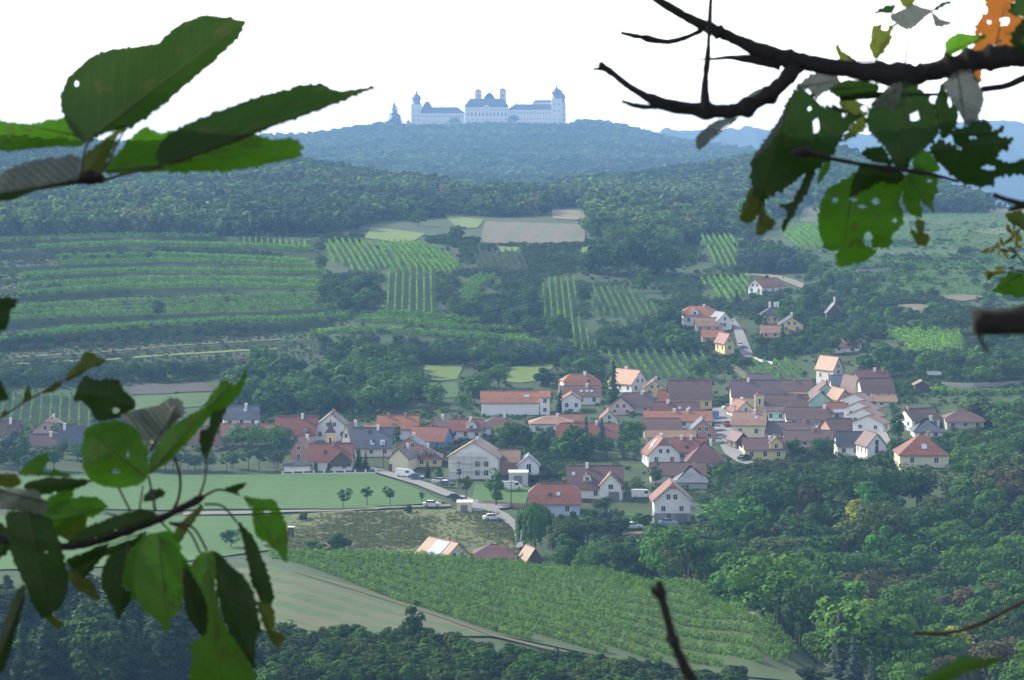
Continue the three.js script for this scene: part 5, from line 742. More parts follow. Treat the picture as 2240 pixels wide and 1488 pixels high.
// single trees that can be picked out
srand(551);
for (const [k, t, u, v, hp, w, n, l] of [
  ['round3', 'dark', 345, 700, 46, 1, 'hedgerow_tree', 'round dark tree alone in the middle of the left terraces'], ['round0', 'mid', 700, 600, 48, 0.9, 'hedgerow_tree', 'tree at the upper right end of the terraces'],
  ['round2', 'blue', 775, 505, 60, 1.1, 'hedgerow_tree', 'pale silvery poplar standing out at the wood edge left of the hay field'], ['round1', 'mid', 915, 495, 44, 1.2, 'hedgerow_tree', 'tree at the right end of the left hay field'],
  ['round1', 'dark', 1000, 528, 40, 1.1, 'hedgerow_tree', 'dark tree at the left corner of the ploughed field'], ['round3', 'dark', 1280, 672, 50, 1, 'hedgerow_tree', 'round tree between the steep vine rows and the paler vineyard'],
  ['round4', 'mid', 1408, 640, 60, 0.9, 'hedgerow_tree', 'rounded single tree right of the dark tree row'], ['round5', 'mid', 1215, 752, 75, 0.9, 'hedgerow_tree', 'bushy tree at the foot of the steep vine rows'],
  ['round0', 'light', 1090, 848, 60, 1, 'garden_tree', 'spreading tree on the meadow above the long white building'], ['slim0', 'light', 1010, 905, 52, 1.1, 'garden_tree', 'slim pale birch left of the long white building'],
  ['fir1', 'dark', 1342, 905, 122, 0.85, 'spruce_tree', 'very tall dark conifer among the roofs in the village middle'], ['fir0', 'dark', 955, 880, 38, 1.2, 'spruce_tree', 'small dark conifer on the meadow above the village'],
  ['fir0', 'blue', 1282, 990, 82, 1, 'spruce_tree', 'left of the two tall spruces in front of the orange-roofed house'], ['fir1', 'blue', 1316, 985, 76, 1, 'spruce_tree', 'right of the two tall spruces in front of the orange-roofed house'],
  ['fir0', 'dark', 1225, 900, 62, 1, 'spruce_tree', 'dark conifer right of the long white building'], ['round0', 'mid', 1385, 975, 62, 1.05, 'garden_tree', 'round garden tree right of the two tall spruces'],
  ['slim1', 'mid', 868, 972, 50, 1.1, 'garden_tree', 'birch rising in front of the orange roof left of the blue gable'], ['fir0', 'dark', 690, 1036, 30, 1.3, 'spruce_tree', 'small conifer in the front garden of the chapel house, left one'],
  ['fir0', 'pine', 718, 1036, 26, 1.4, 'spruce_tree', 'small conifer in the front garden of the chapel house, middle one'], ['fir1', 'dark', 785, 1030, 52, 1.2, 'spruce_tree', 'dark conifer right of the chapel house'],
  ['fir0', 'dark', 800, 1030, 44, 1.2, 'spruce_tree', 'second dark conifer right of the chapel house near the road'], ['fir1', 'pine', 935, 1045, 38, 1.2, 'spruce_tree', 'dark conifer beside the road right of the white van'],
  ['round2', 'mid', 960, 1052, 34, 1, 'garden_tree', 'low round tree beside the parked cars'], ['open0', 'dark', 1020, 1098, 62, 0.9, 'garden_tree', 'tree in front of the scaffolded house beside the garage'],
  ['slim1', 'mid', 1085, 1108, 92, 1.1, 'garden_tree', 'tall slender tree in front of the garden of the scaffolded house'], ['open1', 'dark', 750, 1114, 50, 1, 'meadow_tree', 'leftmost of the three small trees on the meadow edge'],
  ['open0', 'dark', 803, 1109, 46, 1, 'meadow_tree', 'middle of the three small trees on the meadow edge'], ['open1', 'dark', 853, 1108, 46, 0.9, 'meadow_tree', 'rightmost of the three small trees on the meadow edge'],
  ['slim0', 'rust', 922, 1097, 26, 1.1, 'meadow_tree', 'sapling with reddish leaves on the meadow near the road'], ['round0', 'dark', 1320, 1130, 48, 1.3, 'garden_tree', 'dark rounded tree between the red-roofed barn house and the white house'],
  ['round4', 'mid', 1435, 1060, 50, 0.9, 'garden_tree', 'green tree left of the grey hipped roof'], ['round2', 'light', 1575, 1078, 66, 0.9, 'garden_tree', 'light green tree right of the grey hipped roof'],
  ['round1', 'dark', 1545, 1120, 40, 1.1, 'garden_tree', 'dark shrubby tree right of the white gabled house'], ['bush1', 'plum', 1588, 1112, 24, 1, 'purple_bush', 'purple-leaved bush right of the white gabled house'],
  ['bush0', 'blue', 1532, 1152, 28, 1.1, 'garden_bush', 'round grey-green bush beside the white gabled house'], ['bush1', 'mid', 1405, 1150, 30, 1.2, 'garden_bush', 'round green bush left of the white gabled house'],
  ['round0', 'mid', 1735, 1000, 46, 1.2, 'garden_tree', 'tree in front of the cream half-hipped house'], ['round3', 'dark', 1800, 1012, 58, 1.2, 'garden_tree', 'broad tree in front of the brown courtyard roofs'],
  ['fir0', 'dark', 1712, 770, 66, 1.1, 'spruce_tree', 'dark conifer in front of the yellow gabled upper house'], ['fir1', 'dark', 1612, 665, 34, 1.3, 'spruce_tree', 'conifer below the highest white house'],
  ['slim0', 'dark', 1780, 690, 80, 1.3, 'garden_tree', 'tall tree right of the dark-roofed yellow house'], ['round4', 'dark', 1965, 965, 74, 0.8, 'garden_tree', 'dark tree at the lower end of the stepped row of houses'],
  ['slim1', 'mid', 1955, 1010, 62, 1, 'garden_tree', 'slim tree left of the large orange-roofed house'], ['round0', 'dark', 2060, 1010, 44, 1.2, 'garden_tree', 'tree covering the right end of the large orange-roofed house'],
  ['bush0', 'dark', 740, 1208, 42, 1.2, 'field_bush', 'bigger dark bush at the lower edge of the weedy meadow'], ['bush2', 'olive', 690, 1205, 26, 1.2, 'field_bush', 'lower olive bush left of the dark one on the weedy meadow'],
  ['bush1', 'olive', 660, 1140, 22, 0.9, 'field_bush', 'thin bush at the left corner of the weedy meadow'], ['bush0', 'dark', 893, 1125, 22, 0.8, 'field_bush', 'small dark bush between meadow and weedy field'],
  ['round5', 'dark', 505, 1200, 48, 1.2, 'field_bush', 'dark shrub on the lower meadow at left'], ['bush1', 'dark', 2110, 560, 22, 1.1, 'hillside_bush', 'single dark bush high on the right vineyard slope'],
  ['round3', 'dark', 2118, 562, 26, 1, 'hillside_bush', 'round dark tree high on the right hillside'], ['round5', 'mid', 1990, 610, 40, 1.2, 'hillside_bush', 'tree clump in the middle of the right hillside'],
]) { const p = hit(u, v); plant(k, t, p, hp / scaleAt(p), w, n, l, /bush/.test(n) ? 'bush' : /spruce/.test(n) ? 'conifer' : 'tree'); }


// ---- rough ground between: low scrub that nobody could count
{
  const S0 = [0, 1, 2].map((i) => broadleaf(171 + i, { lobes: 9, per: 22, wide: [0.7, 0.9, 1.1][i], low: -0.15, lobe: 0.34, leaf: 0.2 }));
  srand(905); const lists = [[], [], []], rough = [[-150, 845, 1312], [330, 842, 1312], [900, 850, 1330], [1300, 745, 1340], [1600, 745, 1350], [1750, 760, 1345], [2350, 742, 1560]];
  scatterUD(rough, 2.7, (p, u, v) => {
    const bank = u < 700 && v > 512 && v < 800; if (bank && v < 690 && u > 135 && rnd() < 0.8) return;
    const n = fbm(p.x * 0.03 + 11, p.z * 0.03, 3), far_ = -p.z > 1320; if (far_ ? (u < 1690 || rnd() < 0.86) : !bank && n < 0.43 && rnd() < 0.8) return; if (u > 1690 && v < 650 && rnd() < 0.7) return;
    if (!bank && hides(p, u, v, 1.2, 1)) return; lists[Math.floor(rnd() * 3)].push([p, rr(0.5, 1.9) * (n > 0.55 ? 1.4 : 0.9) * (bank ? 0.6 : 1), rr(0, 6.28), n, bank && rnd() < 0.3 ? 0.97 : rnd()]);
  });
  const G = new THREE.Group();
  lists.forEach((a, q) => { const m = new THREE.InstancedMesh(S0[q], leafy(1, 1, 1), a.length), o = new THREE.Object3D(), c = new THREE.Color(); a.forEach(([p, h, r, n, k], i) => { o.position.set(p.x, p.y, p.z); o.scale.set(h * 1.1, h, h * 1.1); o.rotation.y = r; o.updateMatrix(); m.setMatrixAt(i, o.matrix); const b = lerp(0.7, 1.25, k); c.setRGB(...(k > 0.94 ? [0.07 * b, 0.06 * b, 0.035 * b] : n > 0.55 ? [0.04 * b, 0.092 * b, 0.018 * b] : [0.058 * b, 0.125 * b, 0.02 * b])); m.setColorAt(i, c); }); m.name = 'bushes'; m.userData.kind = 'stuff'; G.add(m); });
  top('undergrowth', G, 'low scrub and bushes covering the rough ground of the slopes', 'undergrowth', null, 'stuff');
}

// weeds and tall dry grass on the rough meadow
{
  srand(915); const W0 = [0, 1].map((i) => broadleaf(181 + i, { lobes: 6, per: 20, wide: [0.9, 1.2][i], low: -0.2, lobe: 0.42, leaf: 0.22, up: 0.1 })), lists = [[], []], poly = [[645, 1132], [745, 1124], [980, 1120], [1085, 1122], [1120, 1160], [1130, 1210], [960, 1214], [760, 1210], [580, 1203]];
  for (let q = 0; q < 6500; q++) { const u = rr(560, 1140), v = rr(1118, 1216); if (!inPoly(u, v, poly)) continue; const p = hit(u, v), n = fbm(p.x * 0.09, p.z * 0.05 + 7, 3); if (n < 0.45 && rnd() < 0.75) continue; lists[rnd() < 0.5 ? 0 : 1].push([p, rr(0.14, 0.36) * (n > 0.58 ? 1.4 : 1), n, rnd()]); }
  const G = new THREE.Group();
  lists.forEach((a, q) => { const m = new THREE.InstancedMesh(W0[q], leafy(1, 1, 1), a.length), o = new THREE.Object3D(), c = new THREE.Color(); a.forEach(([p, h, n, k], i) => { o.position.set(p.x, p.y + 0.27, p.z); o.scale.set(h * 1.7, h, h * 1.7); o.rotation.y = k * 6; o.updateMatrix(); m.setMatrixAt(i, o.matrix); const b = lerp(0.7, 1.3, k); c.setRGB(...(k < 0.35 ? [0.2 * b, 0.175 * b, 0.07 * b] : n > 0.56 ? [0.12 * b, 0.16 * b, 0.04 * b] : [0.17 * b, 0.2 * b, 0.05 * b])); m.setColorAt(i, c); }); m.name = 'weeds'; m.userData.kind = 'stuff'; G.add(m); });
  top('weeds', G, 'tall dry weeds on the rough meadow below the road', 'weeds', null, 'stuff');
}
// ---------------------------------------------------------------- monastery on the hill
{
  const D = farther(3620), S = F / D, M = new THREE.Group(), X = (u) => (u - 1068) / S, Y = (v) => (275 - v) / S;
  M.position.set((1068 - U0) / S, CY + 25 / S, -D);
  const wall = MAT({ color: C(0.85, 0.78, 0.66), map: wallMap }), trim = MAT({ color: C(0.8, 0.77, 0.7) }), roof = MAT({ color: C(0.085, 0.075, 0.08), map: tileMap, roughness: 0.7 }), rose = MAT({ color: C(0.8, 0.56, 0.47), map: wallMap }), pane = MAT({ color: C(0.05, 0.05, 0.06), roughness: 0.4 });
  const sec = (n) => { const g = new THREE.Group(); g.name = n; M.add(g); return g; };
  const wins = (g, u0, u1, n, v, w, h, z, skip = () => false) => { for (let i = 0; i < n; i++) if (!skip(i)) part('window', box(X(lerp(u0, u1, n > 1 ? i / (n - 1) : 0)) - w / 2, X(lerp(u0, u1, n > 1 ? i / (n - 1) : 0)) + w / 2, Y(v) - h / 2, Y(v) + h / 2, z, z + 0.25), pane, g); };
  const wing = (n, u0, u1, ve, vr, z0, z1, hipL, hipR, wm = wall) => {
    const g = sec(n), a = X(u0), b = X(u1), e = Y(ve), r = Y(vr), o = 0.8, zm = (z0 + z1) / 2, l = a - o + hipL, q = b + o - hipR; part('wall', box(a, b, -14, e, z0, z1), wm, g); part('cornice', box(a - 0.5, b + 0.5, e - 0.9, e, z0 - 0.5, z1 + 0.5), trim, g);
    const t = V(0, 0.4, 0), P = [[[V(a - o, e, z1 + o), V(b + o, e, z1 + o), V(q, r, zm), V(l, r, zm)], t], [[V(a - o, e, z0 - o), V(b + o, e, z0 - o), V(q, r, zm), V(l, r, zm)], t]];
    P.push([[V(a - o, e, z0 - o), V(a - o, e, z1 + o), V(l, r, zm)], t], [[V(b + o, e, z0 - o), V(b + o, e, z1 + o), V(q, r, zm)], t]); part('roof', solid(P), roof, g); return g; };
  // wings
  let g = wing('wing', 921, 1016, 247.5, 235, -16, 0, 1, 12); wins(g, 925, 1011, 15, 254.5, 1.3, 2.8, 0); wins(g, 927, 1009, 14, 266, 1.2, 1.9, 0); for (const u of [964, 997]) part('chimney', box(X(u) - 0.9, X(u) + 0.9, Y(237), Y(229.5), -9, -7), wall, g);
  g = wing('wing', 921, 946, 240, 223, -34, -18, 7, 7); part('chimney', box(X(937) - 1, X(937) + 1, Y(226), Y(220), -26, -24), wall, g);
  g = wing('wing', 1111, 1207, 240, 228.5, -16, 0, 12, 1); wins(g, 1120, 1203, 13, 247.5, 1.3, 2.8, 0); wins(g, 1140, 1203, 10, 259.5, 1.2, 1.9, 0); part('chimney', box(X(1130) - 0.9, X(1130) + 0.9, Y(231), Y(223), -9, -7), wall, g);
  g = wing('wing', 1166, 1206, 224, 219, -34, -19, 5, 1);
  part('parapet', box(X(1120), X(1206), -14, Y(265), 3, 6), wall, sec('terrace_wall'));
  // church block
  g = sec('church'); const a = X(1017), b = X(1112), e = Y(234.5); part('wall', box(a, b, -14, e, -24, 4), wall, g);
  part('cornice', box(a - 0.7, b + 0.7, e - 1.2, e, -24.5, 4.7), trim, g);
  { const t = V(0, 0.4, 0), m = Y(227), r = Y(216), i0 = 3.2, i1 = 9; const ring = (i, y, k) => [V(a - 0.9 + i, y, 5 - k), V(b + 0.9 - i, y, 5 - k), V(b + 0.9 - i, y, -25 + k), V(a - 0.9 + i, y, -25 + k)], A = ring(0, e, 0), B = ring(i0, m, i0), Q = ring(i1, r, 11), P = []; for (let i = 0; i < 4; i++) { const j = (i + 1) % 4; P.push([[A[i], A[j], B[j], B[i]], t], [[B[i], B[j], Q[j], Q[i]], t]); } P.push([Q, t]); part('roof', solid(P), roof, g); }
  { const sh = []; for (let i = 0; i <= 14; i++) { const f = Math.PI * i / 14; sh.push(V(X(1064.5) + Math.cos(f) * 6, e - 0.2 + Math.sin(f) * 3.6, 4.9)); } part('pediment', solid([[sh, V(0, 0, -5)]]), trim, g); }
  wins(g, 1024, 1106, 11, 250, 1.9, 5.2, 4); wins(g, 1024, 1106, 11, 240, 1.5, 1.3, 4); wins(g, 1024, 1106, 9, 262, 1.4, 2.2, 4);
  for (let i = 0; i <= 11; i++) part('pilaster', box(X(1020 + i * 8.2) - 0.45, X(1020 + i * 8.2) + 0.45, Y(258), Y(244), 4, 4.35), trim, g);
  for (const [u0, u1, ve, vr] of [[1038.5, 1053.5, 199.5, 194.5], [1092.5, 1107, 197, 192.5]]) { const h = sec('bell_tower'), x0 = X(u0), x1 = X(u1), w = x1 - x0; part('wall', box(x0, x1, Y(236), Y(ve), -22 - w, -22), rose, h); part('cornice', box(x0 - 0.5, x1 + 0.5, Y(ve) - 0.6, Y(ve) + 0.1, -22.5 - w, -21.5), trim, h); const E = [V(x0 - 0.6, Y(ve), -21.4), V(x1 + 0.6, Y(ve), -21.4), V(x1 + 0.6, Y(ve), -22.6 - w), V(x0 - 0.6, Y(ve), -22.6 - w)], k = V((x0 + x1) / 2, Y(vr) + 0.6, -22 - w / 2); part('roof', solid([0, 1, 2, 3].map((i) => [[E[i], E[(i + 1) % 4], k], V(0, 0.3, 0)])), roof, h); part('window', box((x0 + x1) / 2 - 1.2, (x0 + x1) / 2 + 1.2, Y(212), Y(206), -22, -21.8), pane, h); }
  { const h = sec('nave_gable'), P = [[1057, 216], [1060, 212], [1063.5, 206], [1067, 203], [1073, 203], [1077, 206], [1080, 212], [1084, 216]].map(([u, v]) => V(X(u), Y(v), -14)); part('roof', solid([[P, V(0, 0, -30)]]), roof, h); }
  // onion-domed corner towers
  const lathe = (pts) => new THREE.LatheGeometry(pts.map(([r, y]) => new THREE.Vector2(Math.max(0.01, r / S), y)), 20);
  for (const [u, hw, vt, bulge, vtip, z] of [[910.5, 11.5, 228.5, 10.2, 190, -3], [1218, 11.5, 216, 11.2, 178.5, 1], [1228.5, 9.5, 224, 9.6, 190, -16]]) {
    const h = sec('corner_tower'), x = X(u), w = hw / S; part('wall', box(x - w, x + w, -16, Y(vt), z - 2 * w, z), wall, h);
    for (const v of [vt + 0.5, vt + 20, 258]) part('cornice', box(x - w - 0.4, x + w + 0.4, Y(v) - 0.5, Y(v) + 0.5, z - 2 * w - 0.4, z + 0.4), trim, h);
    for (const v of [vt + 12, vt + 26, 262]) for (const q of [-0.45, 0.45]) { part('window', box(x + q * w - 0.7, x + q * w + 0.7, Y(v) - 1.4, Y(v) + 1.2, z, z + 0.25), pane, h); part('window', box(x + w, x + w + 0.25, Y(v) - 1.4, Y(v) + 1.2, z - w + q * w - 0.7, z - w + q * w + 0.7), pane, h); }
    const H = (vt - vtip) / S, y0 = Y(vt), q = bulge; const dome = lathe([[hw * 1.1, y0], [hw * 0.86, y0 + H * 0.04], [q * 0.82, y0 + H * 0.12], [q * 0.78, y0 + H * 0.24], [q * 0.98, y0 + H * 0.3], [q, y0 + H * 0.37], [q * 0.9, y0 + H * 0.46], [q * 0.6, y0 + H * 0.55], [q * 0.26, y0 + H * 0.61], [q * 0.2, y0 + H * 0.66], [q * 0.26, y0 + H * 0.69], [q * 0.13, y0 + H * 0.74], [q * 0.07, y0 + H * 0.85], [0.05, y0 + H]]); dome.translate(x, 0, z - w); part('onion_dome', dome, MAT({ color: C(0.12, 0.115, 0.145), roughness: 0.45, metalness: 0.3 }), h);
    part('cross', mergeGeometries([box(x - 0.14, x + 0.14, y0 + H, y0 + H + 3.4, z - w - 0.1, z - w + 0.1), box(x - 0.9, x + 0.9, y0 + H + 2, y0 + H + 2.3, z - w - 0.1, z - w + 0.1)]), MAT({ color: C(0.5, 0.38, 0.12), metalness: 0.9, roughness: 0.3 }), h);
  }
  top('monastery', M, 'large pale baroque monastery with onion-domed towers on the hilltop', 'monastery');
  const pv = new THREE.Group(); pv.position.set((893 - U0) / S, CY + 25 / S, -D + 2); part('wall', box(-3, 3, -10, 5.6, -6, 0), wall, pv); { const E = [V(-3.4, 5.6, 0.4), V(3.4, 5.6, 0.4), V(3.4, 5.6, -6.4), V(-3.4, 5.6, -6.4)]; part('roof', solid([0, 1, 2, 3].map((i) => [[E[i], E[(i + 1) % 4], V(0, 9.6, -3)], V(0, 0.3, 0)])), roof, pv); } part('window', box(-0.6, 0.6, 1.5, 3.6, 0, 0.2), pane, pv);
  top('pavilion', pv, 'small white pavilion left of the monastery', 'pavilion');
  srand(801);
  const hillPlant = (k, t, u, v, hp, w, l, n) => { const d = farther(3600), p = V((u - U0) / F * d, CY - (v - V0) / F * d, -d); plant(k, t, p, hp / (F / d), w, n, l, 'tree'); };
  hillPlant('fir1', 'dark', 863, 277, 55, 1.7, 'tall dark conifer left of the monastery', 'spruce_tree');
  hillPlant('fir0', 'dark', 872, 278, 30, 1.9, 'shorter conifer beside the tall one left of the monastery', 'spruce_tree');
  for (const [u, v, h, l] of [[994, 275, 22, 'tree in front of the left wing of the monastery'], [1122, 272, 24, 'tree at the right corner of the monastery church'], [1070, 280, 18, 'tree below the middle of the monastery church'], [1270, 284, 20, 'tree right of the monastery towers'], [1040, 279, 15, 'tree below the left of the monastery church'], [1180, 281, 14, 'tree below the right wing of the monastery']]) hillPlant('round1', 'mid', u, v, h, 1.3, l, 'hill_tree');
  const hut = new THREE.Group(); hut.position.set((984 - U0) / F * 4900, CY - (279 - V0) / F * 4900, -4900); part('wall', box(-3, 3, -6, 2.5, -5, 0), wallMat.white, hut); part('roof', solid([[[V(-3.4, 2.5, 0.4), V(3.4, 2.5, 0.4), V(3.4, 5, -2.5), V(-3.4, 5, -2.5)], V(0, 0.3, 0)], [[V(-3.4, 2.5, -5.4), V(3.4, 2.5, -5.4), V(3.4, 5, -2.5), V(-3.4, 5, -2.5)], V(0, 0.3, 0)]]), roofMat.orange, hut);
  top('house', hut, 'tiny orange-roofed house in the trees below the monastery', 'house');
}
// ---------------------------------------------------------------- foreground branches, one to three metres from the eye
const eye = (u, v, d) => V((u - U0) / F * d, CY - (v - V0) / F * d, -d);
const veins = (r, g, b, spots, sd) => tex(256, (x, y) => {       // x along the leaf, y across; side veins sweep forward
  const s = Math.abs(y - 0.5) * 2, mid = Math.exp(-Math.pow((y - 0.5) / 0.012, 2)), ph = (x * 11 - s * 2.6), f = Math.abs(ph - Math.round(ph)), sv = Math.exp(-Math.pow(f / 0.055, 2)), net = fbm(x * 40, y * 40, 2), blot = fbm(x * 6 + sd, y * 6, 4), k = 0.82 + 0.3 * blot + 0.08 * net;
  const sp = sstep(0.7, 0.78, fbm(x * 9 + sd * 3.1, y * 9 + 4, 3)) * spots, v = Math.max(mid, sv * 0.55);
  return [lerp(lerp(r * k, r * 1.5 + 0.03, v * 0.4), 0.10, sp), lerp(lerp(g * k, g * 1.25 + 0.02, v * 0.4), 0.07, sp), lerp(lerp(b * k, b * 1.6 + 0.02, v * 0.2), 0.02, sp)];
});
const veinBump = tex(256, G1((x, y) => { const s = Math.abs(y - 0.5) * 2, ph = (x * 11 - s * 2.6), f = Math.abs(ph - Math.round(ph)); return clamp(0.75 - 0.5 * Math.exp(-Math.pow(f / 0.09, 2)) - 0.6 * Math.exp(-Math.pow((y - 0.5) / 0.02, 2)) + 0.15 * fbm(x * 30, y * 30, 2), 0, 1); }), false);
const LM = {};  // dark greens paint leaves in shade, fresh paints the same leaves glowing backlit
for (const [k, r, g, b, ro, tr, sp, sd] of [['green', 0.018, 0.056, 0.005, 0.55, 0.5, 0.3, 1], ['fresh', 0.075, 0.215, 0.008, 0.55, 0.68, 0.5, 2], ['shaded', 0.019, 0.056, 0.006, 0.5, 0.45, 0.2, 3], ['silver', 0.17, 0.195, 0.165, 0.4, 0.25, 0.5, 4], ['orange', 0.36, 0.12, 0.015, 0.5, 0.5, 1, 5], ['gold', 0.34, 0.27, 0.04, 0.5, 0.5, 1, 6], ['olive', 0.10, 0.135, 0.012, 0.45, 0.5, 1, 7]])
  LM[k] = new THREE.MeshPhysicalMaterial({ map: veins(r, g, b, sp, sd), bumpMap: veinBump, bumpScale: k === 'silver' ? 0.0025 : 0.0003, roughness: ro, transmission: tr, thickness: 0, specularIntensity: 0.35, side: THREE.DoubleSide });  // silver: greyish underside with the sky sheen put into its pale colour
const mStalk = MAT({ color: C(0.03, 0.017, 0.009), roughness: 0.6 }), mTwig = MAT({ color: C(0.014, 0.010, 0.012), map: mottle(0.5, 1.5, 8), bumpMap: tex(256, G1((x, y) => fbm(x * 10, y * 10, 5, 10)), false), bumpScale: 0.003, roughness: 0.85 });
const tess = new TessellateModifier(1, 6);
function limb(parent, name, pts, d, mat, rough = 0.12, seg = 7, sd = 1) {      // pts: [u, v, width in photo px, extra distance]
  const cs = new THREE.CatmullRomCurve3(pts.map(([u, v, w, e]) => eye(u, v, d + (e ?? 0)))), len = cs.getLength(), n = Math.max(8, Math.min(160, Math.round(len / (F ? 6 / F * d : 1)))), P = [], T = [], I = [], fr = cs.computeFrenetFrames(n);
  for (let i = 0; i <= n; i++) { const t = i / n, c = cs.getPoint(t), f = t * (pts.length - 1), k = Math.min(pts.length - 2, Math.floor(f)), r0 = lerp(pts[k][2], pts[k + 1][2], f - k) / 2 / F * (d + (pts[k][3] ?? 0)); const knob = 1 + rough * 1.6 * Math.max(0, vnoise(i * 0.23 + sd * 17, sd) - 0.62) * 3;
    for (let j = 0; j <= 12; j++) { const a = j / 12 * 6.28319, r = r0 * knob * (1 + rough * 2 * (fbm(i * 0.45 + sd, (j % 12) * 0.9 + sd * 3, 3) - 0.5)); P.push(...c.clone().addScaledVector(fr.normals[i], Math.cos(a) * r).addScaledVector(fr.binormals[i], Math.sin(a) * r).toArray()); T.push(j / 12 * 0.5, t * len / 0.08); } }
  for (let i = 0; i < n; i++) for (let j = 0; j < 12; j++) { const a = i * 13 + j; I.push(a, a + 1, a + 14, a, a + 14, a + 13); }
  for (const e of [0, n]) { const k = P.length / 3, c = cs.getPoint(e / n); P.push(c.x, c.y, c.z); T.push(0.5, 0.5); for (let j = 0; j < 12; j++) e ? I.push(k, e * 13 + j, e * 13 + j + 1) : I.push(k, j + 1, j); }
  const g = new THREE.BufferGeometry(); g.setAttribute('position', new THREE.Float32BufferAttribute(P, 3)); g.setAttribute('uv', new THREE.Float32BufferAttribute(T, 2)); g.setIndex(I); g.computeVertexNormals(); return part(name, g, mat, parent);
}
let leafNo = 0;
function leaf(parent, pts, mat, d, { holes = [], fold = 0.42, curl = 0.3, tilt = 0, saw = 2.2, base, tip, wave = 0.05, rib = 1 } = {}) {
  srand(9000 + leafNo++);
  const B = base ?? pts[0], A = tip ?? pts.reduce((m, p) => Math.hypot(p[0] - B[0], p[1] - B[1]) > Math.hypot(m[0] - B[0], m[1] - B[1]) ? p : m, B), ax = Math.hypot(A[0] - B[0], A[1] - B[1]), ex = [(A[0] - B[0]) / ax, (A[1] - B[1]) / ax];
  const cr = new THREE.CatmullRomCurve3(pts.map(([u, v]) => V(u, v, 0)), true, 'catmullrom', 0.35), per = cr.getLength(), n = Math.max(24, Math.round(per / 4.2)), sp = cr.getSpacedPoints(n), out = [];
  for (let i = 0; i < n; i++) { const p = sp[i], q = sp[(i + 1) % n], nx = q.y - p.y, ny = p.x - q.x, l = Math.hypot(nx, ny) || 1, k = saw * (rnd() < 0.34 ? rr(0.4, 1.7) : rr(-0.6, 0.25)); out.push(new THREE.Vector2(p.x + nx / l * k, p.y + ny / l * k)); }
  const sh = new THREE.Shape(out);
  for (const [hu, hv, ra, rb] of holes) { const pa = [], a0 = rnd() * 6; for (let i = 0; i < 11; i++) { const a = i / 11 * 6.28319, k = rr(0.62, 1.35); pa.push(new THREE.Vector2(hu + Math.cos(a) * ra * k, hv + Math.sin(a) * (rb ?? ra) * k)); } sh.holes.push(new THREE.Path(pa)); }
  let g = new THREE.ShapeGeometry(sh); tess.maxEdgeLength = Math.max(9, ax / 22); tess.maxIterations = 8; g = tess.modify(g.toNonIndexed()); g.deleteAttribute('uv'); g.deleteAttribute('normal'); g = mergeVertices(g, 0.01);
  const a = g.attributes.position, T = [], half = Math.max(...pts.map(([u, v]) => Math.abs((u - B[0]) * -ex[1] + (v - B[1]) * ex[0]))) || 1, m = d / F, ph = rnd() * 9;
  const dep = (s, c) => (fold * Math.abs(c) * half + curl * ax * (s - 0.5) * (s - 0.5) + tilt * ax * s + wave * half * Math.sin(s * 9 + c * 2 + ph)) * m;
  for (let i = 0; i < a.count; i++) { const u = a.getX(i), v = a.getY(i), s = ((u - B[0]) * ex[0] + (v - B[1]) * ex[1]) / ax, c = ((u - B[0]) * -ex[1] + (v - B[1]) * ex[0]) / half, p = eye(u, v, d + dep(s, c)); a.setXYZ(i, p.x, p.y, p.z); }
  // the leaf's own plane: along base to tip, and across
  const pb = eye(B[0], B[1], d + dep(0, 0)), along3 = eye(A[0], A[1], d + dep(1, 0)).sub(pb), len3 = along3.length(); along3.normalize();
  const side3 = V(-ex[1], -ex[0], fold * 0.3).addScaledVector(along3, -V(-ex[1], -ex[0], fold * 0.3).dot(along3)).normalize(), w3 = half * m;
  for (let i = 0; i < a.count; i++) { const p = V(a.getX(i), a.getY(i), a.getZ(i)).sub(pb); T.push(p.dot(along3) / len3, 0.5 + p.dot(side3) / w3 * 0.5); }
  g.setAttribute('uv', new THREE.Float32BufferAttribute(T, 2)); g.computeVertexNormals();
  const L = part('leaf', g, LM[mat], parent);
  if (rib) { const R = []; for (let i = 0; i <= 5; i++) { const s = 0.02 + i / 5 * 0.9; R.push([B[0] + ex[0] * ax * s, B[1] + ex[1] * ax * s, lerp(3.4, 0.8, i / 5) * rib, dep(s, 0) - 0.0004]); } limb(L, 'midrib', R, d, mStalk, 0.02); }
  return L;
}
const spray = (name, label, cat) => { const g = new THREE.Group(); top(name, g, label, cat ?? 'branch'); return g; };
const sc = (k, ox, oy) => (a) => a.map(([x, y, w, ...r]) => w === undefined ? [x / k + ox, y / k + oy] : [x / k + ox, y / k + oy, w / k, ...r]);
const hs = (k, ox, oy) => (a) => a.map(([x, y, r, q]) => [x / k + ox, y / k + oy, r / k, (q ?? r) / k]);
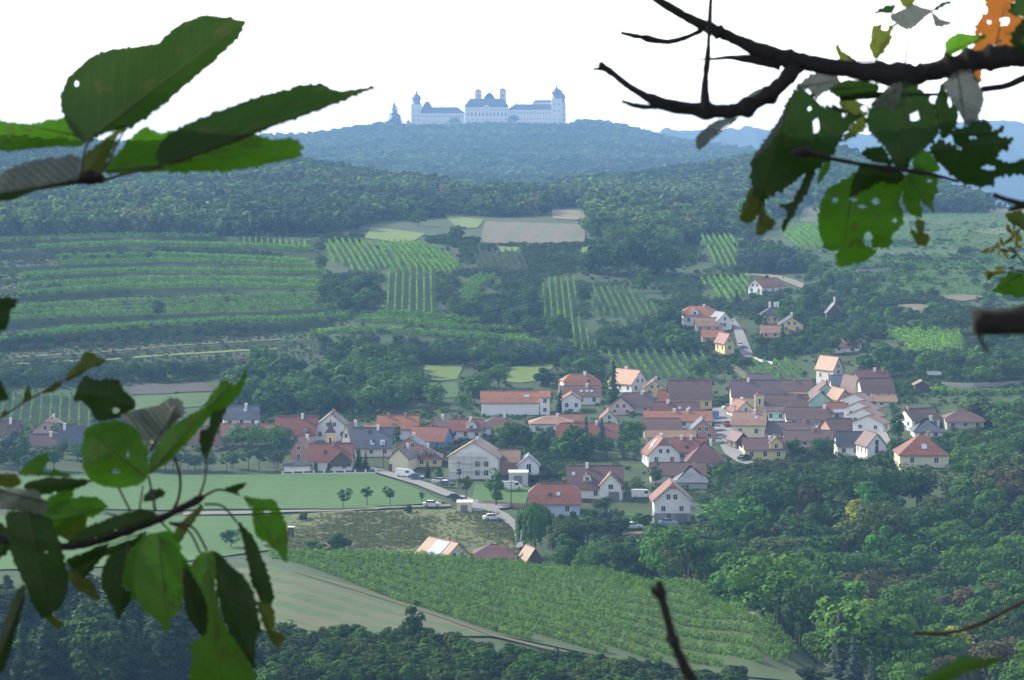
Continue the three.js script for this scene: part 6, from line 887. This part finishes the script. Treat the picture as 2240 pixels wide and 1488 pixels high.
{ // cherry twig at upper left
  const q = sc(2.667, 0, 0), h = hs(2.667, 0, 0), d = 1.6, G = spray('leafy_twig', 'twig with large dark serrated leaves at upper left against the sky');
  limb(G, 'twig', q([[-60, 1130, 60], [200, 1090, 52], [430, 1048, 60], [520, 1035, 90], [590, 1040, 60], [620, 1052, 22]]), d + 0.02, mTwig, 0.2);
  limb(G, 'petiole', q([[470, 1030, 16], [482, 930, 15], [505, 850, 14], [560, 775, 13]]), d, mStalk, 0.03); limb(G, 'petiole', q([[555, 1030, 18], [630, 950, 16], [670, 860, 14], [735, 745, 12]]), d - 0.01, mStalk, 0.03); limb(G, 'petiole', q([[600, 1052, 18], [740, 1012, 16], [950, 972, 14]]), d, mStalk, 0.03);
  leaf(G, q([[500, 830], [430, 790], [375, 690], [350, 590], [360, 530], [400, 450], [450, 395], [515, 345], [600, 300], [690, 280], [800, 268], [920, 250], [960, 210], [1030, 150], [1110, 110], [1210, 85], [1330, 100], [1425, 125], [1420, 160], [1385, 225], [1280, 330], [1130, 460], [980, 590], [850, 690], [760, 745], [640, 770], [560, 800]]), 'green', d, { holes: h([[448, 490, 15]]), fold: 0.35, curl: 0.25, tilt: -0.15, saw: 3 });
  leaf(G, q([[950, 965], [910, 920], [930, 850], [985, 780], [1100, 720], [1240, 660], [1400, 600], [1550, 550], [1700, 515], [1800, 490], [1885, 490], [1960, 525], [2060, 525], [2200, 502], [2050, 570], [1850, 650], [1600, 740], [1400, 820], [1200, 890], [1050, 945]]), 'green', d - 0.02, { fold: 0.5, tilt: 0.1, saw: 2.6 });
  leaf(G, q([[600, 1005], [700, 880], [770, 800], [850, 740], [930, 775], [1100, 765], [1300, 790], [1500, 790], [1600, 815], [1700, 805], [1740, 830], [1778, 855], [1748, 880], [1762, 912], [1620, 945], [1400, 985], [1200, 1000], [950, 1000], [760, 1008]]), 'fresh', d + 0.03, { fold: 0.4, tilt: 0.2, saw: 3 });
  leaf(G, q([[470, 1035], [500, 900], [560, 850], [640, 790], [668, 760], [690, 735], [735, 740], [740, 765], [690, 790], [640, 900], [590, 1015]]), 'olive', d + 0.05, { fold: 0.2, rib: 0 });
  leaf(G, q([[500, 800], [420, 700], [340, 690], [250, 705], [160, 720], [80, 715], [0, 692], [-80, 690], [-80, 885], [0, 885], [120, 880], [300, 862], [480, 850]]), 'fresh', d + 0.04, { fold: 0.3, tilt: 0.1, saw: 2.6 });
  leaf(G, q([[455, 1045], [470, 920], [400, 900], [350, 918], [250, 922], [100, 962], [0, 1010], [-70, 1050], [-70, 1165], [0, 1165], [90, 1160], [180, 1120], [300, 1085], [430, 1062]]), 'silver', d - 0.03, { fold: 0.9, tilt: -0.3, saw: 2.6 });
  leaf(G, q([[440, 1055], [300, 1075], [150, 1100], [0, 1125], [-70, 1140], [-70, 1170], [20, 1172], [90, 1162], [200, 1115], [330, 1085]]), 'shaded', d - 0.05, { fold: 0.3, saw: 1, rib: 0 });
}
{ // cherry twig at lower left
  const k = 1.99, q = sc(k, 0, 740), h = hs(k, 0, 740), d = 1.75, G = spray('leafy_twig', 'twig with many hanging green leaves and curled silvery ones at lower left');
  limb(G, 'twig', q([[-40, 862, 40], [60, 885, 36], [270, 907, 34], [400, 890, 36], [520, 850, 34], [640, 808, 34], [720, 775, 32], [800, 735, 26], [870, 698, 26], [890, 688, 14]]), d, mTwig, 0.28, 7, 3);
  for (const p of [[[645, 600, 10], [665, 690, 11], [675, 752, 14]], [[758, 515, 14], [783, 600, 13], [778, 690, 13], [752, 752, 16]], [[897, 500, 8], [890, 620, 9], [864, 695, 12]], [[880, 692, 12], [950, 660, 10], [1045, 682, 9]], [[890, 722, 10], [965, 730, 10], [1032, 802, 9]], [[735, 803, 11], [835, 822, 11], [902, 925, 10]], [[740, 806, 11], [820, 840, 10], [872, 935, 10]], [[518, 655, 9], [568, 755, 11]], [[622, 640, 7], [606, 750, 9]], [[455, 760, 6], [545, 782, 8]], [[740, 840, 8], [700, 800, 10]]]) limb(G, 'petiole', q(p), d - 0.004, mStalk, 0.04);
  const L = (pts, m, e, o = {}) => leaf(G, q(pts), m, d + e, { ...o, holes: h(o.holes ?? []) });
  L([[640, 610], [648, 560], [640, 480], [610, 420], [570, 375], [500, 358], [430, 370], [370, 400], [355, 480], [362, 570], [395, 620], [450, 645], [520, 655], [600, 640]], 'fresh', -0.03, { holes: [[557, 505, 6, 22], [505, 578, 20, 9]], tilt: 0.2, saw: 1.8 });
  L([[645, 592], [650, 540], [690, 460], [740, 390], [800, 350], [880, 305], [912, 300], [920, 330], [880, 380], [800, 470], [730, 540], [665, 585]], 'fresh', -0.02, { fold: 0.6, saw: 1.6 });
  L([[590, 300], [580, 262], [545, 230], [520, 185], [480, 175], [420, 180], [368, 160], [330, 230], [322, 275], [370, 285], [400, 330], [430, 360], [500, 355], [560, 330]], 'shaded', 0.02, { holes: [[503, 312, 16, 12]], saw: 2.6, fold: 0.3 });
  L([[650, 492], [620, 425], [560, 362], [520, 335], [600, 310], [680, 295], [740, 262], [790, 275], [803, 320], [760, 370], [720, 420], [690, 460]], 'silver', 0.0, { fold: 0.8, wave: 0.25, saw: 2 });
  L([[895, 320], [905, 265], [930, 230], [980, 180], [1010, 205], [1040, 190], [1080, 118], [1052, 220], [1000, 290], [960, 312]], 'fresh', -0.01, { fold: 0.5 });
  L([[895, 530], [875, 480], [868, 410], [912, 385], [920, 322], [985, 298], [940, 420], [908, 500]], 'green', 0.0, { fold: 0.4 });
  const T = spray('leafy_twig', 'thin arching shoot with small light green leaves above the lower left twig');
  limb(T, 'twig', q([[-40, 375, 7], [100, 282, 8], [180, 236, 8], [285, 178, 6]]), d + 0.05, mStalk, 0.1);
  leaf(T, q([[285, 178], [300, 140], [340, 110], [370, 65], [400, 60], [430, 85], [462, 92], [440, 115], [400, 125], [350, 160], [300, 185]]), 'olive', d + 0.05, { fold: 0.4 });
  leaf(T, q([[95, 282], [105, 250], [122, 208], [136, 262]]), 'olive', d + 0.05, { rib: 0 }); leaf(T, q([[180, 240], [215, 210], [250, 192], [272, 203], [220, 236]]), 'olive', d + 0.05, { rib: 0 }); leaf(T, q([[0, 345], [15, 315], [40, 325], [20, 340]]), 'olive', d + 0.05, { rib: 0 });
  L([[310, 602], [250, 570], [188, 580], [212, 530], [205, 500], [150, 520], [75, 590], [200, 600]], 'fresh', 0.03, { saw: 2.6 }); L([[400, 625], [350, 610], [200, 607], [100, 640], [170, 685], [330, 655]], 'green', 0.02, { fold: 0.4 });
  L([[-30, 600], [60, 590], [90, 625], [60, 650], [-30, 640]], 'olive', 0.03); L([[-30, 660], [80, 655], [165, 665], [180, 700], [215, 715], [190, 770], [150, 782], [80, 750], [-30, 730]], 'silver', -0.02, { fold: 0.7, wave: 0.2 });
  L([[120, 757], [190, 770], [225, 800], [265, 900], [282, 980], [296, 1060], [285, 1130], [240, 1190], [190, 1218], [140, 1150], [100, 1050], [55, 960], [30, 850], [32, 757]], 'green', -0.05, { tip: q([[215, 1210]])[0], fold: 0.3, holes: [[200, 930, 8, 5]], saw: 2.4 });
  L([[140, 1160], [200, 1190], [272, 1240], [250, 1266], [190, 1214]], 'olive', -0.04, { rib: 0 }); L([[110, 1085], [95, 1070], [40, 1170], [0, 1300], [-30, 1400], [-30, 1470], [20, 1440], [60, 1310], [100, 1170]], 'shaded', -0.02, { fold: 0.7 });
  L([[215, 805], [190, 755], [280, 705], [380, 690], [440, 705], [466, 735], [420, 770], [330, 800], [250, 842]], 'fresh', 0.04, { saw: 2.4 }); L([[240, 842], [280, 790], [370, 768], [372, 830], [300, 882]], 'olive', 0.05);
  L([[690, 765], [620, 745], [500, 775], [380, 820], [290, 897], [400, 876], [520, 836], [640, 802]], 'shaded', -0.02, { fold: 0.5 }); L([[640, 842], [560, 880], [420, 920], [285, 962], [320, 1002], [450, 952], [600, 900]], 'green', 0.03);
  L([[560, 890], [500, 920], [450, 990], [438, 1080], [455, 1112], [490, 1182], [515, 1228], [560, 1160], [572, 1110], [532, 1080], [546, 1000]], 'green', 0.0, { fold: 0.35 }); L([[640, 850], [600, 880], [550, 960], [528, 1070], [560, 1092], [592, 1050], [602, 960]], 'fresh', -0.01, { fold: 0.3 });
  L([[690, 845], [740, 840], [780, 890], [790, 980], [796, 1100], [786, 1180], [742, 1225], [725, 1288], [690, 1230], [630, 1190], [590, 1120], [578, 1050], [605, 900], [650, 852]], 'fresh', -0.04, { fold: 0.3, saw: 2.6, tilt: -0.2 });
  L([[780, 890], [750, 862], [800, 790], [870, 730], [882, 745], [812, 840]], 'olive', 0.05); L([[800, 1000], [850, 1040], [880, 1110], [890, 1180], [902, 1250], [870, 1282], [820, 1222], [798, 1130]], 'shaded', 0.02);
  L([[900, 930], [930, 935], [938, 1000], [936, 1100], [960, 1200], [1000, 1290], [1060, 1370], [1100, 1440], [1104, 1540], [830, 1540], [836, 1400], [828, 1330], [900, 1282], [900, 1150], [830, 1010], [875, 932]], 'fresh', -0.05, { tip: q([[960, 1540]])[0], fold: 0.25, saw: 2.4 });
  L([[912, 930], [960, 940], [1000, 990], [1050, 1030], [1090, 1080], [1120, 1170], [1132, 1260], [1110, 1340], [1110, 1432], [1060, 1380], [1000, 1280], [960, 1180], [940, 1060]], 'shaded', -0.02, { fold: 0.5, saw: 3.4 });
  L([[1035, 800], [1080, 840], [1110, 880], [1140, 950], [1165, 1020], [1192, 1140], [1150, 1162], [1120, 1120], [1090, 1030], [1060, 900]], 'green', 0.01, { fold: 0.6, saw: 2.6 }); L([[1120, 1150], [1180, 1160], [1200, 1230], [1190, 1270], [1238, 1298], [1210, 1342], [1175, 1310], [1150, 1260], [1135, 1210]], 'olive', 0.01, { saw: 3.4 });
  L([[1060, 690], [1120, 700], [1190, 700], [1215, 750], [1245, 810], [1255, 870], [1246, 978], [1220, 940], [1160, 890], [1110, 850], [1100, 780], [1100, 740]], 'fresh', -0.02, { holes: [[1165, 760, 16, 8]], fold: 0.5 }); L([[975, 660], [1010, 640], [1072, 628], [1052, 655], [1020, 670]], 'green', 0.0, { rib: 0 });
  L([[625, 712], [632, 684], [660, 658], [710, 660], [718, 680], [680, 702]], 'green', 0.03, { rib: 0 }); L([[290, 1010], [400, 1060], [432, 1142], [380, 1120], [320, 1080]], 'olive', 0.03, { rib: 0 });
  L([[560, 900], [620, 930], [640, 1010], [620, 1090], [585, 1150], [560, 1080], [545, 980]], 'fresh', 0.04, { fold: 0.3 }); L([[470, 900], [440, 960], [380, 1030], [330, 1060], [300, 1010], [350, 950], [420, 905]], 'green', 0.05, { fold: 0.3 });
  L([[700, 870], [760, 900], [820, 980], [860, 1060], [830, 1100], [770, 1040], [720, 950]], 'fresh', 0.03, { fold: 0.3 }); L([[330, 640], [270, 660], [200, 700], [150, 760], [230, 770], [300, 720]], 'fresh', 0.05); L([[60, 860], [0, 800], [-30, 830], [-30, 960], [30, 940]], 'green', 0.02);
  L([[905, 1000], [870, 1080], [860, 1200], [880, 1320], [930, 1400], [960, 1300], [950, 1150]], 'green', 0.03, { fold: 0.3 }); L([[1000, 1000], [1060, 1080], [1090, 1180], [1080, 1280], [1040, 1240], [1000, 1120]], 'fresh', 0.03, { fold: 0.3 });
  const E = spray('leafy_twig', 'ragged dark leaf tips poking in at the left picture edge'); leaf(E, [[-25, 640], [0, 652], [40, 655], [24, 680], [20, 706], [0, 726], [-25, 735]], 'shaded', 1.5, { saw: 3, rib: 0 }); leaf(E, [[-25, 815], [0, 833], [19, 872], [0, 878], [-25, 880]], 'green', 1.5, { saw: 1, rib: 0 }); limb(E, 'twig', [[-25, 690, 8], [30, 662, 5]], 1.51, mTwig);
}
{ // branch at upper right
  const k = 2.254, q = sc(k, 1260, 0), d = 1.9, G = spray('tree_branch', 'dark knobbly branch with chewed leaves at upper right');
  limb(G, 'branch', q([[2300, 265, 118], [2100, 282, 108], [1950, 300, 100], [1800, 340, 100], [1650, 370, 98], [1450, 355, 92], [1250, 328, 84], [1080, 300, 92], [900, 245, 72], [760, 182, 56], [660, 138, 64], [520, 70, 46], [330, -45, 40]]), d, mTwig, 0.26, 7, 5);
  limb(G, 'branch', q([[1090, 320, 76], [1030, 395, 78], [960, 460, 74], [860, 520, 70], [760, 548, 74], [600, 540, 62], [440, 515, 52], [300, 450, 40], [190, 370, 34], [130, 325, 36], [112, 312, 16]]), d - 0.005, mTwig, 0.28, 7, 6);
  limb(G, 'side_twig', q([[225, 498, 16], [300, 522, 26], [400, 528, 26]]), d - 0.005, mTwig, 0.3, 7, 7); limb(G, 'side_twig', q([[84, 341, 14], [120, 340, 20], [160, 350, 22]]), d - 0.005, mTwig, 0.2);
  limb(G, 'side_twig', q([[668, -40, 22], [658, 130, 20], [652, 250, 24], [640, 380, 30], [636, 470, 46], [645, 530, 52]]), d - 0.03, mTwig, 0.22, 7, 8); limb(G, 'side_twig', q([[220, 160, 20], [280, 175, 26], [340, 186, 26], [450, 205, 28], [540, 185, 26], [620, 150, 30]]), d, mTwig, 0.35, 7, 9);
  limb(G, 'side_twig', q([[566, 294, 5], [680, 290, 16], [760, 284, 24], [880, 296, 40], [1010, 322, 58]]), d, mTwig, 0.2, 7, 10); limb(G, 'side_twig', q([[2300, 350, 44], [2209, 385, 38], [2130, 420, 32], [2000, 442, 30]]), d + 0.02, mTwig, 0.15, 7, 11);
  limb(G, 'side_twig', q([[1056, 762, 20], [1120, 748, 44], [1180, 762, 26], [1250, 780, 20], [1500, 825, 20], [1700, 850, 20], [1890, 895, 14]]), d - 0.08, mTwig, 0.3, 7, 12); limb(G, 'side_twig', q([[1300, 486, 26], [1450, 470, 36], [1600, 468, 22], [1820, 465, 16]]), d + 0.02, mTwig, 0.2, 7, 13);
  const q4 = sc(2.4, 1580, 0), h4 = hs(2.4, 1580, 0), L = (pts, m, e, o = {}) => leaf(G, q4(pts), m, d + e, { ...o, holes: h4(o.holes ?? []) });
  limb(G, 'petiole', q4([[992, 145, 9], [975, 240, 9], [960, 335, 11]]), d, mStalk, 0.04); limb(G, 'petiole', q4([[800, 320, 8], [720, 322, 8], [700, 330, 8]]), d, mStalk, 0.04); limb(G, 'petiole', q4([[805, 300, 8], [808, 345, 9]]), d, mStalk, 0.04); limb(G, 'petiole', q4([[806, 316, 7], [840, 322, 7], [880, 345, 8]]), d, mStalk, 0.04);
  L([[960, 430], [1030, 460], [1080, 510], [1110, 570], [1135, 620], [1140, 700], [1090, 760], [1040, 800], [990, 850], [950, 892], [900, 860], [870, 800], [820, 740], [770, 690], [755, 640], [770, 580], [820, 510], [880, 450]], 'shaded', -0.05, { holes: [[1012, 610, 28, 24]], saw: 4, fold: 0.3, tilt: -0.2 });
  L([[945, 432], [880, 450], [820, 510], [800, 570], [860, 560], [900, 590], [930, 530]], 'silver', -0.055, { fold: 0.3, rib: 0, wave: 0.2 });
  L([[380, 470], [450, 480], [520, 550], [600, 560], [690, 600], [740, 600], [700, 640], [650, 690], [610, 760], [570, 830], [520, 870], [440, 910], [380, 950], [330, 990], [250, 1030], [200, 1060], [160, 1000], [150, 900], [170, 820], [230, 730], [290, 640], [330, 560]], 'green', -0.03, { holes: [[495, 655, 17, 44], [555, 553, 26, 14], [640, 600, 12], [460, 572, 10]], saw: 4, fold: 0.4, tip: q4([[190, 1050]])[0] });
  L([[330, 560], [290, 640], [230, 730], [160, 830], [150, 855], [200, 810], [270, 730], [320, 650]], 'silver', -0.045, { rib: 0, fold: 0.5 });
  L([[205, 950], [230, 1010], [215, 1060], [190, 1130], [140, 1172], [95, 1160], [100, 1110], [120, 1050], [140, 1000]], 'olive', -0.02, { saw: 3 }); L([[200, 1065], [218, 1060], [235, 1130], [280, 1160], [265, 1200], [200, 1235], [175, 1226], [190, 1150]], 'olive', -0.02, { saw: 2 });
  L([[490, 895], [450, 1000], [390, 1100], [320, 1222], [315, 1190], [345, 1108], [300, 1080], [370, 1060], [400, 1000], [440, 910]], 'green', -0.01, { saw: 3 }); L([[570, 830], [562, 890], [500, 972], [508, 920], [540, 852]], 'fresh', 0.0, { rib: 0 });
  L([[700, 905], [780, 870], [900, 880], [960, 920], [950, 1000], [930, 1060], [950, 1130], [940, 1190], [890, 1240], [880, 1300], [790, 1292], [788, 1235], [760, 1210], [738, 1250], [760, 1292], [812, 1322], [760, 1360], [620, 1402], [598, 1340], [612, 1312], [550, 1312], [510, 1230], [505, 1130], [530, 1040], [560, 990], [630, 950]], 'fresh', 0.02, { holes: [[595, 1050, 17], [690, 1050, 24, 11], [735, 1085, 26, 11], [805, 1055, 22, 18], [905, 1158, 11]], saw: 3, fold: 0.2, tip: q4([[620, 1400]])[0], tilt: 0.15 });
  L([[960, 920], [1040, 908], [1130, 930], [1124, 1000], [1108, 1060], [1112, 1112], [1070, 1080], [1040, 1042], [1052, 1142], [990, 1122], [950, 1060]], 'fresh', 0.0, { holes: [[1090, 950, 14, 10]], saw: 3 }); L([[700, 905], [760, 870], [900, 880], [955, 925], [930, 960], [820, 960], [750, 1000], [670, 1030]], 'shaded', -0.03, { saw: 3, rib: 0 });
  L([[1015, 1160], [1060, 1160], [1058, 1220], [1092, 1250], [1070, 1292], [1020, 1280], [1000, 1240], [988, 1190], [1020, 1225]], 'olive', -0.01, { rib: 0, saw: 3 });
  L([[1090, 790], [1130, 742], [1200, 760], [1250, 790], [1340, 722], [1420, 708], [1512, 728], [1505, 765], [1450, 800], [1450, 850], [1520, 850], [1610, 835], [1610, 905], [1440, 930], [1430, 972], [1350, 982], [1250, 960], [1180, 900], [1120, 840]], 'shaded', -0.06, { holes: [[1398, 880, 32, 13], [1160, 890, 14]], saw: 5, tip: q4([[1500, 740]])[0] });
  L([[1200, 705], [1215, 680], [1290, 660], [1340, 635], [1400, 640], [1420, 690], [1472, 662], [1475, 690], [1400, 722], [1300, 760], [1240, 770]], 'green', -0.02, { holes: [[1222, 738, 20, 14], [1320, 728, 20, 12]], saw: 3 });
  L([[1235, 375], [1300, 368], [1340, 410], [1360, 470], [1376, 520], [1350, 600], [1330, 640], [1280, 662], [1250, 600], [1225, 560], [1190, 500], [1160, 440]], 'silver', -0.02, { fold: 0.2, wave: 0.15, saw: 2 }); L([[1155, 440], [1185, 500], [1230, 560], [1240, 620], [1215, 680], [1175, 725], [1150, 720], [1130, 620], [1110, 560]], 'green', -0.01, { holes: [[1195, 530, 12, 26], [1105, 545, 10]], saw: 2 });
  L([[380, 462], [470, 390], [560, 385], [622, 420], [580, 460], [510, 500], [490, 522], [450, 470]], 'silver', 0.0, { saw: 3, wave: 0.2 }); L([[560, 470], [620, 430], [690, 418], [780, 430], [822, 450], [800, 500], [700, 512], [600, 505]], 'green', 0.01, { saw: 2 }); L([[640, 505], [700, 520], [760, 560], [755, 610], [745, 680], [650, 740], [640, 720], [700, 640], [690, 600], [620, 560]], 'olive', 0.03, { holes: [[748, 570, 16]], saw: 3 });
  L([[1000, 835], [1040, 788], [1090, 800], [1146, 890], [1100, 907], [1010, 892]], 'fresh', -0.07, { rib: 0 }); L([[760, 780], [840, 770], [890, 860], [800, 850], [745, 820]], 'green', -0.02, { rib: 0, saw: 3 });
  L([[715, 340], [690, 300], [640, 270], [612, 228], [590, 238], [600, 272], [632, 336]], 'olive', 0.02); L([[808, 312], [770, 242], [790, 172], [785, 140], [830, 128], [850, 165], [912, 118], [880, 190], [905, 184], [872, 240]], 'olive', 0.02, { saw: 3 });
  L([[990, 152], [930, 140], [880, 80], [960, 50], [1000, 20], [1060, 40], [1105, 60], [1060, 92]], 'silver', 0.0, { saw: 2.4 }); L([[890, 66], [850, 70], [800, 67], [858, 30], [912, 28]], 'shaded', 0.0, { rib: 0 }); L([[1100, 62], [1148, 14], [1212, 4], [1160, 36]], 'green', 0.0, { rib: 0 }); L([[1104, 66], [1150, 100], [1216, 122], [1130, 140], [1108, 110]], 'silver', 0.0, { rib: 0 }); L([[950, 40], [935, -10], [1012, -10], [1002, 30]], 'olive', 0.03, { rib: 0, saw: 3 });
  L([[1165, 288], [1180, 212], [1240, 175], [1300, 180], [1392, 184], [1350, 215], [1280, 252], [1200, 292]], 'fresh', -0.02, { tip: q4([[1392, 184]])[0] });
  L([[1310, 262], [1362, 185], [1325, 178], [1350, 100], [1392, 62], [1380, -20], [1540, -20], [1510, 62], [1582, 90], [1600, 150], [1560, 230], [1480, 262], [1440, 232], [1400, 264]], 'orange', 0.03, { holes: [[1483, 112, 24, 27], [1402, 118, 10]], saw: 4, base: q4([[1430, 260]])[0], tip: q4([[1500, -20]])[0] }); L([[1318, 350], [1362, 345], [1356, 432], [1326, 420]], 'orange', 0.03, { rib: 0 });
  L([[1610, 240], [1528, 242], [1520, 180], [1582, 100], [1508, 70], [1530, 18], [1610, -20]], 'shaded', -0.02, { saw: 4, rib: 0 });
  const q3 = (a) => leaf(G, q(a), 'silver', d + 0.01, { fold: 0.3, saw: 1.4 }); q3([[800, 580], [740, 622], [660, 690], [605, 742], [590, 685], [640, 630], [700, 592]]); q3([[830, 500], [860, 460], [900, 438], [965, 428], [920, 472], [850, 505]]);
}
{ // oak twig, stub and bare twigs at the right and bottom
  const k = 3.915, q = sc(k, 2040, 420), d = 2.3, G = spray('oak_twig', 'oak twig with yellowing flower-like tips at the right edge');
  limb(G, 'twig', q([[830, 640, 16], [760, 580, 12], [720, 520, 8]]), d, mTwig); limb(G, 'twig', q([[830, 710, 26], [750, 675, 14], [640, 690, 8], [540, 695, 6]]), d, mTwig);
  const L = (p, m, o) => leaf(G, q(p), m, d, o);
  L([[800, 330], [720, 290], [660, 250], [632, 205], [650, 178], [700, 182], [735, 165], [800, 195], [840, 300]], 'olive', { rib: 0.7 }); L([[780, 700], [720, 688], [640, 690], [628, 722], [562, 740], [572, 772], [515, 828], [520, 852], [600, 882], [682, 880], [722, 912], [790, 890], [830, 800]], 'fresh', { tip: q([[515, 835]])[0], fold: 0.3 }); L([[640, 690], [560, 640], [545, 668], [500, 670], [436, 690], [480, 745], [545, 712]], 'gold', { rib: 0 });
  srand(931); const bud = [[700, 300], [660, 330], [700, 360], [740, 390], [680, 400], [650, 420], [720, 430], [600, 440], [560, 460], [520, 490], [460, 500], [570, 520], [630, 520], [690, 500], [640, 560], [700, 550], [590, 420], [730, 340], [650, 300], [570, 650], [680, 650], [490, 720], [740, 470], [610, 500]];
  bud.forEach(([x, y], i) => { const a = rr(0, 6.28), r = rr(26, 46), w = rr(0.35, 0.55), p = []; for (let j = 0; j < 7; j++) { const t = j / 7 * 6.28; const ex = Math.cos(t) * r, ey = Math.sin(t) * r * w; p.push([x + ex * Math.cos(a) - ey * Math.sin(a), y + ex * Math.sin(a) + ey * Math.cos(a)]); } leaf(G, q(p), pick(['gold', 'gold', 'olive', 'gold', 'silver']), d + rr(-0.03, 0.03), { rib: 0, saw: 1, fold: 0.6, tilt: rr(-0.5, 0.5) }); });
  const S = spray('broken_branch', 'thick black broken branch stub jutting in from the right edge'); limb(S, 'branch', [[2300, 703, 60], [2220, 704, 58], [2165, 705, 58], [2138, 704, 60], [2128, 704, 50]], 0.95, mTwig, 0.06, 7, 21); limb(S, 'hanging_twig', [[2136, 720, 10], [2145, 742, 9], [2156, 762, 9], [2164, 770, 6]], 0.94, mTwig, 0.1); limb(S, 'side_twig', [[2300, 672, 30], [2240, 678, 24], [2190, 690, 16]], 0.97, mTwig, 0.2);
  const W = spray('bare_twig', 'short forked dark twig at the right edge above the oak leaves'); limb(W, 'twig', [[2300, 462, 16], [2240, 447, 14], [2200, 436, 11], [2172, 426, 11]], 1.6, mTwig, 0.2); limb(W, 'twig', [[2240, 450, 14], [2222, 456, 12], [2206, 460, 8]], 1.6, mTwig, 0.2);
  const A = spray('bare_twig', 'blurred upright bare twig at the bottom middle'); limb(A, 'twig', [[1425, 1296, 18], [1440, 1290, 26], [1450, 1318, 18], [1462, 1360, 19], [1472, 1398, 24], [1480, 1420, 20], [1496, 1455, 24], [1530, 1520, 26]], 1.15, mTwig, 0.14, 7, 31); limb(A, 'side_twig', [[1440, 1272, 14], [1446, 1290, 18], [1450, 1305, 16]], 1.15, mTwig, 0.2); limb(A, 'side_twig', [[1456, 1397, 6], [1466, 1402, 10], [1476, 1408, 12]], 1.15, mTwig, 0.2);
  const T = spray('bare_twig', 'thin bare brown twig curving in from the lower right edge'); limb(T, 'twig', [[1998, 1384, 8], [2020, 1386, 10], [2080, 1384, 9], [2140, 1366, 11], [2190, 1342, 9], [2260, 1306, 9]], 1.7, MAT({ color: C(0.035, 0.022, 0.017), roughness: 0.45 }), 0.15, 7, 41);
  const Z = spray('blurred_leaf', 'blurred green leaf at the lower right corner', 'leaf'); limb(Z, 'petiole', [[2260, 1430, 5], [2190, 1440, 5]], 0.9, mStalk); leaf(Z, [[2200, 1436], [2150, 1440], [2100, 1438], [2060, 1462], [1990, 1500], [2060, 1500], [2110, 1474], [2160, 1462]], 'fresh', 0.9, { saw: 1 });
}

{ // the tree under which the viewer stands: its crown, above and behind the frame, shades the branches in view
  srand(951); const L = new Leaves();
  for (let q = 0; q < 130; q++) {
    const c = V(rr(-5.5, 5.5), CY + rr(0.9, 5.5), rr(-4.6, 5)); if (c.z < -1.2 && c.y - CY < 0.75 + -c.z * 0.12) continue;
    const R = rr(0.35, 0.8), k = rr(0.8, 1.2);
    for (let i = 0; i < 55; i++) { const n = unit(), o = c.clone().addScaledVector(n, R * Math.cbrt(rnd())); if (o.z < 0.3 && o.y - CY < 0.42 - o.z * 0.06) continue; n.y = Math.abs(n.y) + 0.4; n.normalize(); L.quad(o, n, rr(0.1, 0.2), shade(k)); }
  }
  for (let q = 0; q < 110; q++) { const c = V(rr(-8.5, 0.5), CY + rr(1.3, 6.5), rr(-6.5, -0.5)), R = rr(0.4, 0.8), k = rr(0.8, 1.2); for (let i = 0; i < 60; i++) { const n = unit(), o = c.clone().addScaledVector(n, R * Math.cbrt(rnd())); if (o.y - CY < 0.5 - o.z * 0.08) continue; n.y = Math.abs(n.y) + 0.4; n.normalize(); L.quad(o, n, rr(0.1, 0.2), shade(k)); } }  // extra lobes added along the sun path to shade the branches in view
  const G = new THREE.Group(); part('crown', L.geo(), leafy(0.06, 0.13, 0.03), G);
  const t = new THREE.CylinderGeometry(0.16, 0.28, 5, 12); t.translate(1.9, CY + 0.6, 2.6); part('trunk', t, BARK, G);
  for (const [x, y, z] of [[-3, 3.6, -2], [3.5, 3.2, -2.6], [-2.5, 3, 2.5], [0.2, 4.5, -3]]) { const b = limbBetween(V(1.9, CY + 2.2, 2.6), V(x, CY + y, z)); part('limb', b, BARK, G); }
  top('overhanging_tree', G, 'leafy tree standing over the viewpoint with its crown above the picture', 'tree');
}
function limbBetween(a, b) { const l = a.distanceTo(b), g = new THREE.CylinderGeometry(0.03, 0.1, l, 8); g.translate(0, l / 2, 0); g.applyQuaternion(new THREE.Quaternion().setFromUnitVectors(V(0, 1, 0), b.clone().sub(a).normalize())); g.translate(a.x, a.y, a.z); return g; }
scene.traverse((o) => { if (o.isMesh) { o.castShadow = true; o.receiveShadow = true; } });
renderer.render(scene, camera);
